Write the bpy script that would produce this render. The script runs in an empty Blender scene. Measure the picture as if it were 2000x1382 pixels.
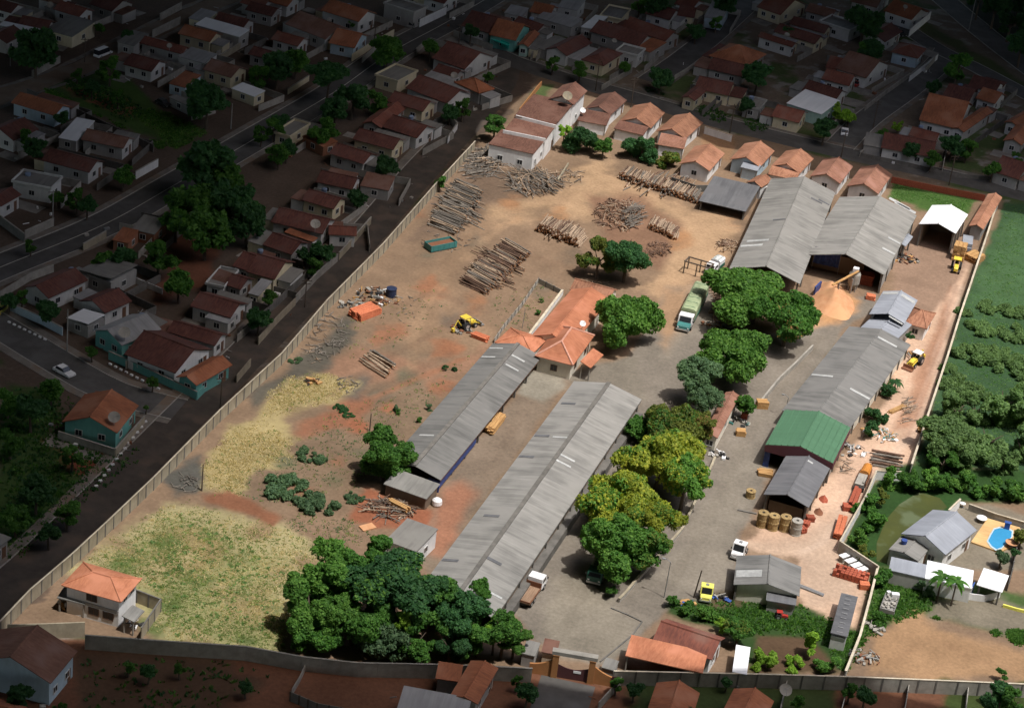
import bpy, math, random
import numpy as np
from mathutils import Vector, Matrix, geometry, noise as mnoise
C = bpy.context.scene.collection
sc = bpy.context.scene
rad = math.radians
RNG = random.Random(7)
# ---------------------------------------------------------------- camera
FPX, W0, H0 = 4293.0, 2000.0, 1382.0
PIT, ROL, YAW, HGT = rad(28.055), rad(6.96), rad(-15.88), 190.0
_f0 = Vector((math.sin(YAW), math.cos(YAW), 0)); _rt = Vector((math.cos(YAW), -math.sin(YAW), 0)); _up = Vector((0, 0, 1))
FW = _f0*math.cos(PIT) - _up*math.sin(PIT); _u = _up*math.cos(PIT) + _f0*math.sin(PIT)
RX = _rt*math.cos(ROL) + _u*math.sin(ROL); UY = -_rt*math.sin(ROL) + _u*math.cos(ROL)
CAM = FW*(HGT/FW.z)
cd = bpy.data.cameras.new('camera'); cam = bpy.data.objects.new('camera', cd); C.objects.link(cam)
cd.sensor_width = 36.0; cd.lens = 36.0*FPX/W0; cd.clip_start = 1.0; cd.clip_end = 6000.0
cam.matrix_world = Matrix((RX, UY, -FW)).transposed().to_4x4(); cam.location = CAM
sc.camera = cam
# ---------------------------------------------------------------- sky, sun, exposure
SUN_EL, SUN_AZ, SUN_E = 68.0, -20.0, 2.1          # azimuth counted from +X towards +Y
SUND = Vector((math.cos(rad(SUN_EL))*math.cos(rad(SUN_AZ)), math.cos(rad(SUN_EL))*math.sin(rad(SUN_AZ)), math.sin(rad(SUN_EL))))
wd = bpy.data.worlds.new('World'); sc.world = wd; wd.use_nodes = True
nt = wd.node_tree; sky = nt.nodes.new('ShaderNodeTexSky'); sky.sky_type = 'NISHITA'; sky.sun_disc = False
sky.sun_elevation = rad(SUN_EL); sky.sun_rotation = rad(90 - SUN_AZ); sky.air_density = 1.0; sky.dust_density = 3.5
bg = nt.nodes['Background']; bg.inputs['Strength'].default_value = 0.15; nt.links.new(sky.outputs[0], bg.inputs['Color'])
sl = bpy.data.lights.new('sun', 'SUN'); sl.energy = SUN_E; sl.angle = rad(0.4); sl.color = (1.0, 0.97, 0.93)
so = bpy.data.objects.new('sun', sl); C.objects.link(so); so.rotation_euler = SUND.to_track_quat('Z', 'Y').to_euler(); so.location = (200, -100, 400)
sc.view_settings.view_transform = 'Standard'; sc.view_settings.look = 'None'; sc.view_settings.exposure = 0.85; sc.view_settings.gamma = 1.0
# ---------------------------------------------------------------- helpers
def G(px, py, z=0.0):
    d = FW*FPX + RX*(px-1000) - UY*(py-691)
    return CAM + d*((z-CAM.z)/d.z)
def PX(w):
    d = Vector(w)-CAM; k = d.dot(FW)
    return 1000+FPX*d.dot(RX)/k, 691-FPX*d.dot(UY)/k, FPX/k
def cr(k, x, y):                                   # reading k = column, row of a survey tile
    return k[0]*500+x/4.0, (0, 346, 692, 1038)[k[1]]+y/4.0
def s2l(c): c = c/255.0; return c/12.92 if c <= .04045 else ((c+.055)/1.055)**2.4
def A3(r, g, b, k=1.35):
    l = .3*r+.55*g+.15*b; return tuple(min(.84, s2l(v+(l-v)*.1)/k) for v in (r, g, b))
LABELS = {}
def tag(o, label, cat, group=None, kind=None):
    if kind: o['kind'] = kind
    if label:
        o['label'] = label; o['category'] = cat
        LABELS.setdefault(label, []).append(group)
    if group: o['group'] = group
    return o
def thing(name, label, cat, loc=(0, 0, 0), rz=0.0, group=None):
    o = bpy.data.objects.new(name, None); C.objects.link(o); o.empty_display_size = .5
    o.location = loc; o.rotation_euler = (0, 0, rz)
    return tag(o, label, cat, group)
def rootm(o): return Matrix.Translation(o.location) @ o.rotation_euler.to_matrix().to_4x4()
class MB:
    def __init__(s): s.v = []; s.f = []; s.m = []
    def poly(s, pts, m=0):
        n = len(s.v); s.v += [tuple(p) for p in pts]; s.f.append(tuple(range(n, n+len(pts)))); s.m.append(m)
    def mesh(s, vs, fs, m=0):
        n = len(s.v); s.v += [tuple(p) for p in vs]; s.f += [tuple(i+n for i in f) for f in fs]; s.m += [m]*len(fs)
    def box(s, c, d, rz=0.0, m=0):
        x, y, z = d[0]/2, d[1]/2, d[2]/2; ca, sa = math.cos(rz), math.sin(rz)
        vs = [(c[0]+a*x*ca-b*y*sa, c[1]+a*x*sa+b*y*ca, c[2]+e*z) for e in (-1, 1) for a, b in ((-1, -1), (1, -1), (1, 1), (-1, 1))]
        s.mesh(vs, [(3, 2, 1, 0), (4, 5, 6, 7), (0, 1, 5, 4), (1, 2, 6, 5), (2, 3, 7, 6), (3, 0, 4, 7)], m)
    def prism(s, pts, z0, z1, m=0):
        n = len(pts)
        if sum(pts[i][0]*pts[(i+1) % n][1]-pts[(i+1) % n][0]*pts[i][1] for i in range(n)) < 0: pts = list(pts)[::-1]
        vs = [(p[0], p[1], z0) for p in pts]+[(p[0], p[1], z1) for p in pts]
        s.mesh(vs, [tuple(range(n))[::-1], tuple(range(n, 2*n))]+[(i, (i+1) % n, n+(i+1) % n, n+i) for i in range(n)], m)
    def ext(s, prof, ax, a0, a1, m=0):              # profile (u, z) swept along x or y
        if ax == 'y': f = lambda u, z, t: (u, t, z)
        else: f = lambda u, z, t: (t, u, z)
        n = len(prof); vs = [f(u, z, a0) for u, z in prof]+[f(u, z, a1) for u, z in prof]
        s.mesh(vs, [tuple(range(n)), tuple(range(n, 2*n))[::-1]]+[(n+i, n+(i+1) % n, (i+1) % n, i) for i in range(n)], m)
    def tube(s, p, q, r0, r1=None, n=8, m=0, cap=True):
        p, q = Vector(p), Vector(q); r1 = r0 if r1 is None else r1; d = (q-p)
        if d.length < 1e-6: return
        e = d.normalized().to_track_quat('Z', 'Y'); vs = []
        for c, r in ((p, r0), (q, r1)):
            for i in range(n):
                a = 2*math.pi*i/n; vs.append(c+e @ Vector((r*math.cos(a), r*math.sin(a), 0)))
        fs = [(i, (i+1) % n, n+(i+1) % n, n+i) for i in range(n)]
        if cap: fs += [tuple(range(n))[::-1], tuple(range(n, 2*n))]
        s.mesh(vs, fs, m)
    def lathe(s, prof, c=(0, 0, 0), n=16, m=0):
        vs = []; k = len(prof)
        for i in range(n):
            a = 2*math.pi*i/n
            for r, z in prof: vs.append((c[0]+r*math.cos(a), c[1]+r*math.sin(a), c[2]+z))
        s.mesh(vs, [(i*k+j, ((i+1) % n)*k+j, ((i+1) % n)*k+j+1, i*k+j+1) for i in range(n) for j in range(k-1)], m)
    def build(s, name, mats, parent=None, world=False, smooth=False):
        vs = s.v
        if parent is not None and world:
            mi = rootm(parent).inverted(); vs = [mi @ Vector(v) for v in vs]
        me = bpy.data.meshes.new(name); me.from_pydata([tuple(v) for v in vs], [], s.f); 
        mats = mats if isinstance(mats, (list, tuple)) else [mats]
        for m in mats: me.materials.append(m)
        if len(mats) > 1: me.polygons.foreach_set('material_index', s.m)
        if smooth: me.polygons.foreach_set('use_smooth', [True]*len(s.f))
        me.validate(); me.update()
        o = bpy.data.objects.new(name, me); C.objects.link(o)
        if parent is not None: o.parent = parent
        return o
def inst(o, parent=None, loc=None, rz=None, sca=None):
    c = o.copy(); C.objects.link(c); c.parent = parent
    if loc is not None: c.location = loc
    if rz is not None: c.rotation_euler = (0, 0, rz)
    if sca is not None: c.scale = sca
    return c
def dup(root, loc, rz, label=None, group=None):
    r = root.copy(); C.objects.link(r); r.location = loc; r.rotation_euler = (0, 0, rz)
    if label: tag(r, label, root['category'], group)
    for ch in list(root.children):
        c = ch.copy(); C.objects.link(c); c.parent = r
        for g in ch.children:
            d = g.copy(); C.objects.link(d); d.parent = c
    return r
# ---------------------------------------------------------------- materials
MATS = {}
def M(name, c1, c2=None, sc_=(1, 1, 1), rough=.85, c3=None, big=.15, bump=0.0, detail=6.0, metal=0.0, spec=.25, lo=.35, hi=.65):
    """two-tone noise between c1 and c2 stretched by sc_, broad weathering of strength big, optional blotches c3"""
    if name in MATS: return MATS[name]
    m = bpy.data.materials.new(name); m.use_nodes = True; MATS[name] = m
    t = m.node_tree; N = t.nodes.new; Lk = t.links.new; b = t.nodes['Principled BSDF']
    b.inputs['Roughness'].default_value = rough; b.inputs['Metallic'].default_value = metal; b.inputs['Specular IOR Level'].default_value = spec
    c2 = c2 or tuple(v*.82 for v in c1)
    tc = N('ShaderNodeTexCoord'); oi = N('ShaderNodeObjectInfo'); mp = N('ShaderNodeMapping'); mp.inputs['Scale'].default_value = sc_
    mu = N('ShaderNodeMath'); mu.operation = 'MULTIPLY'; mu.inputs[1].default_value = 57.0; Lk(oi.outputs['Random'], mu.inputs[0])
    ad = N('ShaderNodeVectorMath'); ad.operation = 'ADD'; Lk(tc.outputs['Object'], ad.inputs[0]); Lk(mu.outputs[0], ad.inputs[1])
    Lk(ad.outputs[0], mp.inputs['Vector'])
    n1 = N('ShaderNodeTexNoise'); n1.inputs['Scale'].default_value = 1.0; n1.inputs['Detail'].default_value = detail; n1.inputs['Roughness'].default_value = .65; Lk(mp.outputs[0], n1.inputs['Vector'])
    cr1 = N('ShaderNodeValToRGB'); cr1.color_ramp.elements[0].position = lo; cr1.color_ramp.elements[1].position = hi
    cr1.color_ramp.elements[0].color = (*c2, 1); cr1.color_ramp.elements[1].color = (*c1, 1); Lk(n1.outputs['Fac'], cr1.inputs[0])
    col = cr1.outputs[0]
    n2 = N('ShaderNodeTexNoise'); n2.inputs['Scale'].default_value = .22; n2.inputs['Detail'].default_value = 3; Lk(ad.outputs[0], n2.inputs['Vector'])
    if c3:
        r3 = N('ShaderNodeMapRange'); r3.inputs[1].default_value = .52; r3.inputs[2].default_value = .66; Lk(n2.outputs['Fac'], r3.inputs[0])
        mx3 = N('ShaderNodeMix'); mx3.data_type = 'RGBA'; Lk(r3.outputs[0], mx3.inputs[0]); Lk(col, mx3.inputs[6]); mx3.inputs[7].default_value = (*c3, 1); col = mx3.outputs[2]
    mr = N('ShaderNodeMapRange'); mr.inputs[1].default_value = .3; mr.inputs[2].default_value = .7; mr.inputs[3].default_value = 1-big; mr.inputs[4].default_value = 1+big; Lk(n2.outputs['Fac'], mr.inputs[0])
    rr = N('ShaderNodeMapRange'); rr.inputs[3].default_value = 1-.6*big; rr.inputs[4].default_value = 1+.6*big; Lk(oi.outputs['Random'], rr.inputs[0])
    m2 = N('ShaderNodeMath'); m2.operation = 'MULTIPLY'; Lk(mr.outputs[0], m2.inputs[0]); Lk(rr.outputs[0], m2.inputs[1])
    vm = N('ShaderNodeVectorMath'); vm.operation = 'SCALE'; Lk(col, vm.inputs[0]); Lk(m2.outputs[0], vm.inputs['Scale'])
    Lk(vm.outputs[0], b.inputs['Base Color'])
    if bump:
        bp = N('ShaderNodeBump'); bp.inputs['Strength'].default_value = bump; bp.inputs['Distance'].default_value = .1
        Lk(n1.outputs['Fac'], bp.inputs['Height']); Lk(bp.outputs[0], b.inputs['Normal'])
    return m
def leafmat(name, c1, c2, c3):
    m = bpy.data.materials.new(name); m.use_nodes = True; MATS[name] = m
    t = m.node_tree; N = t.nodes.new; Lk = t.links.new; b = t.nodes['Principled BSDF']; b.inputs['Roughness'].default_value = .6; b.inputs['Specular IOR Level'].default_value = .25
    g = N('ShaderNodeNewGeometry'); oi = N('ShaderNodeObjectInfo'); tc = N('ShaderNodeTexCoord')
    n = N('ShaderNodeTexNoise'); n.inputs['Scale'].default_value = 2.2; n.inputs['Detail'].default_value = 2; Lk(tc.outputs['Object'], n.inputs['Vector'])
    a = N('ShaderNodeMath'); a.operation = 'ADD'; Lk(g.outputs['Random Per Island'], a.inputs[0]); Lk(n.outputs['Fac'], a.inputs[1])
    h = N('ShaderNodeMath'); h.operation = 'MULTIPLY'; h.inputs[1].default_value = .5; Lk(a.outputs[0], h.inputs[0])
    r = N('ShaderNodeValToRGB'); e = r.color_ramp.elements; e[0].position = .2; e[0].color = (*c1, 1); e[1].position = .8; e[1].color = (*c3, 1); x = e.new(.5); x.color = (*c2, 1); Lk(h.outputs[0], r.inputs[0])
    rr = N('ShaderNodeMapRange'); rr.inputs[3].default_value = 1.1; rr.inputs[4].default_value = 1.6; Lk(oi.outputs['Random'], rr.inputs[0])
    vm = N('ShaderNodeVectorMath'); vm.operation = 'SCALE'; Lk(r.outputs[0], vm.inputs[0]); Lk(rr.outputs[0], vm.inputs['Scale']); Lk(vm.outputs[0], b.inputs['Base Color'])
    tr = N('ShaderNodeBsdfTranslucent'); v2 = N('ShaderNodeVectorMath'); v2.operation = 'MULTIPLY'; v2.inputs[1].default_value = (1.25, 1.3, .7); Lk(vm.outputs[0], v2.inputs[0]); Lk(v2.outputs[0], tr.inputs['Color'])
    ms = N('ShaderNodeMixShader'); ms.inputs[0].default_value = .45; Lk(b.outputs[0], ms.inputs[1]); Lk(tr.outputs[0], ms.inputs[2]); Lk(ms.outputs[0], t.nodes['Material Output'].inputs['Surface'])
    return m
def flat(name, c, rough=.6, metal=0.0, spec=.4): return M(name, c, tuple(v*.9 for v in c), (2, 2, 2), rough, big=.06, metal=metal, spec=spec)
def tilem(name, c1, c2, c3):
    for ax, s in (('x', (3.2, .8, .8)), ('y', (.8, 3.2, .8))): M(name+ax, c1, c2, s, .9, c3, .22, .25)
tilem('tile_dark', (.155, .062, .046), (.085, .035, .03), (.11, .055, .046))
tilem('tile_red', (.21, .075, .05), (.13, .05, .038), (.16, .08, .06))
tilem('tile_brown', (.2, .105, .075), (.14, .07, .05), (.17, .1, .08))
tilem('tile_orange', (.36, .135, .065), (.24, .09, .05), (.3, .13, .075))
tilem('tile_bright', A3(212, 136, 98), A3(186, 112, 80), A3(202, 130, 98))
tilem('tile_pink', A3(180, 128, 104), A3(140, 94, 76), A3(164, 118, 100))
tilem('tile_wine', A3(140, 98, 82), A3(108, 72, 60), A3(128, 92, 78))
tilem('tile_rust', A3(194, 138, 106), A3(150, 98, 74), A3(176, 124, 98))
def sheet(name, c1, c2, c3=None, big=.13):
    for ax, s in (('x', (1.1, .09, .3)), ('y', (.09, 1.1, .3))): M(name+ax, c1, c2, s, .8, c3, big, .15, 5, lo=.3, hi=.7)
sheet('fibre', A3(164, 162, 156), A3(122, 121, 117), A3(140, 138, 133), .2)
sheet('fibre_mid', A3(146, 145, 141), A3(106, 106, 104), A3(124, 123, 120), .2)
sheet('fibre_dark', A3(126, 127, 130), A3(100, 101, 105), A3(112, 112, 115))
sheet('fibre_blue', A3(166, 172, 182), A3(146, 151, 160))
sheet('sheet_white', (.8, .81, .82), (.7, .72, .73), None, .05)
sheet('sheet_grey', (.34, .34, .34), (.24, .24, .24))
sheet('sheet_green', A3(88, 136, 102), A3(80, 124, 92), None, .05)
sheet('slab', (.24, .23, .21), (.15, .145, .135), (.19, .185, .17))
WALLM = dict(white_shaded=(.58, .58, .56), white=(.78, .78, .77), cream=(.62, .55, .38), grey=(.36, .35, .33), blue=(.44, .55, .62), green=(.36, .52, .46), teal=(.16, .42, .38), pink=(.5, .34, .28), brick=(.32, .15, .09), buff=(.56, .47, .35), board=(.2, .15, .11), warm=(.72, .68, .58))
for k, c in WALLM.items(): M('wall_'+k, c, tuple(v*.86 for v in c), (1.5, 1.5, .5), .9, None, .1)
M('skylight_sheet', A3(206, 208, 206), A3(180, 182, 180), (2, 2, 2), .6)
flat('glass_dark', (.025, .028, .033), .25); flat('frame_white', (.6, .6, .58)); flat('frame_brown', (.12, .06, .035)); flat('door_brown', (.16, .08, .045)); flat('door_blue', (.06, .12, .32)); flat('door_green', (.03, .14, .07))
flat('steel', (.3, .3, .3), .5, .3); flat('dark', (.03, .03, .03)); flat('rubber', (.022, .022, .022), .9); flat('white_paint', (.82, .82, .82), .4); flat('chrome', (.55, .55, .55), .3, .6)
M('concrete', (.36, .34, .3), (.26, .245, .215), (.8, .8, .8), .9); M('concrete_pale', A3(190, 178, 152), A3(166, 154, 130), (.9, .9, .5), .9); M('concrete_dark', (.17, .16, .145), (.11, .105, .095), (.7, .7, .7), .9)
M('cap_pale', A3(226, 214, 190), A3(200, 186, 160), (1, 1, 1), .9); M('bark', (.13, .1, .075), (.07, .055, .04), (3, 3, .6), .95); M('pole_wood', (.11, .085, .065), (.07, .055, .045), (4, 4, .5), .95); M('pole_concrete', (.3, .29, .27), (.22, .21, .2), (3, 3, .5), .9)
leafmat('leaf_bright', (.038, .105, .018), (.072, .17, .028), (.13, .25, .045))
leafmat('leaf_field', (.07, .13, .045), (.105, .18, .06), (.15, .24, .08))
leafmat('leaf_gold', (.095, .14, .02), (.18, .215, .026), (.31, .31, .035))
leafmat('leaf_mid', (.028, .085, .016), (.05, .135, .022), (.085, .19, .03))
leafmat('leaf_dark', (.018, .06, .02), (.03, .09, .03), (.05, .125, .035))
leafmat('leaf_teal', (.045, .09, .045), (.075, .135, .065), (.11, .175, .08))
leafmat('leaf_olive', (.07, .1, .02), (.12, .15, .028), (.18, .2, .035))
leafmat('leaf_lime', (.1, .2, .02), (.17, .3, .03), (.25, .38, .05))
leafmat('flower_gold', (.22, .21, .02), (.32, .29, .025), (.44, .38, .03))
leafmat('straw', (.36, .29, .15), (.48, .4, .22), (.58, .49, .29))
leafmat('grass_dull', (.12, .16, .05), (.17, .22, .07), (.24, .28, .1))
leafmat('rust_leaf', (.18, .1, .04), (.26, .14, .05), (.3, .18, .06))
M('log_grey', A3(150, 142, 130), A3(92, 84, 78), (1, 5, 5), .95, None, .3, 0); M('log_pale', A3(200, 176, 148), A3(128, 104, 86), (1, 5, 5), .95, None, .35, 0); M('log_brown', A3(140, 110, 90), A3(76, 58, 50), (1, 5, 5), .95, None, .4, 0)
M('log_end', A3(206, 150, 100), A3(150, 96, 64), (6, 6, 6), .95)
M('plank', A3(222, 176, 112), A3(186, 134, 80), (.6, 5, 5), .9); M('brick_red', A3(206, 108, 78), A3(160, 74, 54), (6, 6, 6), .9); M('brick_orange', A3(236, 140, 96), A3(206, 104, 70), (5, 5, 5), .9)
M('bed_wood', A3(176, 144, 116), A3(146, 116, 92), (.5, 4, 4), .9); M('sawdust', A3(234, 176, 128), A3(222, 156, 108), (.8, .8, .8), 1.0, A3(232, 174, 124), .06)
M('reel_wood', A3(196, 168, 112), A3(140, 112, 72), (4, 4, 1.2), .9); M('tarp_blue', A3(70, 98, 176), A3(48, 68, 130), (2, 2, 2), .55); M('tarp_green', A3(178, 192, 150), A3(146, 164, 122), (.9, .9, .9), .75)
flat('paint_teal', (.05, .2, .19)); flat('paint_yellow', (.72, .55, .07), .45); flat('paint_lime', (.85, .8, .16), .4); flat('paint_green', (.03, .12, .085), .4); flat('paint_red', (.4, .04, .03), .4); flat('paint_blue', (.05, .11, .36), .5); flat('maroon', A3(104, 56, 64), .7); flat('wine_gate', A3(100, 56, 58), .7); flat('ochre', A3(196, 132, 76), .9); flat('rust', (.2, .085, .045), .95); flat('orange_paint', A3(236, 150, 58), .5); flat('pool_blue', A3(64, 168, 226), .15); flat('pool_edge', A3(200, 224, 232), .5)
M('deck_tan', A3(232, 190, 128), A3(214, 168, 108), (.6, 4, 4), .8)
# ---------------------------------------------------------------- the ground: one sheet, coloured by what covers it
LIT = [(0,1213),(60,1150),(140,1082),(205,1022),(300,932),(430,800),(550,690),(640,585),(750,474),(850,360),(925,276),(946,262),(938,240),(950,218),(985,212),(1010,188),(1058,150),(1145,168),(1180,177),(1225,187),(1258,198),(1292,213),(1340,218),(1374,238),(1420,260),(1500,272),(1556,286),(1590,303),(1660,316),(1738,340),(1830,360),(1930,378),(1962,393),(2010,406),(2010,1335),(1655,1320),(1480,1315),(1204,1309),(1200,1350),(1095,1343),(1034,1304),(960,1301),(850,1297),(700,1294),(590,1282),(480,1262),(300,1250),(165,1240),(20,1235),(0,1245)]
# surfaces: (albedo, outline in survey readings, edge softness, raggedness)
ZN = []
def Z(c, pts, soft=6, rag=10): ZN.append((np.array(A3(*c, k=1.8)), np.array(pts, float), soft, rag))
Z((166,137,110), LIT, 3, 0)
Z((212,174,134), [(1090,330),(1180,310),(1240,370),(1370,405),(1450,400),(1440,460),(1400,520),(1330,560),(1290,620),(1262,560),(1330,470),(1330,430),(1180,385),(1150,400),(1170,430),(1130,420),(1030,420),(960,430),(940,400),(1000,390)], 14, 22)
Z((142,118,98), [(890,350),(1000,330),(1110,330),(1100,380),(960,400),(900,450),(800,470),(820,430)], 14, 22)
Z((174,142,112), [(770,560),(860,500),(930,440),(960,430),(900,540),(880,590),(960,640),(930,690),(830,760),(720,690),(780,590)], 18, 22)
Z((162,124,98), [(1150,380),(1250,385),(1330,440),(1290,530),(1180,480)], 14, 14)
Z((160,134,108), [(640,690),(760,660),(920,700),(900,760),(800,870),(690,960),(600,1000),(420,965),(520,850),(640,770)], 14, 26)
Z((178,136,108), [(600,690),(700,680),(880,720),(960,680),(900,740),(760,740),(690,760),(600,720)], 12, 22)
Z((178,120,90), [(640,790),(720,770),(740,800),(640,850),(570,850)], 12, 20)
Z((112,106,94), [(590,690),(680,620),(700,650),(650,720),(560,760),(490,800),(500,760)], 10, 20)
Z((120,112,100), [(640,740),(720,740),(700,775),(620,770)], 12, 16)
Z((110,108,100), [(310,930),(390,890),(410,960),(340,975)], 8, 14)
Z((192,172,120), [(560,735),(640,730),(690,750),(650,790),(580,800),(510,815),(520,780)], 10, 22)
Z((198,178,124), [(400,905),(450,830),(540,820),(580,860),(570,905),(500,930),(470,975),(395,960)], 9, 22)
Z((202,188,136), [(130,1110),(230,1040),(340,975),(430,990),(560,1030),(640,1070),(580,1180),(552,1278),(320,1256),(270,1180)], 12, 20)
Z((182,178,120), [(220,1080),(330,1010),(420,1010),(470,1060),(560,1100),(530,1150),(560,1200),(540,1270),(330,1250),(290,1160)], 22, 40)
Z((178,158,108), [(300,1040),(420,1020),(480,1100),(380,1120),(320,1110)], 16, 34)
for bx, by, br, bc in ((250,1090,26,(120,138,76)),(330,1060,30,(120,138,76)),(410,1040,22,(126,142,82)),(470,1090,30,(122,140,80)),(390,1130,28,(116,134,74)),(330,1180,30,(120,138,78)),(440,1200,26,(124,140,80)),(520,1190,26,(130,144,86)),(300,1230,24,(118,136,76)),(480,1250,24,(122,138,80)),(360,1090,18,(192,176,126)),(290,1120,20,(190,174,124)),(440,1150,22,(194,178,128)),(380,1230,24,(188,172,122)),(540,1120,30,(184,160,116)),(230,1060,24,(176,150,112)),(500,1040,30,(178,150,112)),(600,1100,26,(172,140,108))):
    Z(bc, [(bx+br*math.cos(k*.785), by+.6*br*math.sin(k*.785)) for k in range(8)], 12, 26)
Z((186,168,118), [(420,1160),(520,1140),(540,1240),(440,1230)], 16, 34)
Z((170,114,84), [(390,962),(450,958),(500,980),(545,1010),(530,1025),(470,1000),(400,985)], 6, 12)
Z((186,116,84), [(690,970),(715,940),(745,960),(850,1000),(862,1010),(845,1075),(770,1030),(730,1030),(680,1020)], 6, 14)
Z((153,143,129), [(1040,1250),(1000,1190),(1250,780),(1230,700),(1300,560),(1380,560),(1420,640),(1560,660),(1600,600),(1700,570),(1760,580),(1700,610),(1650,640),(1550,790),(1500,870),(1490,960),(1440,1060),(1442,1150),(1310,1190),(1230,1260),(1190,1300),(1100,1275)], 5, 7)
Z((148,139,124), [(1040,695),(1130,722),(1240,695),(1260,780),(1200,800),(1115,745),(1060,745)], 5, 5)
Z((194,156,120), [(1290,560),(1350,560),(1345,620),(1300,680),(1280,640)], 18, 12)
Z((157,138,118), [(865,945),(1045,720),(1112,745),(840,1125),(815,1090)], 6, 8)
Z((172,164,146), [(1030,725),(1090,728),(1105,760),(1060,790),(1010,770)], 6, 10)
Z((192,134,104), [(858,955),(900,930),(935,960),(870,1080),(835,1070)], 14, 16)
Z((178,146,122), [(1740,520),(1790,440),(1880,450),(1905,470),(1880,560),(1810,650),(1750,570)], 10, 10)
Z((240,200,168), [(1750,660),(1820,620),(1880,540),(1895,500),(1860,620),(1785,905),(1700,930),(1650,1065),(1710,1108),(1660,1240),(1570,1190),(1556,1090),(1450,1062),(1490,1030),(1560,1040),(1600,960),(1640,900),(1700,840),(1740,760)], 6, 8)
Z((224,192,164), [(1460,1060),(1570,1045),(1640,1000),(1640,1060),(1690,1100),(1640,1180),(1580,1180),(1560,1100)], 16, 20)
Z((204,156,124), [(1768,790),(1800,690),(1850,600),(1850,640),(1815,760),(1790,830),(1740,845)], 9, 9)
Z((226,170,116), [(1590,560),(1640,555),(1680,590),(1640,630),(1585,630)], 10, 12)
Z((72,106,68), [(1962,398),(2020,400),(2020,925),(1785,905),(1880,590)], 4, 6)
Z((84,120,76), [(1950,430),(2020,440),(2020,620),(1900,600),(1920,500)], 14, 26)
Z((58,92,44), [(1720,915),(1790,905),(2020,920),(2020,985),(1870,978),(1800,1100),(1700,1110),(1645,1060)], 5, 8)
Z((156,145,125), [(1866,988),(1930,985),(2020,1010),(2020,1115),(1830,1110),(1745,1100),(1790,1085)], 5, 6)
Z((86,112,60), [(1712,1108),(1830,1118),(1930,1150),(2020,1160),(2020,1260),(1800,1200),(1690,1245),(1660,1310)], 8, 14)
Z((200,158,116), [(1700,1240),(1790,1190),(1830,1225),(2020,1275),(2020,1330),(1690,1318)], 10, 16)
Z((196,132,88), [(1760,1125),(1800,1125),(1830,1140),(1800,1150)], 6, 10)
Z((152,142,122), [(1825,1170),(1950,1166),(2020,1190),(2020,1255),(1900,1225),(1812,1205)], 8, 14)
Z((64,92,46), [(1300,1170),(1430,1175),(1570,1185),(1690,1240),(1650,1312),(1470,1312),(1420,1230),(1300,1200)], 6, 12)
Z((112,88,66), [(1478,1240),(1585,1246),(1640,1312),(1470,1314)], 6, 8)
Z((110,96,70), [(1380,1150),(1470,1160),(1440,1190),(1390,1185)], 6, 10)
Z((88,124,58), [(1745,355),(1905,385),(1885,425),(1800,405),(1740,385)], 5, 12)
Z((182,140,104), [(1370,258),(1440,275),(1425,315),(1370,300)], 4, 6)
Z((104,124,72), [(1030,190),(1058,160),(1082,165),(1062,195),(1030,215)], 5, 8)
Z((166,156,138), [(1060,1240),(1090,1140),(1150,1100),(1210,1195),(1250,1215),(1200,1290),(1100,1275)], 16, 20)
Z((162,152,136), [(1300,1120),(1370,1000),(1440,880),(1500,900),(1440,1050),(1420,1140),(1340,1170)], 18, 20)
for bx, by, br, bc in ((840,560,26,(184,128,94)),(760,650,30,(182,128,96)),(870,680,28,(184,126,92)),(930,590,20,(186,134,98)),(700,830,26,(184,116,84)),(760,800,22,(186,124,90)),(860,760,24,(182,124,92)),(620,830,22,(178,122,92)),(820,420,22,(178,128,96)),(1000,400,24,(192,142,102)),(1080,420,22,(196,146,104)),(1330,470,20,(204,152,108)),(1430,430,20,(200,146,104)),(650,900,24,(180,124,92)),(590,960,22,(178,126,94)),
    (700,880,22,(132,124,98)),(740,770,22,(136,124,104)),(800,740,18,(132,126,102)),(660,940,20,(126,124,94)),(560,900,18,(128,126,96)),(830,500,20,(138,128,106)),(1120,500,24,(146,124,102)),(1060,560,20,(140,124,104)),(930,480,18,(140,122,102)),(880,630,18,(140,122,104)),(1120,350,18,(146,128,106)),(640,870,16,(120,122,90)),(780,840,18,(132,124,98))):
    Z(bc, [(bx+br*math.cos(k*.785), by+.6*br*math.sin(k*.785)) for k in range(8)], 11, 24)
# shaded town plots
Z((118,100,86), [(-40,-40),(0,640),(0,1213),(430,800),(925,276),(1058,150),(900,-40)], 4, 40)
Z((86,118,52), [(85,170),(150,135),(250,150),(330,230),(405,260),(345,292),(90,180)], 4, 6)
Z((168,104,76), [(120,170),(250,200),(310,232),(240,225)], 6, 10)
Z((96,128,52), [(255,222),(300,208),(402,258),(340,290)], 4, 5)
Z((78,106,50), [(0,760),(120,740),(110,850),(220,880),(300,880),(200,970),(60,1080),(0,1100)], 10, 30)
Z((160,90,64), [(70,850),(220,880),(300,880),(200,950),(120,900)], 12, 30)
Z((150,96,72), [(320,440),(420,480),(400,560),(300,600),(330,500)], 10, 20)
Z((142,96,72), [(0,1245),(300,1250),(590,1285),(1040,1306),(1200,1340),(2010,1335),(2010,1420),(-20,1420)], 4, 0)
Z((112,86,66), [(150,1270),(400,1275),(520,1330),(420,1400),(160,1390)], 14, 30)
Z((74,90,48), [(1230,1330),(1400,1325),(1640,1335),(1640,1400),(1230,1400)], 10, 26)
Z((76,92,46), [(1850,1330),(2010,1335),(2010,1420),(1840,1420)], 10, 26)
Z((88,98,56), [(1260,170),(1330,200),(1500,240),(1640,280),(1500,262),(1370,222)], 5, 10)
Z((96,104,58), [(1790,30),(1860,70),(2010,165),(2010,190),(1880,110),(1780,50)], 6, 10)
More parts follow.
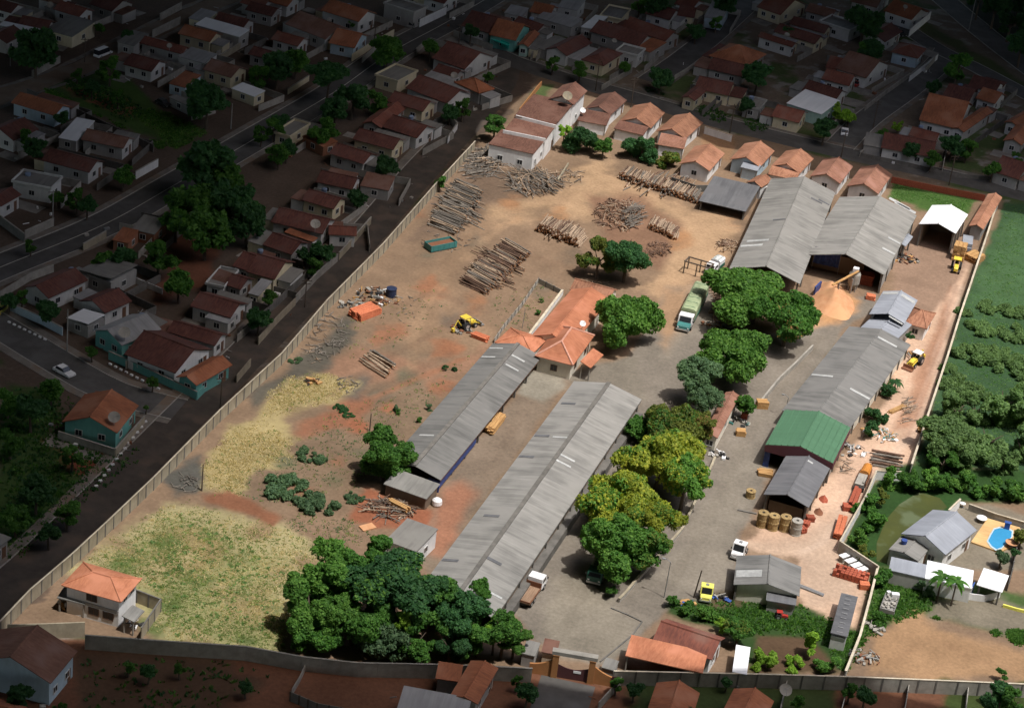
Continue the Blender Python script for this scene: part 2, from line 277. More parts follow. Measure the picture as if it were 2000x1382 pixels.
Z((40,52,28), [(1880,-30),(2030,-30),(2030,150),(1900,50)], 5, 8)
# wheel tracks, ruts and worn paths: (albedo, line of readings, half width, strength)
ZL = []
def TR(c, pts, hw=2.2, st=.5): ZL.append((np.array(A3(*c, k=1.8)), np.array(pts, float), hw, st))
PALE, DARKR, RED = (206, 168, 130), (140, 108, 86), (186, 124, 90)
for dx in (0, 11):
    TR(PALE, [(1330+dx,600),(1345+dx,520),(1365+dx,450),(1330+dx,405),(1250+dx,372),(1180+dx,360),(1120+dx,380),(1050+dx,395),(980+dx,420)], 2.6, .55); TR(PALE, [(1000+dx,425),(940+dx,470),(880+dx,530),(830+dx,590),(800+dx,660),(800+dx,720)], 2.4, .45)
    TR(DARKR, [(930+dx,600),(860+dx,640),(770+dx,690),(690+dx,735),(640+dx,775)], 2.2, .4); TR(RED, [(900+dx,700),(820+dx,735),(740+dx,770),(660+dx,815)], 2.4, .5); TR(DARKR, [(1130+dx,335),(1090+dx,400),(1010+dx,410)], 2, .35)
    TR((232,204,180), [(1868+dx,560),(1838+dx,660),(1806+dx,760),(1775+dx,850),(1720+dx,915),(1650+dx,985),(1600+dx,1060),(1560+dx,1080)], 2.6, .5); TR((176,126,98), [(1858+dx,560),(1828+dx,660),(1796+dx,760),(1765+dx,850)], 2.6, .45)
    TR((132,122,106), [(1100+dx,1230),(1160+dx,1100),(1215+dx,980)], 3, .25); TR((132,122,106), [(1300+dx,1150),(1370+dx,1030),(1440+dx,880),(1520+dx,760),(1600+dx,660)], 3, .3); TR((176,164,146), [(1290+dx,700),(1330+dx,640),(1350+dx,560)], 4, .4)
    TR((140,118,98), [(1020+dx,800),(960+dx,900),(900+dx,1010)], 3, .3)
    TR((182,140,104), [(1740+dx,1290),(1820+dx,1240),(1900+dx,1290),(1980+dx,1310)], 2.2, .4)
for pts in ([(840,490),(880,520),(930,530)], [(770,600),(850,570),(900,590)], [(700,770),(790,740),(880,690)], [(650,830),(720,790),(800,770)], [(1040,500),(1100,520),(1160,540)], [(560,870),(640,880),(690,930)], [(1120,330),(1080,350)]): TR(DARKR, pts, 3.5, .35)
def sdline(pts, x, y):
    d2 = np.full(x.shape, 1e18)
    for i in range(len(pts)-1):
        a, b = pts[i], pts[i+1]; e = b-a; t = np.clip(((x-a[0])*e[0]+(y-a[1])*e[1])/(e@e+1e-9), 0, 1); d2 = np.minimum(d2, (x-a[0]-t*e[0])**2+(y-a[1]-t*e[1])**2)
    return np.sqrt(d2)
def sdpoly(pts, x, y):
    n = len(pts); ins = np.zeros(x.shape, bool); d2 = np.full(x.shape, 1e18)
    for i in range(n):
        a, b = pts[i], pts[(i+1) % n]; e = b-a
        t = np.clip(((x-a[0])*e[0]+(y-a[1])*e[1])/(e@e+1e-9), 0, 1)
        d2 = np.minimum(d2, (x-a[0]-t*e[0])**2+(y-a[1]-t*e[1])**2)
        c = (a[1] > y) != (b[1] > y); xx = a[0]+(y-a[1])/(b[1]-a[1]+1e-12)*e[0]
        ins ^= c & (x < xx)
    return np.sqrt(d2)*np.where(ins, 1, -1)
def vnoise(x, y, s, seed):
    rs = np.random.RandomState(seed); T = rs.rand(256, 256); x = x/s; y = y/s
    xi = np.floor(x).astype(int); yi = np.floor(y).astype(int); fx = x-xi; fy = y-yi; fx = fx*fx*(3-2*fx); fy = fy*fy*(3-2*fy)
    g = lambda a, b: T[a % 256, b % 256]
    return (g(xi, yi)*(1-fx)+g(xi+1, yi)*fx)*(1-fy)+(g(xi, yi+1)*(1-fx)+g(xi+1, yi+1)*fx)*fy
def fbm(x, y, s, seed): return (vnoise(x, y, s, seed)*.5+vnoise(x, y, s/2.1, seed+1)*.27+vnoise(x, y, s/4.3, seed+2)*.15+vnoise(x, y, s/9, seed+3)*.08)*2-1
def proj_np(X, Y, Zz=0.0):
    dx, dy, dz = X-CAM.x, Y-CAM.y, Zz-CAM.z
    k = dx*FW.x+dy*FW.y+dz*FW.z
    return 1000+FPX*(dx*RX.x+dy*RX.y+dz*RX.z)/k, 691-FPX*(dx*UY.x+dy*UY.y+dz*UY.z)/k
def build_ground():
    st = .62; xs = np.arange(-190, 126, st); ys = np.arange(-150, 292, st)
    X, Y = np.meshgrid(xs, ys); px, py = proj_np(X, Y)
    x, y = X.ravel(), Y.ravel(); px, py = px.ravel(), py.ravel()
    n1 = fbm(x, y, 9.0, 11); n2 = fbm(x, y, 3.0, 31); n3 = fbm(x, y, 30.0, 51)
    base = np.array([.15, .115, .085])[None]*np.ones((len(x), 1))
    g = np.clip((n1+.4*n3)*3, 0, 1)[:, None]; base = base*(1-g)+np.array([.06, .085, .03])*g
    g = np.clip((n2-n3*.5-.25)*4, 0, 1)[:, None]; base = base*(1-g)+np.array([.21, .19, .165])*g
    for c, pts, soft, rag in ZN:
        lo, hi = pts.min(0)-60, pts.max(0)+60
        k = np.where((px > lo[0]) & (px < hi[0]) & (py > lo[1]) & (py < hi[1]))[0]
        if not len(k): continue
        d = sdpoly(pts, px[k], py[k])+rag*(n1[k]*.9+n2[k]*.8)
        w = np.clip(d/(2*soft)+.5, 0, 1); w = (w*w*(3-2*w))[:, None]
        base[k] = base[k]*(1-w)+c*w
    for c, pts, hw, st_ in ZL:
        lo, hi = pts.min(0)-20, pts.max(0)+20; k = np.where((px > lo[0]) & (px < hi[0]) & (py > lo[1]) & (py < hi[1]))[0]
        if not len(k): continue
        w = (np.clip(1.5-(sdline(pts, px[k]+n1[k]*4, py[k]+n2[k]*3))/(hw*1.6), 0, 1)*st_*np.clip(.65+n1[k]*.9, 0, 1))[:, None]; base[k] = base[k]*(1-w)+c*w
    base *= (1+.13*n1+.13*n2)[:, None]
    z = np.zeros(len(x)); nx, ny = len(xs), len(ys)
    V = np.column_stack([x, y, z]); i = np.arange(nx*ny).reshape(ny, nx)
    F = np.column_stack([i[:-1, :-1].ravel(), i[:-1, 1:].ravel(), i[1:, 1:].ravel(), i[1:, :-1].ravel()])
    # skirt out to the horizon
    R_ = 3500.0; x0, x1, y0, y1 = xs[0], xs[-1], ys[0], ys[-1]; n = len(V)
    V = np.vstack([V, [[-R_, -R_, 0], [R_, -R_, 0], [R_, R_, 0], [-R_, R_, 0], [x0, y0, 0], [x1, y0, 0], [x1, y1, 0], [x0, y1, 0]]])
    F = np.vstack([F, [[n, n+1, n+5, n+4], [n+1, n+2, n+6, n+5], [n+2, n+3, n+7, n+6], [n+3, n, n+4, n+7]]])
    base = np.vstack([base, np.tile([.12, .1, .06], (8, 1))])
    me = bpy.data.meshes.new('ground'); me.from_pydata(V.tolist(), [], F.tolist())
    a = me.color_attributes.new('cover', 'FLOAT_COLOR', 'POINT'); a.data.foreach_set('color', np.column_stack([base, np.ones(len(base))]).ravel())
    m = bpy.data.materials.new('ground_cover'); m.use_nodes = True; t = m.node_tree; N = t.nodes.new; Lk = t.links.new; b = t.nodes['Principled BSDF']
    b.inputs['Roughness'].default_value = .95; b.inputs['Specular IOR Level'].default_value = .1
    at = N('ShaderNodeAttribute'); at.attribute_name = 'cover'; tc = N('ShaderNodeTexCoord'); out = at.outputs['Color']
    for s, d, lo, hi in ((1.6, 5, .8, 1.2), (.12, 4, .85, 1.15)):
        n = N('ShaderNodeTexNoise'); n.inputs['Scale'].default_value = s; n.inputs['Detail'].default_value = d; n.inputs['Roughness'].default_value = .7; Lk(tc.outputs['Object'], n.inputs['Vector'])
        r = N('ShaderNodeMapRange'); r.inputs[1].default_value = .3; r.inputs[2].default_value = .7; r.inputs[3].default_value = lo; r.inputs[4].default_value = hi; Lk(n.outputs['Fac'], r.inputs[0])
        v = N('ShaderNodeVectorMath'); v.operation = 'SCALE'; Lk(out, v.inputs[0]); Lk(r.outputs[0], v.inputs['Scale']); out = v.outputs[0]
    Lk(out, b.inputs['Base Color'])
    me.materials.append(m); o = bpy.data.objects.new('ground', me); C.objects.link(o); o['kind'] = 'structure'
build_ground()
# ---------------------------------------------------------------- streets of the shaded town: sheets with real kerbs
M('asphalt', (.098, .093, .087), (.074, .07, .066), (.5, .5, .5), .9, (.1, .097, .092), .1); M('asphalt_dusty', (.085, .07, .058), (.06, .05, .042), (.4, .4, .4), .95, (.095, .072, .056), .14); M('dirt_street', (.2, .145, .1), (.145, .105, .075), (.4, .4, .4), .95, (.16, .13, .1), .15); M('pavement', (.2, .18, .155), (.13, .115, .1), (.5, .5, .5), .95, (.15, .11, .08), .2); M('road_paint', (.6, .58, .5), (.4, .38, .33), (2, 2, 2), .8); M('kerb_stone', (.4, .38, .34), (.28, .27, .24), (2, 2, 2), .9)
def smooth_line(pts, step=4.0):
    w = [G(*p) for p in pts]; out = []
    for i in range(len(w)-1):
        p0 = w[max(i-1, 0)]; p1 = w[i]; p2 = w[i+1]; p3 = w[min(i+2, len(w)-1)]
        n = max(2, int((p2-p1).length/step))
        for k in range(n):
            t = k/n; out.append(.5*((2*p1)+(p2-p0)*t+(2*p0-5*p1+4*p2-p3)*t*t+(3*p1-p0-3*p2+p3)*t**3))
    out.append(w[-1]); return out
def ribbon(mb, L, o0, o1, z0, z1=None, rag=0.0):
    n = len(L); a = []
    for i in range(n):
        d = (L[min(i+1, n-1)]-L[max(i-1, 0)]); d.z = 0; d.normalize(); s = Vector((d.y, -d.x, 0))
        j = rag*RNG.uniform(-1, 1); a.append((L[i]+s*(o0+j), L[i]+s*(o1+(rag*RNG.uniform(-1, 1)))))
    if z1 is None:
        for i in range(n-1): mb.poly([(a[i][0].x, a[i][0].y, z0), (a[i][1].x, a[i][1].y, z0), (a[i+1][1].x, a[i+1][1].y, z0), (a[i+1][0].x, a[i+1][0].y, z0)])
    else:
        for i in range(n-1):
            q = [a[i][0], a[i][1], a[i+1][1], a[i+1][0]]; mb.prism([(p.x, p.y) for p in q], z0, z1)
def street(name, pts, wid, mat, z, pave=1.8, line=False, kerb=True, sides=(-1, 1)):
    L = smooth_line(pts); m = MB(); ribbon(m, L, -wid/2, wid/2, z, rag=.12 if 'asphalt' in mat else .5); o = m.build(name, MATS[mat]); o['kind'] = 'structure'
    if line:
        m = MB(); ribbon(m, L, -.09, .09, z+.012); o = m.build('road_marking', MATS['road_paint']); o['kind'] = 'structure'
    for s in sides:
        if kerb:
            m = MB(); ribbon(m, L, s*(wid/2+.02), s*(wid/2+.2), 0.0, .125+z*.3); o = m.build('kerb', MATS['kerb_stone']); o['kind'] = 'structure'
        if pave:
            m = MB(); ribbon(m, L, s*(wid/2+(.22 if kerb else 0)), s*(wid/2+pave), .0 if kerb else z+.002, .1+z*.3 if kerb else None, rag=0 if kerb else .3); o = m.build('pavement', MATS['pavement']); o['kind'] = 'structure'
street('road', [(-160,590),(0,522),(200,440),(340,362),(500,270),(650,182),(760,105),(870,45),(980,-20)], 8.5, 'asphalt', .02, 1.6, True)
street('dirt_road', [(-120,250),(0,190),(140,140),(240,92),(350,38),(470,-15)], 6.5, 'dirt_street', .024, 1.2, False, False)
street('street', [(-60,1205),(60,1110),(200,975),(420,755),(560,615),(700,475),(830,325),(930,222),(975,165),(985,120),(960,75)], 7.6, 'asphalt_dusty', .028, 2.0, False, True, (-1,))
street('street', [(905,40),(950,95),(1060,140),(1250,195),(1400,238),(1600,288),(1850,344),(2060,396)], 7.2, 'asphalt', .032, 1.8, False, True, (-1,))
street('street', [(1270,160),(1330,118),(1400,62),(1490,-20)], 6.6, 'asphalt', .036, 1.5)
street('street', [(1640,286),(1690,236),(1770,178),(1830,128),(1850,100)], 6.6, 'asphalt', .04, 1.5)
street('street', [(-80,590),(20,650),(110,705),(220,765),(350,800)], 7.0, 'asphalt', .044, 1.8)
street('highway', [(1800,-40),(1880,30),(1960,95),(2060,170)], 8.0, 'asphalt', .048, 0, False)
street('highway', [(1745,40),(1830,95),(1920,140),(2060,215)], 6.0, 'asphalt', .052, 0, False)
m = MB(); ribbon(m, smooth_line([(300,1420),(0,1500)]), -1, 1, .02)
m = MB(); ribbon(m, smooth_line([(1110,1329),(1090,1390),(1070,1460)]), -4, 4, .03); o = m.build('street', MATS['asphalt']); o['kind'] = 'structure'
# ---------------------------------------------------------------- added unseen deck: keeps the sun off the town, hole traced round the yard
def shade_deck_base(x, y):
    """the underside hangs lower over the far town and rises towards the viewer"""
    return max(132.0, 232.0-.3*max(0.0, math.hypot(x-CAM.x, y-CAM.y)-110.0))
def build_shade_deck():
    th = 45.0; hole = []
    for x, y in LIT:
        z = 2.4
        if 200 < y < 345 and 950 < x < 1750: z = 4.0
        if 1195 <= x <= 1201 or (1080 <= x <= 1100): z = 0.2
        edge = x >= 2010
        if y > 1235 and not 1030 < x < 1206 and x < 2000: y -= 9
        p = G(x, y, z)
        if edge: p = p+Vector((95, 12 if y < 700 else -14, 0))     # right of the picture the hole runs on
        hole.append(p)
    hs = []
    for p in hole:
        zb = 150.0
        for _ in range(30): q = p+SUND*((zb-p.z)/SUND.z); zb = shade_deck_base(q.x, q.y)
        hs.append(q)
    ring = []; X0, X1, Y0, Y1, n = -560, 900, -800, 640, 24
    for k in range(n): ring.append((X0+(X1-X0)*k/n, Y0))
    for k in range(n): ring.append((X1, Y0+(Y1-Y0)*k/n))
    for k in range(n): ring.append((X1-(X1-X0)*k/n, Y1))
    for k in range(n): ring.append((X0, Y1-(Y1-Y0)*k/n))
    # rings of vertices between hole and rim, so the underside follows its slope
    rs = random.Random(3); inner = [(p.x, p.y) for p in hs]
    def resamp(L, m):
        L = [Vector(p) for p in L]; ln = [0]
        for i in range(len(L)): ln.append(ln[-1]+(L[(i+1) % len(L)]-L[i]).length)
        out = []
        for k in range(m):
            t = ln[-1]*k/m; i = max(j for j in range(len(L)) if ln[j] <= t); out.append(L[i].lerp(L[(i+1) % len(L)], (t-ln[i])/max(1e-6, ln[i+1]-ln[i])))
        return out
    base = [Vector(p) for p in inner]; c = sum(base, Vector((0, 0)))/len(base)
    m = MB(); vs = [Vector((a, b, 0)) for a, b in ring]+[Vector((p.x, p.y, 0)) for p in base]
    extra = []
    tri = geometry.tessellate_polygon([vs[:len(ring)], vs[len(ring):]])
    pts = [Vector((v.x, v.y)) for v in vs]; T_ = [tuple(t) for t in tri]
    for _ in range(4):                             # split long edges
        new = []; mid = {}
        nb = len(ring)
        def M_(a, b):
            if a > b: a, b = b, a
            if (pts[a]-pts[b]).length < 70: return None
            if (a, b) not in mid: pts.append((pts[a]+pts[b])/2); mid[(a, b)] = len(pts)-1
            return mid[(a, b)]
        for a, b, d in T_:
            ab, bd, da = M_(a, b), M_(b, d), M_(d, a); k = [ab, bd, da]
            if all(x is not None for x in k): new += [(a, ab, da), (ab, b, bd), (da, bd, d), (ab, bd, da)]
            elif ab is not None and bd is not None: new += [(ab, b, bd), (a, ab, bd), (a, bd, d)]
            elif bd is not None and da is not None: new += [(bd, d, da), (b, bd, da), (a, b, da)]
            elif da is not None and ab is not None: new += [(da, a, ab), (d, da, ab), (b, d, ab)]
            elif ab is not None: new += [(a, ab, d), (ab, b, d)]
            elif bd is not None: new += [(b, bd, a), (bd, d, a)]
            elif da is not None: new += [(d, da, b), (da, a, b)]
            else: new.append((a, b, d))
        T_ = new
    zb = [shade_deck_base(p.x, p.y) for p in pts]
    sh = (SUND.x*th/SUND.z, SUND.y*th/SUND.z); nr = len(ring); ni = len(base)
    lo = [(p.x, p.y, z) for p, z in zip(pts, zb)]
    hi = [(p.x+(sh[0]/20 if nr <= i < nr+ni else 0), p.y+(sh[1]/20 if nr <= i < nr+ni else 0), z+(th if i < nr else th/20 if i < nr+ni else th+12*mnoise.noise(Vector((p.x/60, p.y/60, 0))))) for i, (p, z) in enumerate(zip(pts, zb))]
    n = len(lo); m.mesh(lo+hi, [tuple(t) for t in T_]+[tuple(j+n for j in t[::-1]) for t in T_])
    for r in (list(range(nr)), list(range(nr, nr+ni))):
        for i in range(len(r)): a, b = r[i], r[(i+1) % len(r)]; m.mesh([lo[a], lo[b], hi[b], hi[a]], [(0, 1, 2, 3)])
    for k in range(110):                           # lumps on the upper side
        x, y, r = rs.uniform(-500, 840), rs.uniform(-740, 580), rs.uniform(30, 70)
        if -260 < x < 560 and -400 < y < 420: continue
        m.lathe([(r*math.cos(a), shade_deck_base(x, y)+th-5+r*.6*math.sin(a)) for a in [math.pi/2*j/5 for j in range(6)]], (x, y, 0), 12)
    mt = M('shade_deck_grey', (.12, .12, .125), (.09, .09, .095), (.02, .02, .02), 1.0)
    o = m.build('shade_deck', mt); o['kind'] = 'structure'
build_shade_deck()
# ---------------------------------------------------------------- buildings
def frame3(a, b, c, h):
    A, B, D = G(*a, h), G(*b, h), G(*c, h)
    e1, e2 = B-A, D-B
    t1 = math.atan2(e1.y, e1.x); t2 = math.atan2(e2.y, e2.x)-math.pi/2
    while t2-t1 > math.pi: t2 -= 2*math.pi
    while t2-t1 < -math.pi: t2 += 2*math.pi
    th = (t1*e1.length+t2*e2.length)/(e1.length+e2.length)
    u = Vector((math.cos(th), math.sin(th), 0)); v = Vector((-u.y, u.x, 0))
    return (A+D)/2, th, abs(e1.dot(u)), abs(e2.dot(v))
def roof_mb(L, W, h, rise, ridge, kind, over, th=.14):
    """local roof: L along x, W along y; ridge 1 = along x, 2 = along y"""
    m = MB(); sw = ridge == 2
    if sw: L, W = W, L
    f = (lambda x, y, z: (y, x, z)) if sw else (lambda x, y, z: (x, y, z))
    hx, hy = L/2, W/2; zt = h+rise
    def slab(pts):
        if sw: pts = pts[::-1]
        lo = [(p[0], p[1], p[2]-th) for p in pts]; n = len(pts)
        m.mesh(pts+lo, [tuple(range(n)), tuple(range(n, 2*n))[::-1]]+[(i, n+i, n+(i+1) % n, (i+1) % n) for i in range(n)])
    if kind == 'gable':
        slab([f(-hx, -hy, h), f(hx, -hy, h), f(hx, -.0, zt), f(-hx, -.0, zt)]); slab([f(hx, hy, h), f(-hx, hy, h), f(-hx, .0, zt), f(hx, .0, zt)])
        m.tube(f(-hx-.01, 0, zt), f(hx+.01, 0, zt), .16, n=6)
    elif kind == 'hip':
        r = max(hx-hy, .15); a, b = (-r, 0), (r, 0)
        slab([f(-hx, -hy, h), f(hx, -hy, h), f(r, 0, zt), f(-r, 0, zt)]); slab([f(hx, hy, h), f(-hx, hy, h), f(-r, 0, zt), f(r, 0, zt)])
        slab([f(hx, -hy, h), f(hx, hy, h), f(r, 0, zt)]); slab([f(-hx, hy, h), f(-hx, -hy, h), f(-r, 0, zt)])
        m.tube(f(-r, 0, zt), f(r, 0, zt), .16, n=6)
        for sx in (-1, 1):
            for sy in (-1, 1): m.tube(f(sx*hx, sy*hy, h+.02), f(sx*r, 0, zt), .13, n=5)
    elif kind == 'mono':                            # higher at the far side
        slab([f(-hx, -hy, h), f(hx, -hy, h), f(hx, hy, zt), f(-hx, hy, zt)])
    elif kind == 'monob':
        slab([f(-hx, -hy, zt), f(hx, -hy, zt), f(hx, hy, h), f(-hx, hy, h)])
    elif kind == 'monor':
        slab([f(-hx, -hy, zt), f(hx, -hy, h), f(hx, hy, h), f(-hx, hy, zt)])
    elif kind == 'flat':
        slab([f(-hx, -hy, h), f(hx, -hy, h), f(hx, hy, h), f(-hx, hy, h)])
    return m
def wall_mb(L, W, h, rise, ridge, kind, parapet=0.0, t=.06):
    m = MB(); hx, hy = L/2, W/2; g = t+.16
    if kind == 'gable':
        if ridge == 1: m.ext([(-hy, 0), (hy, 0), (hy, h-g), (0, h+rise-g), (-hy, h-g)], 'x', -hx, hx)
        else: m.ext([(-hx, 0), (hx, 0), (hx, h-g), (0, h+rise-g), (-hx, h-g)], 'y', -hy, hy)
    elif kind == 'mono' and ridge == 1: m.ext([(-hy, 0), (hy, 0), (hy, h+rise-g), (-hy, h-g)], 'x', -hx, hx)
    elif kind == 'monob' and ridge == 1: m.ext([(-hy, 0), (hy, 0), (hy, h-g), (-hy, h+rise-g)], 'x', -hx, hx)
    else: m.box((0, 0, (h-g)/2), (L, W, h-g))
    return m
PANE_CACHE = {}
def window(root, x, y, z, face, w=1.1, h=1.0, fr='frame_white', kind='window'):
    """a framed opening on face -y ('f') or +x ('r')"""
    key = (kind, face, round(w, 1), round(h, 1), fr)
    if key not in PANE_CACHE:
        a = MB(); b = MB(); t = .05
        if face == 'f':
            if kind == 'window':
                for s in (-1, 1): a.box((s*(w/2+t), -.04, 0), (2*t, .1, h+4*t)); a.box((0, -.04, s*(h/2+t)), (w, .1, 2*t))
                a.box((0, -.035, 0), (.05, .07, h))
            b.box((0, -.02, 0), (w, .05, h))
        else:
            if kind == 'window':
                for s in (-1, 1): a.box((.04, s*(w/2+t), 0), (.1, 2*t, h+4*t)); a.box((.04, 0, s*(h/2+t)), (.1, w, 2*t))
                a.box((.035, 0, 0), (.07, .05, h))
            b.box((.02, 0, 0), (.05, w, h))
        if kind == 'window':
            f_ = a.build('window', MATS[fr], root); p_ = b.build('pane', MATS['glass_dark'], f_); PANE_CACHE[key] = (f_, p_)
        else:
            f_ = b.build('door', MATS[fr], root); PANE_CACHE[key] = (f_, None)
        f_.location = (x, y, z); return f_
    f0, p0 = PANE_CACHE[key]; f_ = inst(f0, root, (x, y, z))
    if p0: inst(p0, f_)
    return f_
HOUSES = []                                          # (centre, short name) used to say what small things stand beside
def house(label, P, roof='tile_dark', wall='white', ridge=1, h=2.9, rise=None, kind='gable', over=.45, name='house', cat='house', group=None, win=2, door=True, fr='frame_white', short=None, open_=False, whi=None, parapet=False):
    ctr, th, L, W = frame3(*P, h)
    L, W = max(L, 2), max(W, 2)
    o = thing(name, label, cat, (ctr.x, ctr.y, 0), th, group)
    span = W if ridge == 1 else L
    if rise is None: rise = {'gable': .21*span, 'hip': .22*span, 'mono': .1*span, 'monob': .1*span, 'monor': .1*span, 'flat': 0}[kind]
    rm = roof if roof in MATS else roof+('x' if ridge == 1 else 'y')
    roof_mb(L, W, h, rise, ridge, kind, over).build('roof', MATS[rm], o)
    Lw, Ww = L-2*over, W-2*over
    if open_:
        for sx in (-1, 1):
            for sy in (-1, 1):
                m = MB(); m.box((0, 0, (h-.15)/2), (.28, .28, h-.15)); q = m.build('post', MATS['concrete_dark'], o); q.location = (sx*(L/2-.5), sy*(W/2-.5), 0)
    else:
        rw = rise*(1-2*over/max(span, 1e-3)) if kind == 'gable' else rise
        wall_mb(Lw, Ww, h, rw, ridge, kind).build('wall', MATS['wall_'+wall], o)
        hs = whi or h
        zz = min(1.55, h*.55)
        nf = min(win, max(1, int(Lw/3.2))) if win else 0
        for i in range(nf): window(o, -Lw/2+Lw*(i+.6)/(nf+.2), -Ww/2, zz, 'f', fr=fr)
        nr = min(win, max(1, int(Ww/3.5))) if win else 0
        for i in range(nr): window(o, Lw/2, -Ww/2+Ww*(i+.5)/nr-(.6 if door and nr == 1 else 0), zz, 'r', fr=fr)
        if door: window(o, Lw/2, Ww/2-min(1.2, Ww*.25), 1.05, 'r', .9, 2.0, 'door_brown', 'door')
    if parapet:
        m = MB()
        for s in (-1, 1): m.box((0, s*(W/2), h+.18), (L+.3, .18, .5)); m.box((s*(L/2+.06), 0, h+.18), (.18, W-.2, .5))
        m.build('parapet', MATS['wall_'+wall], o)
    HOUSES.append((Vector((ctr.x, ctr.y, 0)), short or label)); o['_L'] = L; o['_W'] = W
    return o
def addroof(root, P, h, kind, ridge, roof, rise=None, posts=False, wall=None, name='roof', over=.3):
    """a second volume of the same building"""
    ctr, th, L, W = frame3(*P, h); span = W if ridge == 1 else L
    if rise is None: rise = {'gable': .2*span, 'hip': .24*span, 'mono': .12*span, 'monob': .12*span, 'monor': .1*span, 'flat': 0}[kind]
    rm = roof if roof in MATS else roof+('x' if ridge == 1 else 'y')
    mi = rootm(root).inverted() @ (Matrix.Translation((ctr.x, ctr.y, 0)) @ Matrix.Rotation(th, 4, 'Z'))
    def put(mb, nm, mat):
        mb.v = [tuple(mi @ Vector(v)) for v in mb.v]; return mb.build(nm, MATS[mat], root)
    r = put(roof_mb(L, W, h, rise, ridge, kind, 0), name, rm)
    if wall: put(wall_mb(L-2*over, W-2*over, h, rise*(1-2*over/max(span, .1)) if kind == 'gable' else rise, ridge, kind), 'wall', 'wall_'+wall)
    if posts:
        for sx in (-1, 1):
            m = MB(); m.box((sx*(L/2-.3), -W/2+.3, (h-.15)/2), (.2, .2, h-.15)); put(m, 'post', 'concrete')
    return r
def slabpart(root, name, P4, z, th, mat):
    """a flat panel lying on the roof, given by four readings at height(s) z"""
    zs = z if isinstance(z, (list, tuple)) else [z]*4
    m = MB(); top = [G(p[0], p[1], zz) for p, zz in zip(P4, zs)]; lo = [p-Vector((0, 0, th)) for p in top]
    m.mesh(top+lo, [(0, 1, 2, 3), (7, 6, 5, 4)]+[(i, 4+i, 4+(i+1) % 4, (i+1) % 4) for i in range(4)])
    return m.build(name, MATS[mat], root, world=True)
def shed(label, P, h, rise, roof, ridge=2, wall=None, base=None, name='shed', bays=6, over=.5, group=None, sides='', purl=True, post='concrete_dark'):
    """open-sided industrial roof on posts; sides: letters of the walled sides l r f b"""
    ctr, th, L, W = frame3(*P, h); o = thing(name, label, 'shed', (ctr.x, ctr.y, 0), th, group)
    roof_mb(L, W, h, rise, ridge, 'gable', 0, .1).build('roof', MATS[roof+('x' if ridge == 1 else 'y')], o)
    hx, hy = L/2-over, W/2-over; k = 0
    n = bays if ridge == 2 else 2
    pm = MB(); pm.box((0, 0, (h-.1)/2), (.3, .3, h-.1)); first = None
    for sx in (-1, 1):
        for i in range(n+1):
            x, y = (sx*hx, -hy+2*hy*i/n) if ridge == 2 else (-hx+2*hx*i/n, sx*hy)
            if first is None: first = pm.build('post', MATS[post], o); first.location = (x, y, 0)
            else: inst(first, o, (x, y, 0))
    wm = 'wall_'+(wall or 'grey'); g = .2
    for s in sides:
        m = MB()
        if s == 'l': m.box((-hx+.2, 0, (h-g)/2), (.18, 2*hy-.3, h-g))
        if s == 'r': m.box((hx-.2, 0, (h-g)/2), (.18, 2*hy-.3, h-g))
        if s in 'fb':
            y = (-hy+.2) if s == 'f' else hy-.2
            if ridge == 2: m.ext([(-hx+.3, 0), (hx-.3, 0), (hx-.3, h-g), (0, h+rise-g-.15), (-hx+.3, h-g)], 'y', y-.09, y+.09)
            else: m.box((0, y, (h-g)/2), (2*hx, .18, h-g))
        m.build('wall', MATS[wm], o)
    HOUSES.append((Vector((ctr.x, ctr.y, 0)), label)); o['_L'] = L; o['_W'] = W
    return o
# ---- the long sheds
s2 = shed('longest grey sheet-roofed shed in the middle of the yard', ((815,1160),(968,1210),(1250,780)), 4.0, 1.5, 'fibre', sides='lr', wall='board', bays=12)
m = MB(); L, W = s2['_L'], s2['_W']; m.box((L/2-.1, 0, .8), (1.6, W-1, 1.6)); m.build('loading_dock', MATS['concrete_dark'], s2)
m = MB(); m.box((L/2-.12, 0, 3.62), (.12, W-.5, .4)); m.build('gutter', MATS['concrete_dark'], s2)
def skylight(root, px, py, ln, wd, slope_h, rx=0.0, mat='sheet_whitex', along='y'):
    p = G(px, py, slope_h); m = MB(); m.box((0, 0, 0), (ln, wd, .03)); o = m.build('skylight', MATS[mat], root)
    q = rootm(root).inverted() @ Vector((p.x, p.y, slope_h)); o.location = q; o.rotation_euler = (0, rx, 0); return o
def roof_z(root, px, py, h, rise, half):
    """height of the gable roof (ridge along local y) under a reading"""
    z = h+rise*.5
    for _ in range(8):
        q = rootm(root).inverted() @ G(px, py, z); z = h+rise*(1-min(1, abs(q.x)/half))
    return z, (math.atan2(rise, half) if q.x > 0 else -math.atan2(rise, half)), q
def patch(root, pts, h, rise, half, ln=2.4, wd=.55, mat='skylight_sheet', name='skylight'):
    for px, py in pts:
        z, a, q = roof_z(root, px, py, h, rise, half); ln_ = min(ln, half-.5); lim = (ln_/2+.15, half-ln_/2-.15); sg = 1 if q.x >= 0 else -1
        q.x = sg*min(max(abs(q.x), lim[0]), lim[1]); z = h+rise*(1-abs(q.x)/half); a = sg*abs(a); m = MB(); m.box((0, 0, 0), (ln_, wd, .05)); o = m.build(name, MATS[mat], root); o.location = (q.x, q.y, z+.05); o.rotation_euler = (0, a, 0)
DK = 'fibre_darkx'
patch(s2, [(1110,788),(1046,850),(1010,890),(955,1090),(960,1007),(870,1093)], 4, 1.5, L/2, 2.6, .7, DK, 'dark_sheet')
patch(s2, [(1100,890),(1112,855),(964,1160),(1090,900)], 4, 1.5, L/2, 2.8, .5)
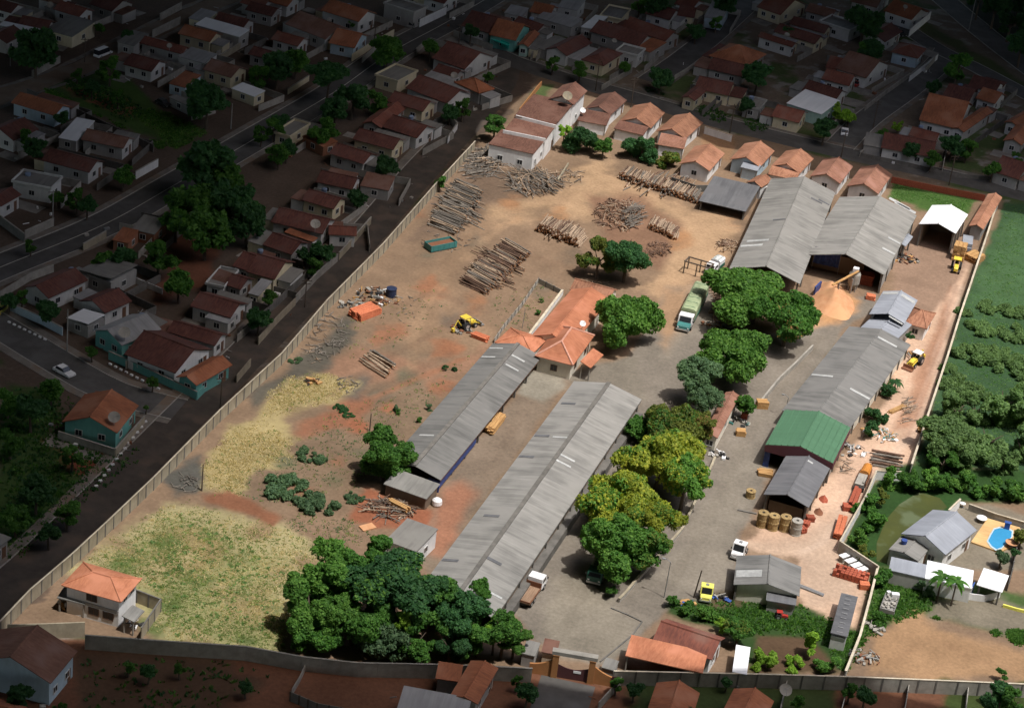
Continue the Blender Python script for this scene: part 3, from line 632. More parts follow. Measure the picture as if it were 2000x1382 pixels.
s1 = shed('long grey sheet-roofed shed left of the longest one', ((765,905),(865,943),(1050,697)), 2.6, 1.3, 'fibre_mid', sides='l', wall='grey', bays=8)
L, W = s1['_L'], s1['_W']
patch(s1, [(945,697),(962,680),(833,850),(1012,700),(1000,718)], 2.6, 1.3, L/2, 2.6, .55)
m = MB(); m.box((L/2-.35, -W*.32, 1.5), (.08, W*.34, 1.8)); m.build('blue_side_sheet', MATS['tarp_blue'], s1)
m = MB(); m.box((L/2-1.2, -W/2+.2, 1.2), (2.0, .08, 2.3)); m.build('blue_end_sheet', MATS['tarp_blue'], s1)
m = MB(); m.box((L/2-.1, 0, 2.38), (.1, W-.5, .25)); m.build('gutter', MATS['rust'], s1)
addroof(s1, ((752,944),(834,976),(856,950)), 2.3, 'mono', 1, 'fibre', .5, wall='board')
for o_, h_, r_ in ((s1, 2.6, 1.3), (s2, 4.0, 1.5)):
    m = MB(); m.box((0, 0, h_+r_+.06), (.7, o_['_W']-.1, .2)); m.build('ridge_cap', MATS['concrete_dark'], o_)
# ---- factory with two ridges
fa = shed('left half of the big twin-ridged grey factory roof', ((1408,527),(1551,546),(1646,374)), 4.6, 2.2, 'fibre', sides='lb', bays=6)
patch(fa, [(1480,470),(1462,480)], 4.6, 2.2, fa['_L']/2, 4.5, 1.0); patch(fa, [(1595,392),(1625,402),(1535,428)], 4.6, 2.2, fa['_L']/2, 2.6, .6, DK, 'dark_sheet')
fb = shed('right half of the big twin-ridged factory with white edge sheets', ((1580,496),(1735,543),(1780,422)), 4.5, 2.4, 'fibre', sides='rb', bays=5)
patch(fb, [(1757,398),(1768,406)], 4.5, 2.4, fb['_L']/2, 5.0, 1.2); patch(fb, [(1757,500),(1762,478)], 4.5, 2.4, fb['_L']/2, 2.8, .8)
m = MB(); m.box((-2, -fb['_W']/2+5, 2.1), (fb['_L']-6, .3, 3.8)); m.build('inner_wall', MATS['wall_board'], fb)
ca = shed('narrow grey side roof on the factory edge by the white shed', ((1752,476),(1770,482),(1782,462)), 3.2, .3, 'fibre_blue', bays=1)
# ---- other sheds of the yard
ws = shed('white steel-roofed shed with an open dark front', ((1797,437),(1868,457),(1889,419)), 5.2, 1.2, 'sheet_white', sides='lrb', wall='board', bays=3, name='white_shed')
rt = house('narrow red tiled building along the right boundary wall', ((1900,440),(1926,452),(1950,386)), 'tile_rust', 'grey', 2, 3.0, name='outbuilding', cat='outbuilding', win=0, door=False, short='narrow red building')
gs = house('grey lean-to shed on posts beside the twin-ridged factory', ((1370,391),(1460,416),(1478,372)), 'fibre_dark', 'grey', 1, 2.3, .9, 'mono', .3, 'open_shed', 'shed', open_=True, short='grey lean-to shed')
m = MB(); m.box((0, gs['_W']/2-.5, 1.2), (gs['_L']-1, .2, 2.3)); m.box((gs['_L']/2-.4, 0, 1.15), (.2, gs['_W']-1.4, 2.2)); m.build('wall', MATS['wall_board'], gs)
k1 = shed('small shed with white ridge sheets above a grey lower roof', ((1697,613),(1766,631),(1793,586)), 4.6, 1.1, 'fibre_blue', sides='lrb', wall='grey', bays=2)
z_ = 6.1
patch(k1, [(1728,573),(1774,584)], 4.6, 1.1, k1['_L']/2, 4.2, 1.2)
patch(k1, [(1757,630)], 4.6, 1.1, k1['_L']/2, 3, .5)
addroof(k1, ((1684,641),(1752,668),(1776,634)), 3.4, 'gable', 2, 'fibre_blue', .8, wall='grey')
hr = house('little red hipped roof hut beside the dirt lane', ((1770,630),(1812,644),(1825,612)), 'tile_rust', 'white', 1, 2.9, kind='hip', win=1, name='hut', cat='hut', short='red hipped hut')
s3 = shed('long grey shed behind the green-roofed one', ((1541,800),(1663,850),(1766,674)), 3.2, 1.4, 'fibre_mid', sides='lr', wall='warm', bays=8)
patch(s3, [(1733,668),(1681,770),(1592,732)], 3.2, 1.4, s3['_L']/2, 4.0, .7)
gr = shed('green metal-roofed shed with maroon gable boards', ((1492,868),(1625,902),(1664,834)), 4.4, 1.5, 'sheet_green', sides='lrb', wall='grey', bays=3, name='green_shed')
L, W = gr['_L'], gr['_W']
m = MB(); m.ext([(-L/2, 3.1), (L/2, 3.1), (L/2, 4.3), (0, 5.8), (-L/2, 4.3)], 'y', -W/2-.06, -W/2+.1); m.build('gable_board', MATS['maroon'], gr)
m = MB(); m.box((L/2+.05, 0, 3.7), (.1, W, 1.1)); m.build('side_board', MATS['maroon'], gr)
m = MB(); m.box((-L/2+.6, -W/2+.3, 1.6), (1.0, .1, 3.2)); m.build('blue_panel', MATS['tarp_blue'], gr)
m = MB(); 
for i in range(-5, 6):
    if i:
        x = i*L/11.0; z = 4.4+1.5*(1-abs(x)/(L/2))+.06; m.box((x, 0, z), (.16, W, .1))
m.build('roof_ribs', MATS['sheet_greenx'], gr)
s4 = shed('small grey gabled shed below the green roof', ((1490,965),(1579,990),(1622,914)), 3.4, 1.2, 'fibre_dark', sides='lrb', wall='board', bays=3)
patch(s4, [(1577,899)], 3.4, 1.2, s4['_L']/2, 1.0, .5)
m = MB(); m.box((0, -s4['_W']/2+1.0, 1.1), (s4['_L']-2, .15, 2.2)); m.build('plank_front', MATS['wall_board'], s4)
s5 = shed('grey gabled shed beside the yellow truck cab', ((1432,1141),(1561,1163),(1566,1106)), 3.1, 1.2, 'fibre_mid', sides='flrb', wall='warm', bays=2)
patch(s5, [(1452,1120)], 3.1, 1.2, s5['_L']/2, 4, 2.0)
addroof(s5, ((1494,1172),(1553,1180),(1558,1163)), 2.3, 'mono', 1, 'fibre_dark', .3, wall='grey')
nr_ = house('narrow dark ribbed-roof shed beside the right boundary wall', ((1619,1239),(1653,1245),(1678,1164)), 'fibre_dark', 'white', 2, 2.6, .35, kind='monor', name='narrow_shed', cat='shed', win=0, door=False, over=.2, short='narrow dark shed')
m = MB()
for i in range(9): m.box((0, -nr_['_W']/2+(i+.5)*nr_['_W']/9, 2.98), (.9, .1, .05))
m.build('roof_clips', MATS['sheet_greyx'], nr_)
ct = house('grey sheet-roofed box hut with white end below the log debris', ((758,1054),(815,1080),(850,1036)), 'slab', 'white', 1, 3.2, .3, 'mono', .15, 'hut', 'hut', win=1, door=False, short='grey box hut')
# gate house
gh = house('dark red tiled gatehouse inside the entrance gate', ((1275,1249),(1391,1288),(1416,1245)), 'tile_red', 'white', 1, 3.2, 1.5, win=2, name='gatehouse', cat='gatehouse', short='gatehouse')
addroof(gh, ((1219,1280),(1371,1312),(1384,1279)), 2.8, 'mono', 1, 'tile_bright', .7, True, name='porch_roof')
wr = house('flat white strip roof right of the gatehouse', ((1427,1312),(1456,1314),(1469,1262)), 'sheet_white', 'grey', 2, 2.6, .1, 'flat', .2, 'canopy', 'canopy', open_=True, short='white strip canopy')
# office with its terracotta roofs
of = house('terracotta-roofed office with long wing behind the left long shed', ((1046,694),(1120,714),(1160,655)), 'tile_bright', 'warm', 2, 3.3, 2.3, 'hip', .5, 'office', 'office', win=2, fr='frame_brown', short='terracotta office')
m = MB(); hx, hy = of['_W']/2, of['_L']/2; rr0 = max(hx-hy, .15); f = lambda x, y, z: (y, x, z)
m.tube(f(-rr0, 0, 5.62), f(rr0, 0, 5.62), .2, n=6)
for sx in (-1, 1):
    for sy in (-1, 1): m.tube(f(sx*hx, sy*hy, 3.33), f(sx*rr0, 0, 5.62), .19, n=6)
m.build('ridge_tiles', M('ridge_pale', A3(232, 172, 148), A3(214, 150, 126), (3, 3, 3), .9), of)
addroof(of, ((1043,655),(1118,680),(1186,585)), 3.2, 'gable', 2, 'tile_bright', 1.5, wall='warm')
addroof(of, ((1113,565),(1190,587),(1207,566)), 3.0, 'gable', 1, 'tile_rust', 1.2, wall='warm')
addroof(of, ((968,668),(1040,692),(1068,662)), 2.9, 'hip', 1, 'tile_bright', 1.1, wall='warm')
addroof(of, ((1128,712),(1152,716),(1183,692)), 2.9, 'monor', 1, 'tile_bright', .7, True)
# small red roof in the tree row
rr_ = house('pink-red sheet roof among the tree row', ((1374,848),(1402,856),(1444,772)), 'tile_pink', 'warm', 2, 3.0, .5, 'gable', .3, 'kiosk', 'kiosk', win=1, short='pink-red roof')
# two-storey white house
wh = house('two-storey white house with orange roof in the field corner', ((119,1142),(236,1175),(278,1129)), 'tile_bright', 'white', 1, 5.0, 1.3, 'hip', .6, win=0, door=False, short='white two-storey house')
L, W = wh['_L']-1.2, wh['_W']-1.2
for x, z in ((-L*.02, 3.9), (L*.02, 1.5), (L*.3, 1.5)): window(wh, x, -W/2, z, 'f', 1.5, 1.1, 'frame_brown')
for y, z in ((-W*.15, 3.9), (W*.25, 3.9)): window(wh, L/2, y, z, 'r', 1.0, .9, 'frame_white')
m = MB(); m.box((0, -W/2-.06, 2.6), (L, .08, .5)); m.build('band', MATS['wall_grey'], wh)
addroof(wh, ((238,1206),(262,1214),(282,1192)), 2.7, 'monor', 1, 'fibre', .4, True, name='porch_roof')
addroof(wh, ((112,1166),(166,1180),(178,1163)), 2.6, 'mono', 1, 'fibre', .4, True, name='carport_roof')
# ---- row of houses at the top of the yard
RG = 'row houses along the top edge of the yard'
a = house('top corner row house carrying a big dish', ((1066,194),(1118,203),(1152,177)), 'tile_wine', 'white', 2, 6.0, 1.5, win=1, group=RG, short='corner row house')
addroof(a, ((1008,226),(1087,246),(1118,203)), 5.6, 'mono', 1, 'tile_wine', .25, wall='white')
b_ = house('wine-roofed attached house, second of the stepped block', ((984,255),(1066,272),(1086,247)), 'tile_wine', 'white', 1, 4.9, .2, 'mono', .15, win=0, group=RG, short='second stepped house')
c_ = house('wine-roofed house with tall white windowed front above grey logs', ((954,281),(1042,301),(1066,273)), 'tile_wine', 'white', 1, 4.2, .2, 'mono', .15, win=2, door=False, group=RG, short='tall white front house')
for nm, r_, pts, hh in (('b', b_, ((983,255),(1066,272)), 4.9), ('a', a, ((1008,226),(1087,246)), 5.6)):
    m = MB(); p, q = G(*pts[0], hh), G(*pts[1], hh); d = (q-p); m.box(((p.x+q.x)/2, (p.y+q.y)/2-.12, hh-.35), (d.length, .22, 1.1), math.atan2(d.y, d.x)); m.build('parapet_wall', MATS['wall_white'], r_, world=True)
def rowh(label, P, roof, porch=None, wall='white', h=3.0, proof=None, **k):
    o = house(label, P, roof, wall, 2, h, win=1, group=RG, **k)
    if porch: addroof(o, porch, 2.7, 'mono', 1, proof or roof, .5, True, wall=wall, name='porch_roof')
    return o
rowh('wine-roofed row house behind the dark bushy tree', ((1143,212),(1193,225),(1224,196)), 'tile_wine', ((1126,235),(1184,245),(1195,226)))
rowh('rusty-roofed row house with brown porch behind the round tree', ((1211,236),(1272,251),(1298,220)), 'tile_rust', ((1194,251),(1254,262),(1272,251)), proof='tile_wine')
rowh('orange-brown row house left of the bare gated yard', ((1285,256),(1340,273),(1370,240)), 'tile_rust', ((1284,282),(1336,291),(1342,272)), proof='tile_pink')
rowh('white-fronted row house with a blue window below the gated yard', ((1330,319),(1388,336),(1412,300)), 'tile_rust')
rowh('pale blue-fronted row house right of the gated yard', ((1428,311),(1486,328),(1510,295)), 'tile_rust', ((1446,326),(1480,334),(1486,327)), 'blue', proof='fibre_blue')
rowh('row house with white gable two from the factory', ((1506,324),(1562,339),(1590,309)), 'tile_rust', ((1500,340),(1556,352),(1562,339)))
rowh('row house straight above the left factory roof', ((1580,344),(1640,358),(1668,325)), 'tile_pink')
rowh('last pinkish row house beside the green lot', ((1654,363),(1716,379),(1743,341)), 'tile_pink')
house('tiny red-roofed white hut beside the grey lean-to', ((1464,356),(1489,369),(1504,352)), 'tile_rust', 'white', 2, 3.0, win=1, door=False, over=.2, name='hut', cat='hut', short='tiny red hut')
# ---- neighbour's place at the lower right
nb = house('big pale-blue gabled house beside the pond', ((1770,1042),(1850,1089),(1898,1034)), 'fibre_blue', 'white', 2, 3.6, 1.6, over=.5, short='pale blue house')
n2 = house('brown sheet-roofed annex with a blue tank', ((1740,1072),(1795,1098),(1814,1068)), 'fibre', 'white', 2, 2.9, .5, name='annex', cat='annex', win=0, over=.2, short='annex')
n3 = house('grey flat-roofed strip shed in front of the annex', ((1736,1112),(1806,1128),(1810,1104)), 'fibre_blue', 'grey', 1, 2.7, .2, 'mono', .1, 'shed', 'shed', win=0, door=False, short='grey strip shed')
n4 = house('long white flat roof beside the banana plants', ((1804,1129),(1896,1147),(1904,1114)), 'sheet_white', 'white', 1, 2.8, .15, 'mono', .1, 'shed', 'shed', win=0, door=False, short='long white roof')
n5 = house('square white canopy near the pool yard', ((1907,1141),(1957,1156),(1971,1124)), 'sheet_white', 'white', 1, 2.8, .1, 'mono', .1, 'canopy', 'canopy', open_=True, short='square white canopy')
# ---------------------------------------------------------------- trees and plants
def lobes_for(style, rs):
    """clumps of foliage: a few boughs, each carrying many smaller clumps"""
    L = []; B = []
    if style == 'round':
        for k in range(9):
            z = rs.uniform(-.6, .85); a = k*2.399+rs.uniform(-.5, .5); r = math.sqrt(max(0, 1-z*z))*rs.uniform(.4, .62); B.append((r*math.cos(a), r*math.sin(a), z*.6, rs.uniform(.34, .5), .85))
    elif style == 'spread':
        for k in range(11):
            a = k*2.399+rs.uniform(-.5, .5); d = math.sqrt((k+.4)/11)*rs.uniform(.6, .82); B.append((d*math.cos(a), d*math.sin(a), .34*(1-d*d)+rs.uniform(-.16, .16), rs.uniform(.26, .42), .6))
    elif style == 'ragged':
        for k in range(9):
            a = rs.uniform(0, 6.28); d = rs.uniform(.1, .72); B.append((d*math.cos(a), d*math.sin(a), rs.uniform(-.6, .75)*(1-.4*d), rs.uniform(.2, .42), .85))
    elif style == 'tall':
        for k in range(11):
            z = rs.uniform(-1.3, 1.5); d = rs.uniform(0, .5)*(1-.35*abs(z)/1.5); a = rs.uniform(0, 6.28); B.append((d*math.cos(a), d*math.sin(a), z, rs.uniform(.26, .44), 1))
    elif style == 'low':
        for k in range(13):
            a = rs.uniform(0, 6.28); d = math.sqrt(rs.random())*.85; B.append((d*math.cos(a), d*math.sin(a), .06+rs.uniform(0, .16)*(1-d), rs.uniform(.14, .34), .5))
    for x, y, z, r, fl in B:
        L.append((x, y, z, r*.74))
        for k in range(9):
            u = rs.uniform(-.5, 1); a = k*2.399+rs.uniform(-.6, .6); q = math.sqrt(max(0, 1-u*u))*r*rs.uniform(.62, .92)
            L.append((x+q*math.cos(a), y+q*math.sin(a), z+u*r*fl*.85, r*rs.uniform(.2, .42)))
    return L
def crown_mesh(name, seed, style, nleaf, leaf, mats, acc=0.0, flower=0.0):
    rs = random.Random(seed); nr = np.random.RandomState(seed); L = np.array(lobes_for(style, rs))
    w = L[:, 3]**2; w /= w.sum(); k = nr.choice(len(L), nleaf*2, p=w)
    d = nr.normal(size=(nleaf*2, 3)); d[:, 2] += .35; d /= np.linalg.norm(d, axis=1)[:, None]
    r = L[k, 3]*(1.06-.5*nr.rand(nleaf*2)**2.2); P = L[k, :3]+d*r[:, None]
    keep = np.ones(len(P), bool)
    for l in L: keep &= ((P-l[:3])**2).sum(1) > (.6*l[3])**2
    keep = keep; idx = np.where(keep | (nr.rand(nleaf*2) < .12))[0][:nleaf]
    P = P[idx]; d = d[idx]; n = len(P)
    nm = d*.8+nr.normal(size=(n, 3))*.55+np.array([0, 0, .35]); nm /= np.linalg.norm(nm, axis=1)[:, None]
    t = np.cross(nm, nr.normal(size=(n, 3))); t /= np.linalg.norm(t, axis=1)[:, None]; b = np.cross(nm, t)
    s = leaf*(.55+.9*nr.rand(n))[:, None]; as_ = (.55+.35*nr.rand(n))[:, None]
    # leaf sprig: a bent lozenge of two faces
    V = np.stack([P-t*s, P-b*s*as_-nm*s*.22, P+t*s*1.1, P+b*s*as_-nm*s*.22], 1).reshape(-1, 3)
    i = np.arange(n)*4; F = np.concatenate([np.stack([i, i+1, i+2], 1), np.stack([i, i+2, i+3], 1)])
    mi = np.zeros(n, int)
    u = nr.rand(n); cl = np.sin(P[:, 0]*7+seed)+np.sin(P[:, 1]*6+seed*2)+np.sin(P[:, 2]*5+P[:, 0]*4)
    if acc: mi[(u < acc) & (cl > .2)] = 1
    if flower: mi[(u < flower*np.clip(.55+.4*cl+.5*d[:, 2], 0, 1))] = 1
    vs = V.tolist(); fs = F.tolist(); ms = np.concatenate([mi, mi]).tolist()
    for x, y, z, rr in L:                            # twig mass inside each clump
        c = MB(); c.lathe([(0, -.66*rr), (.5*rr, -.42*rr), (.68*rr, 0), (.5*rr, .42*rr), (0, .66*rr)], (x, y, z), 7)
        o = len(vs); vs += c.v; fs += [tuple(j+o for j in f) for f in c.f]; ms += [0]*len(c.f)
    me = bpy.data.meshes.new(name); me.from_pydata([tuple(v) for v in vs], [], fs)
    for m in mats: me.materials.append(MATS[m])
    me.polygons.foreach_set('material_index', ms); me.update(); return me
CROWNS = {}
def crown(style, leafm, var=0, acc=None, accp=0.0, flower=0.0, n=2600, leaf=.075):
    key = (style, leafm, var, acc, n)
    if key not in CROWNS: CROWNS[key] = crown_mesh('crown', 17+len(CROWNS)*7+var, style, n, leaf, [leafm]+([acc] if acc else []), accp if acc and not flower else 0, flower)
    return CROWNS[key]
def trunk_mesh(seed, h, r, limbs=4, spread=1.6):
    rs = random.Random(seed); m = MB(); p = Vector((0, 0, 0)); q = Vector((rs.uniform(-.2, .2), rs.uniform(-.2, .2), h*.55))
    m.tube(p, q, r*1.25, r*.85, 8)
    for k in range(limbs):
        a = k*2*math.pi/limbs+rs.uniform(-.4, .4); e = q+Vector((math.cos(a)*spread, math.sin(a)*spread, h*rs.uniform(.35, .6))); mid = q.lerp(e, .5)+Vector((0, 0, .2))
        m.tube(q, mid, r*.6, r*.42, 6); m.tube(mid, e, r*.42, r*.15, 6)
    return m
TRUNKS = {}
def tree(label, px, py, rpx, style='round', leafm='leaf_mid', h=None, var=0, vz=None, acc=None, accp=.3, flower=0, n=2600, leaf=.075, group=None, name='tree', cat='tree', bark='bark', trunk=True, base=None):
    ppm = PX(G(px, py, 3))[2]; r = rpx/ppm
    vz = vz or {'round': .92, 'spread': .8, 'ragged': .95, 'tall': 1.0, 'low': 1.0}[style]
    h = h or {'round': 2.05*r+.8, 'spread': 1.35*r+1.6, 'ragged': 1.9*r+.8, 'tall': 2.7*r+1, 'low': 1.0*r}[style]
    top = {'round': .98, 'spread': .62, 'ragged': .95, 'tall': 1.75, 'low': .5}[style]*vz*r
    zc = max(h-top, .2 if style == 'low' else .5*r)
    if style == 'low': zc = .05*r
    p = G(px, py, zc+(.25*r if style == 'spread' else .1*r)); rz = RNG.uniform(0, 6.28)
    if base: p = G(*base, 0)
    o = thing(name, label, cat, (p.x, p.y, 0), rz, group)
    c = bpy.data.objects.new('crown', crown(style, leafm, var, acc, accp, flower, n, leaf)); C.objects.link(c); c.parent = o; c.location = (0, 0, zc); r_ = r*(1.14 if style != 'tall' else 1.05); c.scale = (r_, r_, r_*vz)
    if trunk and style != 'low':
        t = trunk_mesh(int(px+py), zc+.3*r, max(.12, .045*r+.08), 4, .45*r).build('trunk', MATS[bark], o)
    return o
BIG = dict(n=15000, leaf=.034)
tree('large dense dark tree beside the paler one above the office', 1226, 492, 46, 'round', 'leaf_dark', var=1, **BIG)
tree('paler thin-leaved tree touching the dark one above the office', 1170, 500, 38, 'ragged', 'leaf_olive', acc='leaf_mid', accp=.5, n=9000, leaf=.038)
tree('big bright tree shading the right of the terracotta office', 1227, 622, 66, 'spread', 'leaf_bright', h=9, vz=1.2, **BIG)
GA = 'large green trees along the inner yard road'
tree('widest bright tree just below the left factory roof', 1478, 566, 94, 'spread', 'leaf_bright', h=9.5, var=1, n=17000, leaf=.031, group=GA)
tree('deep green tree with rusty edge beside the sawdust heap', 1540, 618, 62, 'spread', 'leaf_mid', h=9, vz=1.1, acc='rust_leaf', accp=.10, var=2, group=GA, **BIG)
tree('broad bright tree right of the round clipped one', 1436, 692, 76, 'spread', 'leaf_bright', h=8.5, vz=1.1, var=3, group=GA, **BIG)
tree('smooth round bluish-green tree at the road bend', 1368, 728, 49, 'round', 'leaf_teal', var=2, n=13000, leaf=.033)
tree('smaller bluish-green tree in front of the round one', 1377, 775, 37, 'round', 'leaf_teal', var=3, n=10000, leaf=.036)
tree('small dark tree right of the pink-red kiosk roof', 1457, 786, 22, 'round', 'leaf_mid', var=4)
GR = 'tree row along the courtyard island'
tree('olive canopy tree at the top of the tree row', 1316, 828, 66, 'spread', 'leaf_olive', h=7.5, vz=1.1, var=4, acc='leaf_mid', accp=.5, group=GR, **BIG)
tree('brown-tinged tree overhanging the kiosk roof', 1372, 838, 38, 'ragged', 'leaf_olive', h=7, var=2, acc='rust_leaf', accp=.25, group=GR, n=9000, leaf=.038)
tree('small green tree at the left flank of the flowering row', 1256, 840, 38, 'round', 'leaf_mid', h=5, var=5, group=GR, n=7000, leaf=.042)
for i, (x, y, r, f, lab) in enumerate([(1290, 902, 84, .75, 'most golden flowering tree of the row, upper one'), (1218, 985, 80, .6, 'golden flowering tree in the middle of the row'), (1278, 1010, 56, .45, 'narrower half-flowering tree on the row right side'), (1340, 930, 56, .25, 'mostly green tree on the right of the golden one')]):
    tree(lab, x, y, r, 'spread', 'leaf_bright' if f < .3 else 'leaf_gold', h=8+.4*i, vz=1.15, var=6+i, acc='leaf_gold' if f < .3 else 'leaf_bright', accp=.5, group=GR, **BIG)
tree('thick green tree at the lower end of the tree row', 1206, 1066, 74, 'round', 'leaf_bright', h=10.5, var=7, acc='leaf_mid', accp=.5, group=GR, **BIG)
tree('dark green tree leaning over the row lower right', 1262, 1060, 52, 'ragged', 'leaf_mid', h=9, var=8, acc='leaf_olive', accp=.4, group=GR, n=9000, leaf=.038)
tree('rounded dark tree at the corner of the left long shed', 750, 893, 60, 'ragged', 'leaf_mid', h=8.5, var=9, acc='leaf_bright', accp=.3, **BIG)
# grove at the bottom
GV = 'trees of the dense grove at the bottom wall'
for i, (x, y, r, st, lf, h, lab) in enumerate([
 (655, 1128, 76, 'ragged', 'leaf_bright', 12, 'tallest light-green slender tree at the grove left'), (602, 1185, 66, 'ragged', 'leaf_bright', 9, 'bright tree at the grove left edge'), (740, 1090, 56, 'ragged', 'leaf_mid', 9, 'uppermost tree of the grove beside the box hut'),
 (772, 1130, 92, 'spread', 'leaf_dark', 11, 'broad dark canopy tree in the grove middle'), (690, 1210, 78, 'ragged', 'leaf_mid', 9, 'mid-green tree low in the grove left half'), (760, 1240, 62, 'round', 'leaf_teal', 6, 'bluish bush-like tree at the grove foot'),
 (835, 1200, 74, 'ragged', 'leaf_mid', 9, 'mid-green tree right of the dark grove canopy'), (905, 1215, 62, 'ragged', 'leaf_dark', 9, 'dark thin tree below the longest shed end'), (935, 1180, 34, 'tall', 'leaf_mid', 9, 'narrow pointed tree against the longest shed roof'),
 (985, 1225, 44, 'round', 'leaf_mid', 8, 'rightmost round tree of the grove beside the flatbed truck'), (795, 1205, 26, 'ragged', 'leaf_lime', 8, 'small lime-green tree in the grove centre'), (968, 1228, 24, 'ragged', 'leaf_lime', 6, 'small lime-tinted tree near the grove right end'), (612, 1238, 54, 'round', 'leaf_mid', 6, 'low bushy tree at the grove lower left corner'), (880, 1255, 40, 'ragged', 'leaf_dark', 6, 'low dark tree touching the bottom wall'), (700, 1110, 58, 'ragged', 'leaf_mid', 10, 'leafy tree behind the tallest grove tree'), (655, 1205, 56, 'ragged', 'leaf_bright', 8, 'light-green tree right of the grove left edge'), (810, 1252, 50, 'ragged', 'leaf_mid', 6, 'bushy tree low at the grove centre by the wall'), (855, 1160, 46, 'ragged', 'leaf_dark', 9, 'dark tree at the grove side facing the shed'), (935, 1245, 46, 'ragged', 'leaf_mid', 6, 'leafy tree at the bottom wall below the shed end'), (1005, 1250, 30, 'ragged', 'leaf_bright', 5, 'small bright tree last in the grove by the wall')]):
    tree(lab, x, y, r, st, lf, h=h, var=10+i, acc='leaf_bright' if i % 3 == 0 else None, group=GV, n=10000, leaf=.038)
# trees by the row houses
tree('pale green tree left of the stepped house block', 966, 243, 23, 'round', 'leaf_mid', var=2, n=2600)
tree('dark bushy tree right of the tall white house', 1133, 270, 36, 'round', 'leaf_dark', h=6.5, var=3, n=7000, leaf=.042)
tree('small lighter tree right of the dark bushy tree', 1180, 283, 18, 'round', 'leaf_mid', var=4)
tree('round deep green tree below the brown-porch house', 1256, 286, 38, 'round', 'leaf_dark', h=6.5, var=5, n=7000, leaf=.042)
tree('yellow-green fruit tree right of the round deep green one', 1306, 306, 27, 'ragged', 'leaf_olive', h=4.5, var=6, acc='leaf_mid', accp=.5)
tree('thin palm-like sapling between the stepped block and dark tree', 1102, 255, 12, 'ragged', 'leaf_lime', h=6, var=3)
# shrubs of the waste ground
for i, (x, y, r, lf, lab) in enumerate([(612, 888, 30, 'leaf_teal', 'upright grey-green shrub above the sprawling ones'), (552, 946, 46, 'leaf_teal', 'largest sprawling grey-green shrub on the waste ground'), (612, 985, 44, 'leaf_teal', 'sprawling grey-green shrub at the lower right of the largest'), (692, 970, 20, 'leaf_teal', 'small dusty shrub beside the red earth'),
 (663, 798, 15, 'leaf_dark', 'upper of two small dark shrubs on the slope'), (680, 811, 11, 'leaf_dark', 'lower of two small dark shrubs on the slope'), (868, 718, 8, 'leaf_dark', 'left tiny shrub by the left long shed'), (888, 720, 7, 'leaf_dark', 'right tiny shrub by the left long shed'), (576, 702, 14, 'leaf_teal', 'shrub at the foot of the left boundary wall'),
 (1050, 610, 8, 'leaf_mid', 'lower of two shrubs in the office garden'), (1058, 588, 6, 'leaf_mid', 'upper of two shrubs in the office garden'), (772, 797, 9, 'leaf_teal', 'grey shrub close to the shed long wall'), (778, 805, 7, 'leaf_mid', 'tiny bush under the grey slope shrub'), (840, 795, 9, 'leaf_teal', 'bush at the edge of the left long shed'), (820, 820, 8, 'leaf_mid', 'lowest bush at the left long shed edge')]):
    tree(lab, x, y, r, 'low' if r > 9 else 'ragged', lf, var=20+i % 4, name='shrub', cat='shrub', trunk=False, h=.9*r/11, n=5000, leaf=.045)
# right-hand field: dense bushes and trees on the slope
GF = 'dense bushes of the right-hand slope'
fld = [(1905, 690, 48, 'low', 'leaf_field', 5), (1985, 720, 46, 'low', 'leaf_field', 5), (1880, 760, 51, 'low', 'leaf_field', 6), (1960, 790, 60, 'ragged', 'leaf_field', 6), (1860, 850, 58, 'spread', 'leaf_field', 6), (1930, 860, 60, 'ragged', 'leaf_field', 5), (1995, 870, 46, 'ragged', 'leaf_field', 6), (1915, 640, 34, 'low', 'leaf_field', 3), (1980, 650, 36, 'low', 'leaf_field', 3), (1925, 540, 24, 'low', 'leaf_field', 2), (1985, 560, 30, 'low', 'leaf_field', 2), (1955, 480, 18, 'low', 'leaf_field', 2), (1958, 415, 16, 'low', 'leaf_field', 2), (1840, 905, 30, 'ragged', 'leaf_mid', 3)]
fl = ['dark bush high on the right slope by the wall', 'bush at the right picture edge above the dark one', 'mid-green bush beside the boundary wall bend', 'largest dark bush of the right slope', 'spreading tree right of the brown thicket', 'mid-green bush below the largest dark one', 'bright bush at the lower right picture edge', 'low grey-green growth halfway up the slope', 'low green growth at the right picture edge', 'small low bush on the bright grass', 'bright low bush at the picture edge on the grass', 'pale low bush in the upper field', 'grey-green bush in the field top corner', 'bush between the brown thicket and the hedge']
fld += [(1890, 610, 22, 'low', 'leaf_field', 2.5), (1950, 690, 40, 'low', 'leaf_field', 4), (1870, 800, 40, 'ragged', 'leaf_field', 4), (1905, 800, 44, 'ragged', 'leaf_field', 4.5), (1995, 800, 40, 'ragged', 'leaf_field', 4.5), (1960, 905, 36, 'ragged', 'leaf_field', 4), (1850, 720, 22, 'low', 'leaf_field', 2), (1885, 900, 34, 'ragged', 'leaf_field', 3.5), (1990, 610, 34, 'low', 'leaf_field', 2.5), (1940, 600, 30, 'low', 'leaf_field', 2.5)]
fl += ['low bush touching the white-topped wall, mid slope', 'pale bush between the two upper dark slope bushes', 'small bush left of the largest slope bush', 'pale leafy bush left of the largest slope bush', 'mid-green bush at the right edge beside the largest one', 'pale bush just above the right end of the hedge', 'low scrub beside the white-topped wall bend', 'pale bush just above the hedge middle', 'low scrub at the right edge above the bushes', 'low scrub above the grey-green growth']
for i, (x, y, r, st, lf, h) in enumerate(fld):
    if y < 600: continue
    tree(fl[i], x, y, r, st, lf, h=h, var=30+i % 5, group=GF, name='bush', cat='bush', trunk=st != 'low', n=9000, leaf=.04)
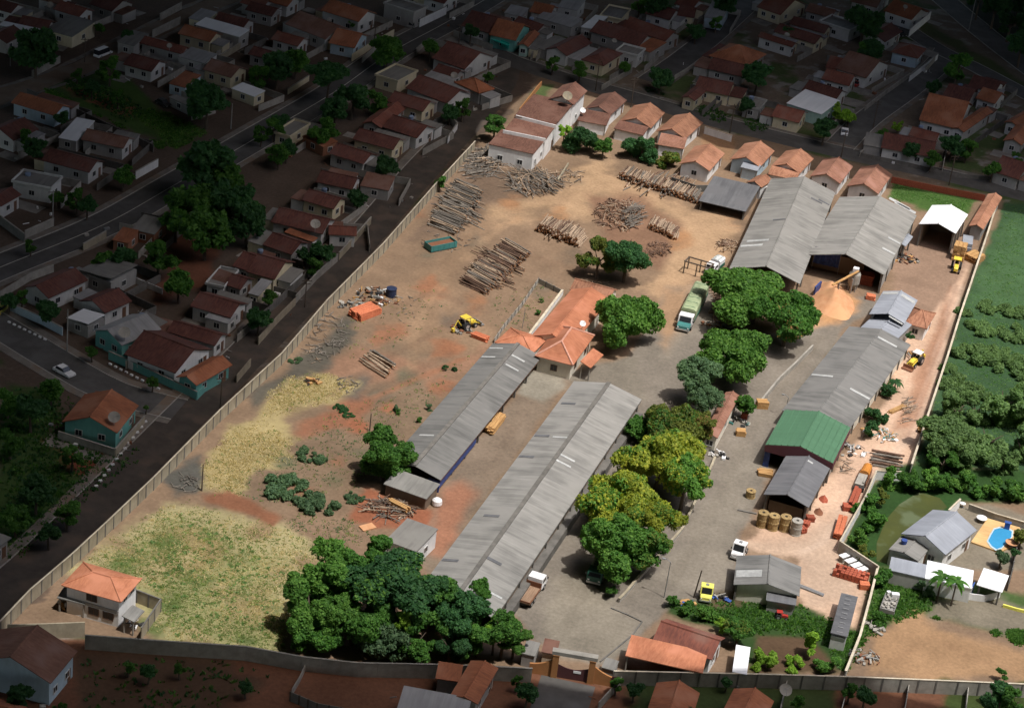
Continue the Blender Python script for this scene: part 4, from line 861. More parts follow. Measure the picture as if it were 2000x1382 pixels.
for i in range(9):
    x = 1745+i*32; y = 935+[-4, 4, 0, 8, 4, 16, 20, 24, 30][i]
    tree(['hedge bush at the white wall end', 'second hedge bush from the white wall end', 'hedge bush above the pond left bank', 'hedge bush right above the pond', 'hedge bush above the pale blue house', 'hedge bush left of the pool yard wall', 'hedge bush behind the pool yard wall', 'hedge bush near the right picture edge', 'last hedge bush at the right picture edge'][i], x, y, 28, 'ragged', 'leaf_mid' if i % 2 else 'leaf_bright', h=3.5, var=35+i % 3, group='hedge bushes behind the pond', name='bush', cat='bush', trunk=False, n=2600)
for i, (x, y, r, lf, lab) in enumerate([(1694, 985, 26, 'leaf_mid', 'upper bush between the white wall and pond'), (1700, 1022, 28, 'leaf_mid', 'middle bush between the white wall and pond'), (1676, 1052, 26, 'leaf_bright', 'lowest bush between the white wall and pond'), (1722, 968, 16, 'leaf_olive', 'olive bush on the pond left bank'), (1690, 1078, 18, 'leaf_olive', 'olive bush at the grey wall bend')]):
    tree(lab, x, y, r, 'ragged', lf, h=3.2, var=38+i % 3, group='bushes on the pond bank', name='bush', cat='bush', trunk=False)
tree('dead brown thicket beside the boundary wall', 1830, 845, 34, 'low', 'rust_leaf', var=5, name='thicket', cat='thicket', trunk=False, acc='straw', accp=.4)
tree('small round tree in the pool yard', 1958, 1085, 16, 'round', 'leaf_teal', var=6)
tree('small tree beside the round one in the pool yard', 1984, 1078, 10, 'round', 'leaf_dark', var=7)
tree('bush at the picture edge beside the pool', 1996, 1045, 16, 'round', 'leaf_olive', var=8, name='bush', cat='bush')
tree('leafy tree behind the gatehouse beside the white strip canopy', 1443, 1228, 31, 'round', 'leaf_mid', h=5, var=9, acc='leaf_olive', accp=.4, n=7000, leaf=.042)
for i, (x, y, r, lf, lab) in enumerate([(1312, 1172, 14, 'leaf_mid', 'bush at the foot of the lamp post'), (1348, 1192, 22, 'leaf_mid', 'left garden bush below the lamp post'), (1385, 1200, 24, 'leaf_bright', 'middle garden bush below the yellow cab'), (1412, 1224, 16, 'leaf_lime', 'yellow-green plant beside the gatehouse tree'), (1583, 1268, 26, 'leaf_lime', 'tall light-green banana clump in the garden'), (1550, 1294, 22, 'leaf_lime', 'short light-green clump left of the banana clump'), (1612, 1298, 26, 'leaf_bright', 'light-green clump right of the banana clump'), (1492, 1290, 24, 'leaf_lime', 'pale leafy patch beside the white strip canopy'), (1195, 1155, 14, 'leaf_mid', 'low bush at the courtyard island tip'), (1730, 1136, 28, 'leaf_mid', 'bush right of the boundary wall by the wreck'), (1810, 1148, 20, 'leaf_teal', 'bush below the long white roof'), (1722, 1208, 22, 'leaf_mid', 'bush below the wrecked truck'), (1955, 1314, 13, 'leaf_mid', 'single plant on the orange sand')]):
    tree(lab, x, y, r, 'ragged' if i != 4 else 'tall', lf, var=i % 4, h=2.2 if i != 4 else 3.5, name='bush', cat='bush', trunk=False)
for i, (x, y, r, lab) in enumerate([(1735, 760, 18, 'bush on the right of the long grey shed, upper'), (1712, 810, 24, 'larger bush on the right of the long grey shed'), (1698, 840, 20, 'lowest bush beside the green-roofed shed'), (1778, 655, 10, 'bush beside the red hipped hut'), (1750, 690, 8, 'small bush near the yellow tractor')]):
    tree(lab, x, y, r, 'ragged', 'leaf_dark', var=2+i % 3, h=3, name='bush', cat='bush', trunk=False)
# banana plants on the long white roof
def fan_plant(label, px, py, n, ln, leafm, h=2.2, name='banana_plant', cat='banana plant'):
    p = G(px, py, h); o = thing(name, label, cat, (p.x, p.y, 0)); rs = random.Random(int(px)); m = MB()
    for k in range(n):
        a = 6.28*k/n+rs.uniform(-.3, .3); pr = None; up = rs.uniform(.5, 1.1)
        for s in range(6):
            t = s/5; r = ln*t; z = h+ln*(up*t-1.1*t*t); w = .42*math.sin(math.pi*min(.97, .12+t*.86)); c = Vector((math.cos(a)*r, math.sin(a)*r, z)); sd = Vector((-math.sin(a), math.cos(a), 0))*w
            if pr: m.poly([pr[0]-pr[1], pr[0]+pr[1], c+sd, c-sd])
            pr = (c, sd)
    m.build('fronds', MATS[leafm], o); t = MB(); t.tube((0, 0, 0), (0, 0, h), .16, .1); t.build('stem', MATS['bark'], o); return o
fan_plant('banana plant standing left in front of the long white roof', 1840, 1128, 9, 2.2, 'leaf_mid', 4.6)
fan_plant('banana plant standing right in front of the long white roof', 1868, 1138, 10, 2.3, 'leaf_mid', 4.3)
fan_plant('palm-like plant beside the bushes at the long grey shed', 1750, 745, 9, 1.8, 'leaf_dark', 2.0)
# grass: dry tufts in the corner field, straw on the waste ground, weeds, green sward on the right
def tufts(name, label, polys, n, hmin, hmax, mats, wmat, seed, w=.13, blades=5):
    nr = np.random.RandomState(seed); V = []; F = []; MI = []
    for pts, share in polys:
        pts = np.array(pts, float); lo, hi = pts.min(0), pts.max(0); cnt = int(n*share); got = 0
        while got < cnt:
            q = nr.rand(cnt*2, 2)*(hi-lo)+lo; sd = sdpoly(pts, q[:, 0], q[:, 1])+18*fbm(q[:, 0], q[:, 1], 40.0, seed); q = q[sd > 34*nr.rand(len(q))**1.5][:cnt-got]
            for a, b in q:
                p = G(a, b, 0); mi = 0 if nr.rand() < wmat(p.x, p.y) else 1; h = nr.uniform(hmin, hmax); s = nr.uniform(.7, 1.6)
                for k in range(blades):
                    g = nr.uniform(0, 6.28); c, d = math.cos(g), math.sin(g); l = nr.uniform(.3, .9)*h; x, y = p.x+nr.normal()*.16*s, p.y+nr.normal()*.16*s; i = len(V)
                    V += [(x-d*w*s, y+c*w*s, -.02), (x+d*w*s, y-c*w*s, -.02), (x+c*l, y+d*l, h*nr.uniform(.6, 1))]; F.append((i, i+1, i+2)); MI.append(mi)
            got += len(q)
    me = bpy.data.meshes.new(name); me.from_pydata(V, [], F)
    for m in mats: me.materials.append(MATS[m])
    me.polygons.foreach_set('material_index', MI); o = bpy.data.objects.new(name, me); C.objects.link(o); tag(o, label, 'grass', kind='stuff'); return o
wn = lambda s, lo, hi: (lambda x, y: lo+(hi-lo)*min(1, max(0, .5+.9*mnoise.noise(Vector((x/s, y/s, 3.1))))))
tufts('dry_grass', 'dry straw-coloured grass with green tufts filling the corner field', [([(130,1110),(230,1040),(340,975),(430,990),(560,1030),(640,1070),(580,1180),(552,1278),(320,1256),(290,1230),(310,1180),(270,1150)], 1.0)], 6000, .08, .22, ['straw', 'grass_dull'], wn(7, .0, .95), 5, .11)
tufts('grass_clumps', 'fresh green grass clumps dotted over the dry corner field', [([(200,1090),(330,1005),(430,1010),(500,1070),(570,1110),(550,1180),(556,1270),(340,1255),(300,1190)], 1.0)], 520, .12, .3, ['leaf_field', 'grass_dull'], wn(5, .35, .9), 15, .2, 8)
tufts('straw_grass', 'tall yellow straw grass on the waste ground by the wall', [([(400,905),(450,830),(540,820),(580,860),(570,905),(500,930),(470,975),(395,960)], .6), ([(560,735),(640,730),(690,750),(650,790),(580,800),(510,815),(520,780)], .4)], 2400, .1, .32, ['straw', 'grass_dull'], wn(4, .8, 1), 6, .1)
tufts('weeds', 'scattered low weeds over the bare slope', [([(640,800),(880,700),(930,690),(800,860),(690,960),(600,1000),(420,965),(560,850)], .6), ([(620,640),(740,560),(900,520),(880,640),(700,720)], .1), ([(700,1010),(760,1060),(640,1070),(560,1030),(540,1000)], .2), ([(940,600),(1040,540),(1090,560),(1040,650),(980,660)], .1)], 1100, .1, .3, ['leaf_teal', 'grass_dull'], wn(6, .2, .8), 8, .1)
tufts('field_grass', 'lush green grass and growth of the right-hand slope', [([(1955,400),(2012,400),(2012,920),(1792,902),(1884,600)], .8), ([(1745,358),(1900,388),(1880,420),(1800,402),(1742,382)], .2)], 4200, .05, .16, ['leaf_field', 'leaf_mid'], wn(9, .1, .8), 9, .13)
tufts('garden_grass', 'rough green grass around the garden and the sand lot', [([(1300,1175),(1430,1180),(1570,1190),(1690,1240),(1650,1310),(1600,1250),(1470,1240),(1420,1240)], .4), ([(1712,1108),(1830,1150),(1830,1180),(1800,1195),(1690,1245),(1665,1305)], .35), ([(1820,1205),(2010,1262),(2010,1235),(1900,1225)], .25)], 3000, .2, .5, ['leaf_mid', 'leaf_bright'], wn(5, .3, .8), 10, .18)
# ---------------------------------------------------------------- boundary walls, fences, gate
def runpts(pts, step):
    out = []
    for i in range(len(pts)-1):
        a, b = pts[i], pts[i+1]; n = max(1, round((b-a).length/step))
        for k in range(n): out.append((a.lerp(b, k/n), a.lerp(b, (k+1)/n)))
    return out
def wall_run(label, pts, h, th=.15, mat='concrete_pale', cap=None, step=2.6, post=None, name='boundary_wall', cat='wall', base=False, capw=.1):
    """free-standing wall; pts are readings of its top edge (base=True: of its foot)"""
    w = [G(x, y, 0 if base else h) for x, y in pts]; w = [Vector((p.x, p.y, 0)) for p in w]
    o = thing(name, label, cat, tuple(w[len(w)//2]))
    pm = MB(); cm = MB(); segs = runpts(w, step); first = None
    for a, b in segs:
        d = b-a; r = math.atan2(d.y, d.x); c = (a+b)/2
        pm.box((c.x, c.y, h/2), (d.length-.02, th, h), r)
        if cap: cm.box((c.x, c.y, h+.05), (d.length-.01, th+capw, .1), r)
        if post:
            if first is None:
                q = MB(); q.box((0, 0, h/2+.04), (.24, th+.14, h+.08)); first = q.build('post', MATS[post], o); first.location = a-o.location; first.rotation_euler = (0, 0, r)
            else: inst(first, o, a-o.location, r)
    pm.build('panel', MATS[mat], o, world=True)
    if cap: cm.build('coping', MATS[cap], o, world=True)
    return o
LW = [(-40,1256),(0,1213),(60,1150),(140,1082),(205,1022),(300,932),(430,800),(550,690),(640,585),(750,474),(850,360),(928,276)]
wall_run('long pale panelled wall between the yard and the shaded street', LW, 2.4, .14, 'concrete_pale', 'cap_pale', 2.75, 'concrete_dark')
wall_run('grey block wall along the bottom of the yard left of the gate', [(166,1240),(300,1250),(480,1262),(590,1282),(700,1294),(850,1297),(960,1301),(1040,1305)], 2.4, .18, 'concrete', 'concrete', 3)
wall_run('grey panel wall along the bottom right of the gate', [(1199,1310),(1330,1313),(1480,1316),(1655,1321),(1830,1328),(2040,1337)], 2.4, .16, 'concrete', 'cap_pale', 3, 'concrete_dark')
wall_run('short pale wall in front of the two-storey white house', [(14,1219),(90,1217),(166,1214)], 2.6, .2, 'concrete_pale', None, 3)
wall_run('panel fence right of the two-storey white house', [(268,1152),(314,1170),(276,1226)], 2.2, .12, 'concrete_pale', 'concrete_dark', 2.6, 'concrete_dark', name='panel_fence', cat='fence')
wall_run('white topped wall between the dirt lane and the green slope', [(1948,394),(1930,452),(1875,616),(1852,691),(1810,817),(1781,906)], 1.9, .16, 'concrete', 'cap_pale', 3, None, capw=.22)
wall_run('short bright wall stub by the log stack on the right', [(1762,921),(1712,919)], 1.8, .16, 'wall_white', 'cap_pale', 3)
wall_run('bright wall between the dirt lane and the pond bushes', [(1712,919),(1692,966),(1640,1058)], 1.9, .18, 'wall_white', 'cap_pale', 3)
wall_run('slanting grey wall behind the white sheet stack', [(1640,1056),(1715,1105)], 2.2, .16, 'concrete', 'cap_pale', 3)
wall_run('pale thin wall between the garden and the sand lot', [(1715,1105),(1700,1165),(1680,1240),(1652,1310)], 1.7, .16, 'concrete', 'cap_pale', 3, None, capw=.22)
wall_run('short white wall from the boundary corner to the grey strip shed', [(1713,1124),(1737,1112)], 1.9, .15, 'wall_white', 'cap_pale', 3)
wall_run('white wall tip between the pale blue house and hedge', [(1853,996),(1876,974)], 1.8, .2, 'wall_white', 'cap_pale', 3)
wall_run('pale low wall along the back of the pool yard', [(1893,984),(1945,1003),(2010,1022)], 1.2, .16, 'concrete', 'cap_pale', 3)
wall_run('dark post fence on the right side of the pool yard', [(1986,1070),(1978,1110),(1970,1140)], 1.4, .08, 'concrete_dark', None, 2, 'concrete_dark', name='post_fence', cat='fence')
wall_run('pale retaining wall along the tree row road', [(1482,788),(1500,765),(1522,738),(1556,706),(1588,674)], 1.0, .25, 'concrete', 'concrete', 3, name='retaining_wall')
wall_run('low retaining wall on the right side of the courtyard island', [(1396,898),(1380,935),(1350,1000),(1330,1040),(1240,1140),(1222,1162),(1208,1176)], .7, .3, 'concrete', 'concrete_pale', 3, name='retaining_wall', base=True)
wall_run('white low wall beside the terracotta office wing', [(1099,566),(1066,610),(1034,652)], 1.1, .35, 'wall_white', 'cap_pale', 3, name='garden_wall')
wall_run('thin grey fence around the office garden', [(1098,566),(1052,543),(1020,590),(985,632),(966,660)], 1.1, .06, 'concrete', None, 2.2, 'concrete_dark', name='garden_fence', cat='fence')
wall_run('orange brick garden wall by the corner row house', [(1015,212),(1058,158)], 1.3, .18, 'ochre', None, 3, name='garden_wall')
wall_run('low wall across the top end of the log yard', [(1110,318),(1090,350)], .7, .3, 'concrete_pale', None, 3, name='garden_wall')
wall_run('white gate wall of the bare yard between row houses', [(1378,248),(1430,264)], 1.7, .15, 'wall_white', 'cap_pale', 3, 'wall_white')
wall_run('long low wall behind the row houses and lean-to', [(1310,345),(1360,362),(1440,360),(1470,366)], 1.6, .18, 'concrete_dark', None, 3)
wall_run('red brick wall along the top of the green lot', [(1742,345),(1830,363),(1925,381)], 1.5, .2, 'brick_red', None, 3)
wall_run('raised drain kerb crossing the courtyard near the gate', [(1193,1187),(1225,1200),(1254,1214),(1235,1240),(1205,1265),(1172,1292)], .14, .22, 'concrete_dark', None, 2, name='drain_kerb', cat='kerb', base=True)
wall_run('dark metal drain strip beside the wooden reels', [(1440,996),(1478,1004)], .2, .3, 'concrete_dark', None, 2, name='drain_kerb', cat='kerb', base=True)
# entrance gate
pl, pr = G(1081,1320), G(1152,1332); d = (pr-pl); gr_ = math.atan2(d.y, d.x); gl = d.length
gt = thing('entrance_gate', 'ochre entrance gate with maroon leaf and grey top beam', 'gate', tuple((pl+pr)/2), gr_)
for s in (-1, 1):
    m = MB(); m.box((0, 0, 1.95), (.9, .8, 3.9)); m.box((0, 0, 3.96), (1.0, .9, .12)); q = m.build('pillar', MATS['ochre'], gt); q.location = (s*gl/2, 0, 0)
m = MB(); m.box((0, .1, 4.35), (gl+1.3, 1.0, .6)); m.build('beam', MATS['concrete'], gt)
m = MB(); n = 12; top = [(-gl/2+.46+(gl-.92)*i/n, 2.3-.55*math.sin(math.pi*i/n)) for i in range(n+1)]
m.ext([(-gl/2+.46, .05), (gl/2-.46, .05)]+top[::-1], 'y', -.06, .06); lf = m.build('gate_leaf', MATS['wine_gate'], gt)
m = MB(); m.box((gl*.12, -.09, 1.45), (1.1, .05, .4)); m.build('white_plate', MATS['white_paint'], lf)
for s, ln, h0, h1 in ((-1, 3.2, 2.9, 1.7), (1, 3.6, 2.9, 1.5)):
    m = MB(); k = 6; a = s*(gl/2+.46); prof = [(a, 0), (a+s*ln, 0)]+[(a+s*ln*(1-i/k), h1+(h0-h1)*(i/k)**2) for i in range(k+1)]
    m.ext(prof, 'y', -.15, .15); m.build('wing_wall', MATS['ochre'], gt)
m = MB(); m.box((gl/2+3.4, -.19, .95), (.7, .08, 1.9)); m.build('side_door', MATS['maroon'], gt)
house('little brown tiled canopy left behind the entrance gate', ((1056,1272),(1086,1277),(1094,1256)), 'tile_wine', 'buff', 1, 2.4, .5, 'mono', .2, 'canopy', 'canopy', win=0, door=False, short='gate canopy')
house('grey flat slab roof left of the entrance gate', ((1020,1274),(1046,1282),(1054,1256)), 'slab', 'grey', 1, 2.3, .1, 'mono', .1, 'shed', 'shed', win=0, door=False, short='slab hut by the gate')
house('grey-blue slab roof right of the entrance gate', ((1178,1302),(1200,1310),(1206,1291)), 'slab', 'grey', 1, 1.9, .1, 'mono', .1, 'shed', 'shed', win=0, door=False, short='slab right of the gate')
# ---------------------------------------------------------------- poles and lamps
def pole(label, foot, h, tilt=0, mat='pole_wood', arm=None, lamp=False, name='utility_pole', cat='pole', r=.13):
    p = G(*foot); o = thing(name, label, cat, tuple(p)); m = MB(); m.tube((0, 0, 0), (tilt, 0, h), r, r*.7, 8); m.build('shaft', MATS[mat], o)
    if arm: m = MB(); m.box((tilt, 0, h-.4), (1.9, .1, .12), .6); m.box((tilt, 0, h-1.1), (1.5, .1, .1), .6); m.build('crossarm', MATS['pole_wood'], o)
    if lamp:
        for k, (dx, dy) in enumerate(lamp):
            m = MB(); m.tube((tilt, 0, h-.1), (tilt+dx*.6, dy*.6, h+.3), .05, n=6); m.tube((tilt+dx*.6, dy*.6, h+.3), (tilt+dx, dy, h+.25), .05, n=6); m.build('lamp_arm', MATS['steel'], o)
            m = MB(); m.box((tilt+dx*1.15, dy*1.15, h+.22), (.55, .3, .14), math.atan2(dy, dx)); m.build('lamp_head', MATS['white_paint'] if h > 8 else MATS['steel'], o)
    return o
pole('slim grey lamp post with curved top beside the courtyard', (1297,1166), 6.6, .1, 'steel', None, [(-1.0, .1)], 'lamp_post', 'lamp post', .09)
pole('leaning dark wooden pole behind the yellow truck cab', (1355,1166), 5.2, .5)
pole('thin lamp post standing before the green metal roof', (1532,813), 4.0, .1, 'steel', None, [(-.9, .1)], 'lamp_post', 'lamp post', .08)
pole('short wooden post alone on the burnt ground', (394,958), 5.0, .05)
pole('wooden pole on the bare slope above the shed tree', (722,841), 3.4)
pole('thin grey pole in the office garden', (1020,640), 4.2, .15, 'steel', r=.07)
# ---------------------------------------------------------------- logs, wood and stacked goods
def log_mesh(i):
    rs = random.Random(i); m = MB(); n = 9; k = 5; rings = []; bx, by = rs.uniform(-1, 1), rs.uniform(-1, 1)
    for j in range(k+1):
        t = j/k; r = 1.1-.28*t+rs.uniform(-.05, .05); off = math.sin(math.pi*t)
        rings.append([(t-.5, (r+rs.uniform(-.07, .07))*math.cos(6.283*a/n)+bx*off, (r+rs.uniform(-.07, .07))*math.sin(6.283*a/n)+by*.4*off) for a in range(n)])
    vs = sum(rings, []); m.mesh(vs, [(j*n+a, j*n+(a+1) % n, (j+1)*n+(a+1) % n, (j+1)*n+a) for j in range(k) for a in range(n)], 0)
    m.mesh(rings[0], [tuple(range(n))], 1); m.mesh(rings[-1], [tuple(range(n))[::-1]], 1); return m
LOGM = {}
for key in ('log_grey', 'log_pale', 'log_brown'):
    LOGM[key] = []
    for i in range(4):
        o = log_mesh(i*7+hash(key) % 5*0+len(key)).build('log', [MATS[key], MATS['log_end'] if key != 'log_grey' else MATS[key]]); LOGM[key].append(o.data); bpy.data.objects.remove(o)
LOGC = [0]; STUFFV = {}
def put_log(c, ang, ln, r, key, label, group, tilt=0.0, stuff=False):
    me = LOGM[key][RNG.randrange(4)]
    mat = Matrix.Translation(c) @ Matrix.Rotation(ang, 4, 'Z') @ Matrix.Rotation(tilt, 4, 'Y') @ Matrix.Diagonal((ln, r, r, 1))
    if stuff or LOGC[0] >= 296:
        b = STUFFV.setdefault('all', MB()); off = {'log_grey': 0, 'log_pale': 1, 'log_brown': 2}[key]
        n = len(b.v); b.v += [tuple(mat @ v.co) for v in me.vertices]
        for p in me.polygons: b.f.append(tuple(i+n for i in p.vertices)); b.m.append(off if p.material_index == 0 or key == 'log_grey' else 3)
        return
    LOGC[0] += 1; o = bpy.data.objects.new('log', me); C.objects.link(o)
    o.location = c; o.rotation_euler = (0, tilt, ang); o.scale = (ln, r, r); tag(o, label, 'log', group)
def pile(label, group, p0, p1, ln, n, layers, keys, r=.2, skew=0.0, mess=.06, dirn=None, vis=None):
    """logs side by side along the line p0-p1 (readings), each lying across it"""
    a, b = G(*p0), G(*p1); ax = (b-a); L_ = ax.length; ax.normalize(); ang = math.atan2(ax.y, ax.x)+math.pi/2+skew
    if dirn: g0 = G(*p0); g1 = G(p0[0]+dirn[0], p0[1]+dirn[1]); ang = math.atan2(g1.y-g0.y, g1.x-g0.x)
    c = Vector((math.cos(ang), math.sin(ang), 0)); k = 0
    for l in range(layers):
        z = r+l*r*1.62; sh = l*r*1.1; step = (L_-2*sh)/max(1, n-l)
        for i in range(n-l):
            rr = r*RNG.uniform(.7, 1.2); ll = ln*RNG.uniform(.75, 1.08)
            p = a+ax*(sh+step*(i+.5)+RNG.uniform(-.15, .15))+c*RNG.uniform(-.06, .06)*ln; p.z = z+RNG.uniform(-.04, .05)
            put_log(p, ang+RNG.gauss(0, mess), ll, rr, RNG.choice(keys), label, group, RNG.gauss(0, .02), stuff=l < layers-2)
pile('weathered grey log in the long pile beside the left wall', 'logs of the grey pile by the left wall', (862,452), (918,366), 7.2, 40, 5, ['log_grey', 'log_grey', 'log_pale'], .165, .12, dirn=(35,15))
pile('dark streaky log in the pile in the middle of the log yard', 'logs of the dark pile above the office', (922,566), (1012,486), 7.0, 44, 5, ['log_brown', 'log_pale', 'log_brown', 'log_grey'], .165, .1, dirn=(45,24))
pile('cut brown log with orange ends in the stack left of the trees', 'logs of the brown stack near the paler tree', (1052,440), (1140,476), 5.6, 30, 7, ['log_pale', 'log_brown', 'log_pale'], .165, -.12, dirn=(26,-27))
pile('log in the long stack below the row houses', 'logs of the long upper stack', (1210,340), (1368,392), 5.2, 48, 6, ['log_pale', 'log_brown', 'log_grey', 'log_pale'], .165, -.25, dirn=(22,-26))
pile('log in the short tidy stack right of the bark heap', 'logs of the short stack by the bark heap', (1268,437), (1324,462), 4.8, 20, 5, ['log_pale', 'log_pale', 'log_brown'], .165, -.2, dirn=(13,-25))
pile('pale long log in the small bunch on bare dirt', 'logs of the small bunch on bare dirt', (728,726), (752,700), 7.2, 6, 2, ['log_pale', 'log_pale', 'log_grey'], .24, .62, .05, dirn=(60,37))
pile('brown log in the low stack at the lane wall corner', 'logs of the low stack at the wall corner', (1726,916), (1738,888), 5.4, 6, 2, ['log_brown', 'log_grey'], .25, .35, dirn=(55,10))
def angpx(x, y, dx, dy):
    a, b = G(x, y), G(x+dx, y+dy); return math.atan2(b.y-a.y, b.x-a.x)
def heap(cx, cy, rx, ry, n, keys, lo, hi, r, hgt, ang=None, spread=.6):
    for _ in range(n):
        a = RNG.uniform(0, 6.28); d = math.sqrt(RNG.random()); p = G(cx+rx*d*math.cos(a), cy+ry*d*math.sin(a)); p.z = .1+hgt*(1-d*d)*RNG.uniform(.5, 1)
        put_log(p, (RNG.uniform(0, 3.14) if ang is None else ang+RNG.gauss(0, spread)), RNG.uniform(lo, hi), r*RNG.uniform(.6, 1.3), RNG.choice(keys), '', '', RNG.gauss(0, .12), True)
heap(892, 410, 44, 40, 60, ['log_grey', 'log_grey', 'log_pale'], 3, 7, .13, 1.4, angpx(890, 410, 35, 15), .12)
heap(966, 526, 46, 36, 60, ['log_brown', 'log_pale', 'log_brown'], 3, 7, .14, 1.4, angpx(960, 526, 45, 24), .12)
heap(1288, 362, 70, 22, 70, ['log_pale', 'log_brown', 'log_grey'], 2, 5, .13, 1.6, angpx(1288, 362, 22, -26), .15)
heap(1096, 455, 40, 18, 40, ['log_pale', 'log_brown'], 2, 5, .13, 1.8, angpx(1096, 455, 26, -27), .12)
heap(935, 330, 30, 26, 60, ['log_grey'], 2.5, 6, .1, .9, 1.0, .4)
heap(1110, 345, 30, 16, 30, ['log_grey', 'log_pale'], 1, 4, .08, .4)
heap(958, 312, 36, 24, 130, ['log_grey', 'log_grey', 'log_pale'], 3.5, 7.5, .1, 1.2, 1.2, .5)
heap(1040, 356, 48, 24, 150, ['log_grey', 'log_grey', 'log_pale'], 3.5, 8, .1, 1.2, 2.4, .6)
heap(1208, 420, 48, 32, 150, ['log_brown', 'log_brown', 'log_pale'], .8, 3.2, .1, 1.1)
heap(1235, 425, 14, 24, 40, ['log_grey'], 3, 6, .1, 1.3, 1.1, .25)
heap(1285, 488, 26, 16, 60, ['log_brown'], .6, 2.2, .09, .6)
heap(760, 995, 48, 20, 70, ['log_brown', 'log_pale', 'log_grey'], 2, 5, .09, 1.0, .3, .9)
heap(1420, 482, 24, 14, 60, ['log_brown', 'log_pale'], .6, 2, .09, .6)
heap(1655, 912, 14, 16, 16, ['log_grey', 'log_pale'], .8, 2.2, .07, .4)
heap(1775, 800, 10, 24, 34, ['log_pale', 'log_grey'], 1.5, 4.5, .06, .3, 1.0, .3)
heap(1402, 590, 14, 46, 70, ['log_pale', 'log_brown'], .8, 2.6, .12, .7)
heap(640, 655, 40, 44, 90, ['log_grey'], .4, 2.4, .07, .35)
heap(612, 690, 20, 20, 30, ['log_grey', 'log_pale'], .4, 1.5, .06, .3)
heap(680, 750, 26, 18, 30, ['log_grey'], .4, 1.6, .06, .2)
heap(365, 945, 30, 20, 30, ['log_grey'], .4, 1.6, .07, .2)
heap(800, 610, 30, 30, 16, ['log_grey'], .4, 1.4, .06, .15)
heap(870, 470, 60, 22, 40, ['log_brown', 'log_grey'], .5, 2.0, .06, .2)
heap(1160, 560, 40, 12, 30, ['log_grey', 'log_pale'], .4, 1.4, .08, .25)
b = STUFFV['all']; o = b.build('log_heaps', [MATS['log_grey'], MATS['log_pale'], MATS['log_brown'], MATS['log_end']]); tag(o, 'brushwood heaps, bark scraps and the under layers of the log piles', 'wood heap', kind='stuff')
def mound(name, label, cat, px, py, rx, ry, h, mat, seed=1, group=None):
    p = G(px, py); vx = (G(px+rx, py)-p).length; vy = (G(px, py+ry)-p).length; m = MB(); n, k = 36, 12; vs = []
    for j in range(k+1):
        t = j/k
        for i in range(n):
            a = 6.283*i/n; q = 1+.22*mnoise.noise(Vector((math.cos(a)*1.5, math.sin(a)*1.5, seed)))
            z = h*(1-t)**1.1*(1+.25*mnoise.noise(Vector((math.cos(a)*2*t, math.sin(a)*2*t, seed+4)))) if j < k else -.02
            vs.append((vx*t*q*math.cos(a), vy*t*q*math.sin(a), z))
    m.mesh(vs, [(j*n+i, j*n+(i+1) % n, (j+1)*n+(i+1) % n, (j+1)*n+i) for j in range(k) for i in range(n)])
    o = m.build(name, MATS[mat], smooth=True); o.location = p; o.rotation_euler = (0, 0, .3); tag(o, label, cat, group); return o
mound('sawdust_heap', 'big pale orange sawdust heap before the factory', 'sawdust heap', 1628, 592, 40, 28, 3.6, 'sawdust', 3)
mound('sawdust_heap', 'flatter orange sawdust heap against the factory posts', 'sawdust heap', 1622, 570, 30, 18, 2.4, 'sawdust', 8)
def stack(label, px, py, d, rz, mat, name='lumber_stack', cat='lumber stack', rows=3, cols=2, gap=.06, group=None, z=0.0):
    """sticker-stacked packs: rows of separate courses"""
    p = G(px, py, z); o = MB(); rs = random.Random(int(px*3+py))
    for i in range(rows):
        for j in range(cols):
            hh = d[2]/rows; w = d[1]/cols
            o.box((rs.uniform(-.06, .06)*d[0], (j-(cols-1)/2)*w, hh*(i+.5)), (d[0]*rs.uniform(.9, 1), w-gap, hh-gap), rs.uniform(-.03, .03))
        if i: o.box((0, 0, d[2]/rows*i), (.1, d[1], gap+.02))
    q = o.build(name, MATS[mat]); q.location = p; q.rotation_euler = (0, 0, rz); tag(q, label, cat, group); return q
AY = math.pi/2
stack('long orange lumber stack leaning on the left long shed', 966, 832, (6.2, 1.8, 1.2), AY, 'plank', rows=5, cols=3)
stack('small orange lumber pallet under the dark tree by the road', 1487, 795, (2.2, 1.6, 1.4), .4, 'plank', rows=4)
stack('orange lumber pallet alone on the paved road', 1446, 849, (1.7, 1.4, 1.1), .3, 'plank', rows=4)
stack('reddish lumber pallet beside the pink-red kiosk', 1453, 816, (1.2, 1.2, 1.2), .2, 'brick_red', rows=4)
stack('yellow lumber packs by the wall below the loader', 1902, 508, (3.6, 3.0, 1.5), 1.1, 'plank', rows=5, cols=3)
stack('pale wood scraps stacked beside the green shed front', 1494, 926, (2.6, 2.0, .7), .2, 'plank', rows=3, cols=4)
stack('flat cream board lying left of the box hut', 718, 1030, (2.6, 1.6, .25), .9, 'sawdust', name='board', cat='board', rows=1, cols=1)
stack('loose pale boards on top of the log debris', 778, 990, (4.0, 1.0, .8), -.3, 'plank', rows=3, cols=3, z=.6)
stack('stack of pale planks on the dirt lane edge', 1752, 800, (4.4, 1.0, .4), 1.1, 'plank', rows=2, cols=3)
stack('larger orange brick stack beside the scrap by the left wall', 713, 615, (5.6, 3.2, 1.5), 1.15, 'brick_orange', 'brick_stack', 'brick stack', 4, 5)
stack('low orange brick stack below the yellow tractor', 938, 661, (3.4, 1.6, .8), -.2, 'brick_orange', 'brick_stack', 'brick stack', 3, 3)
BG = 'brick and tile stacks along the lane wall'
stack('long orange brick stack against the bright lane wall', 1640, 1034, (6.4, 1.5, 1.3), AY+.05, 'brick_orange', 'brick_stack', 'brick stack', 4, 2, group=BG)
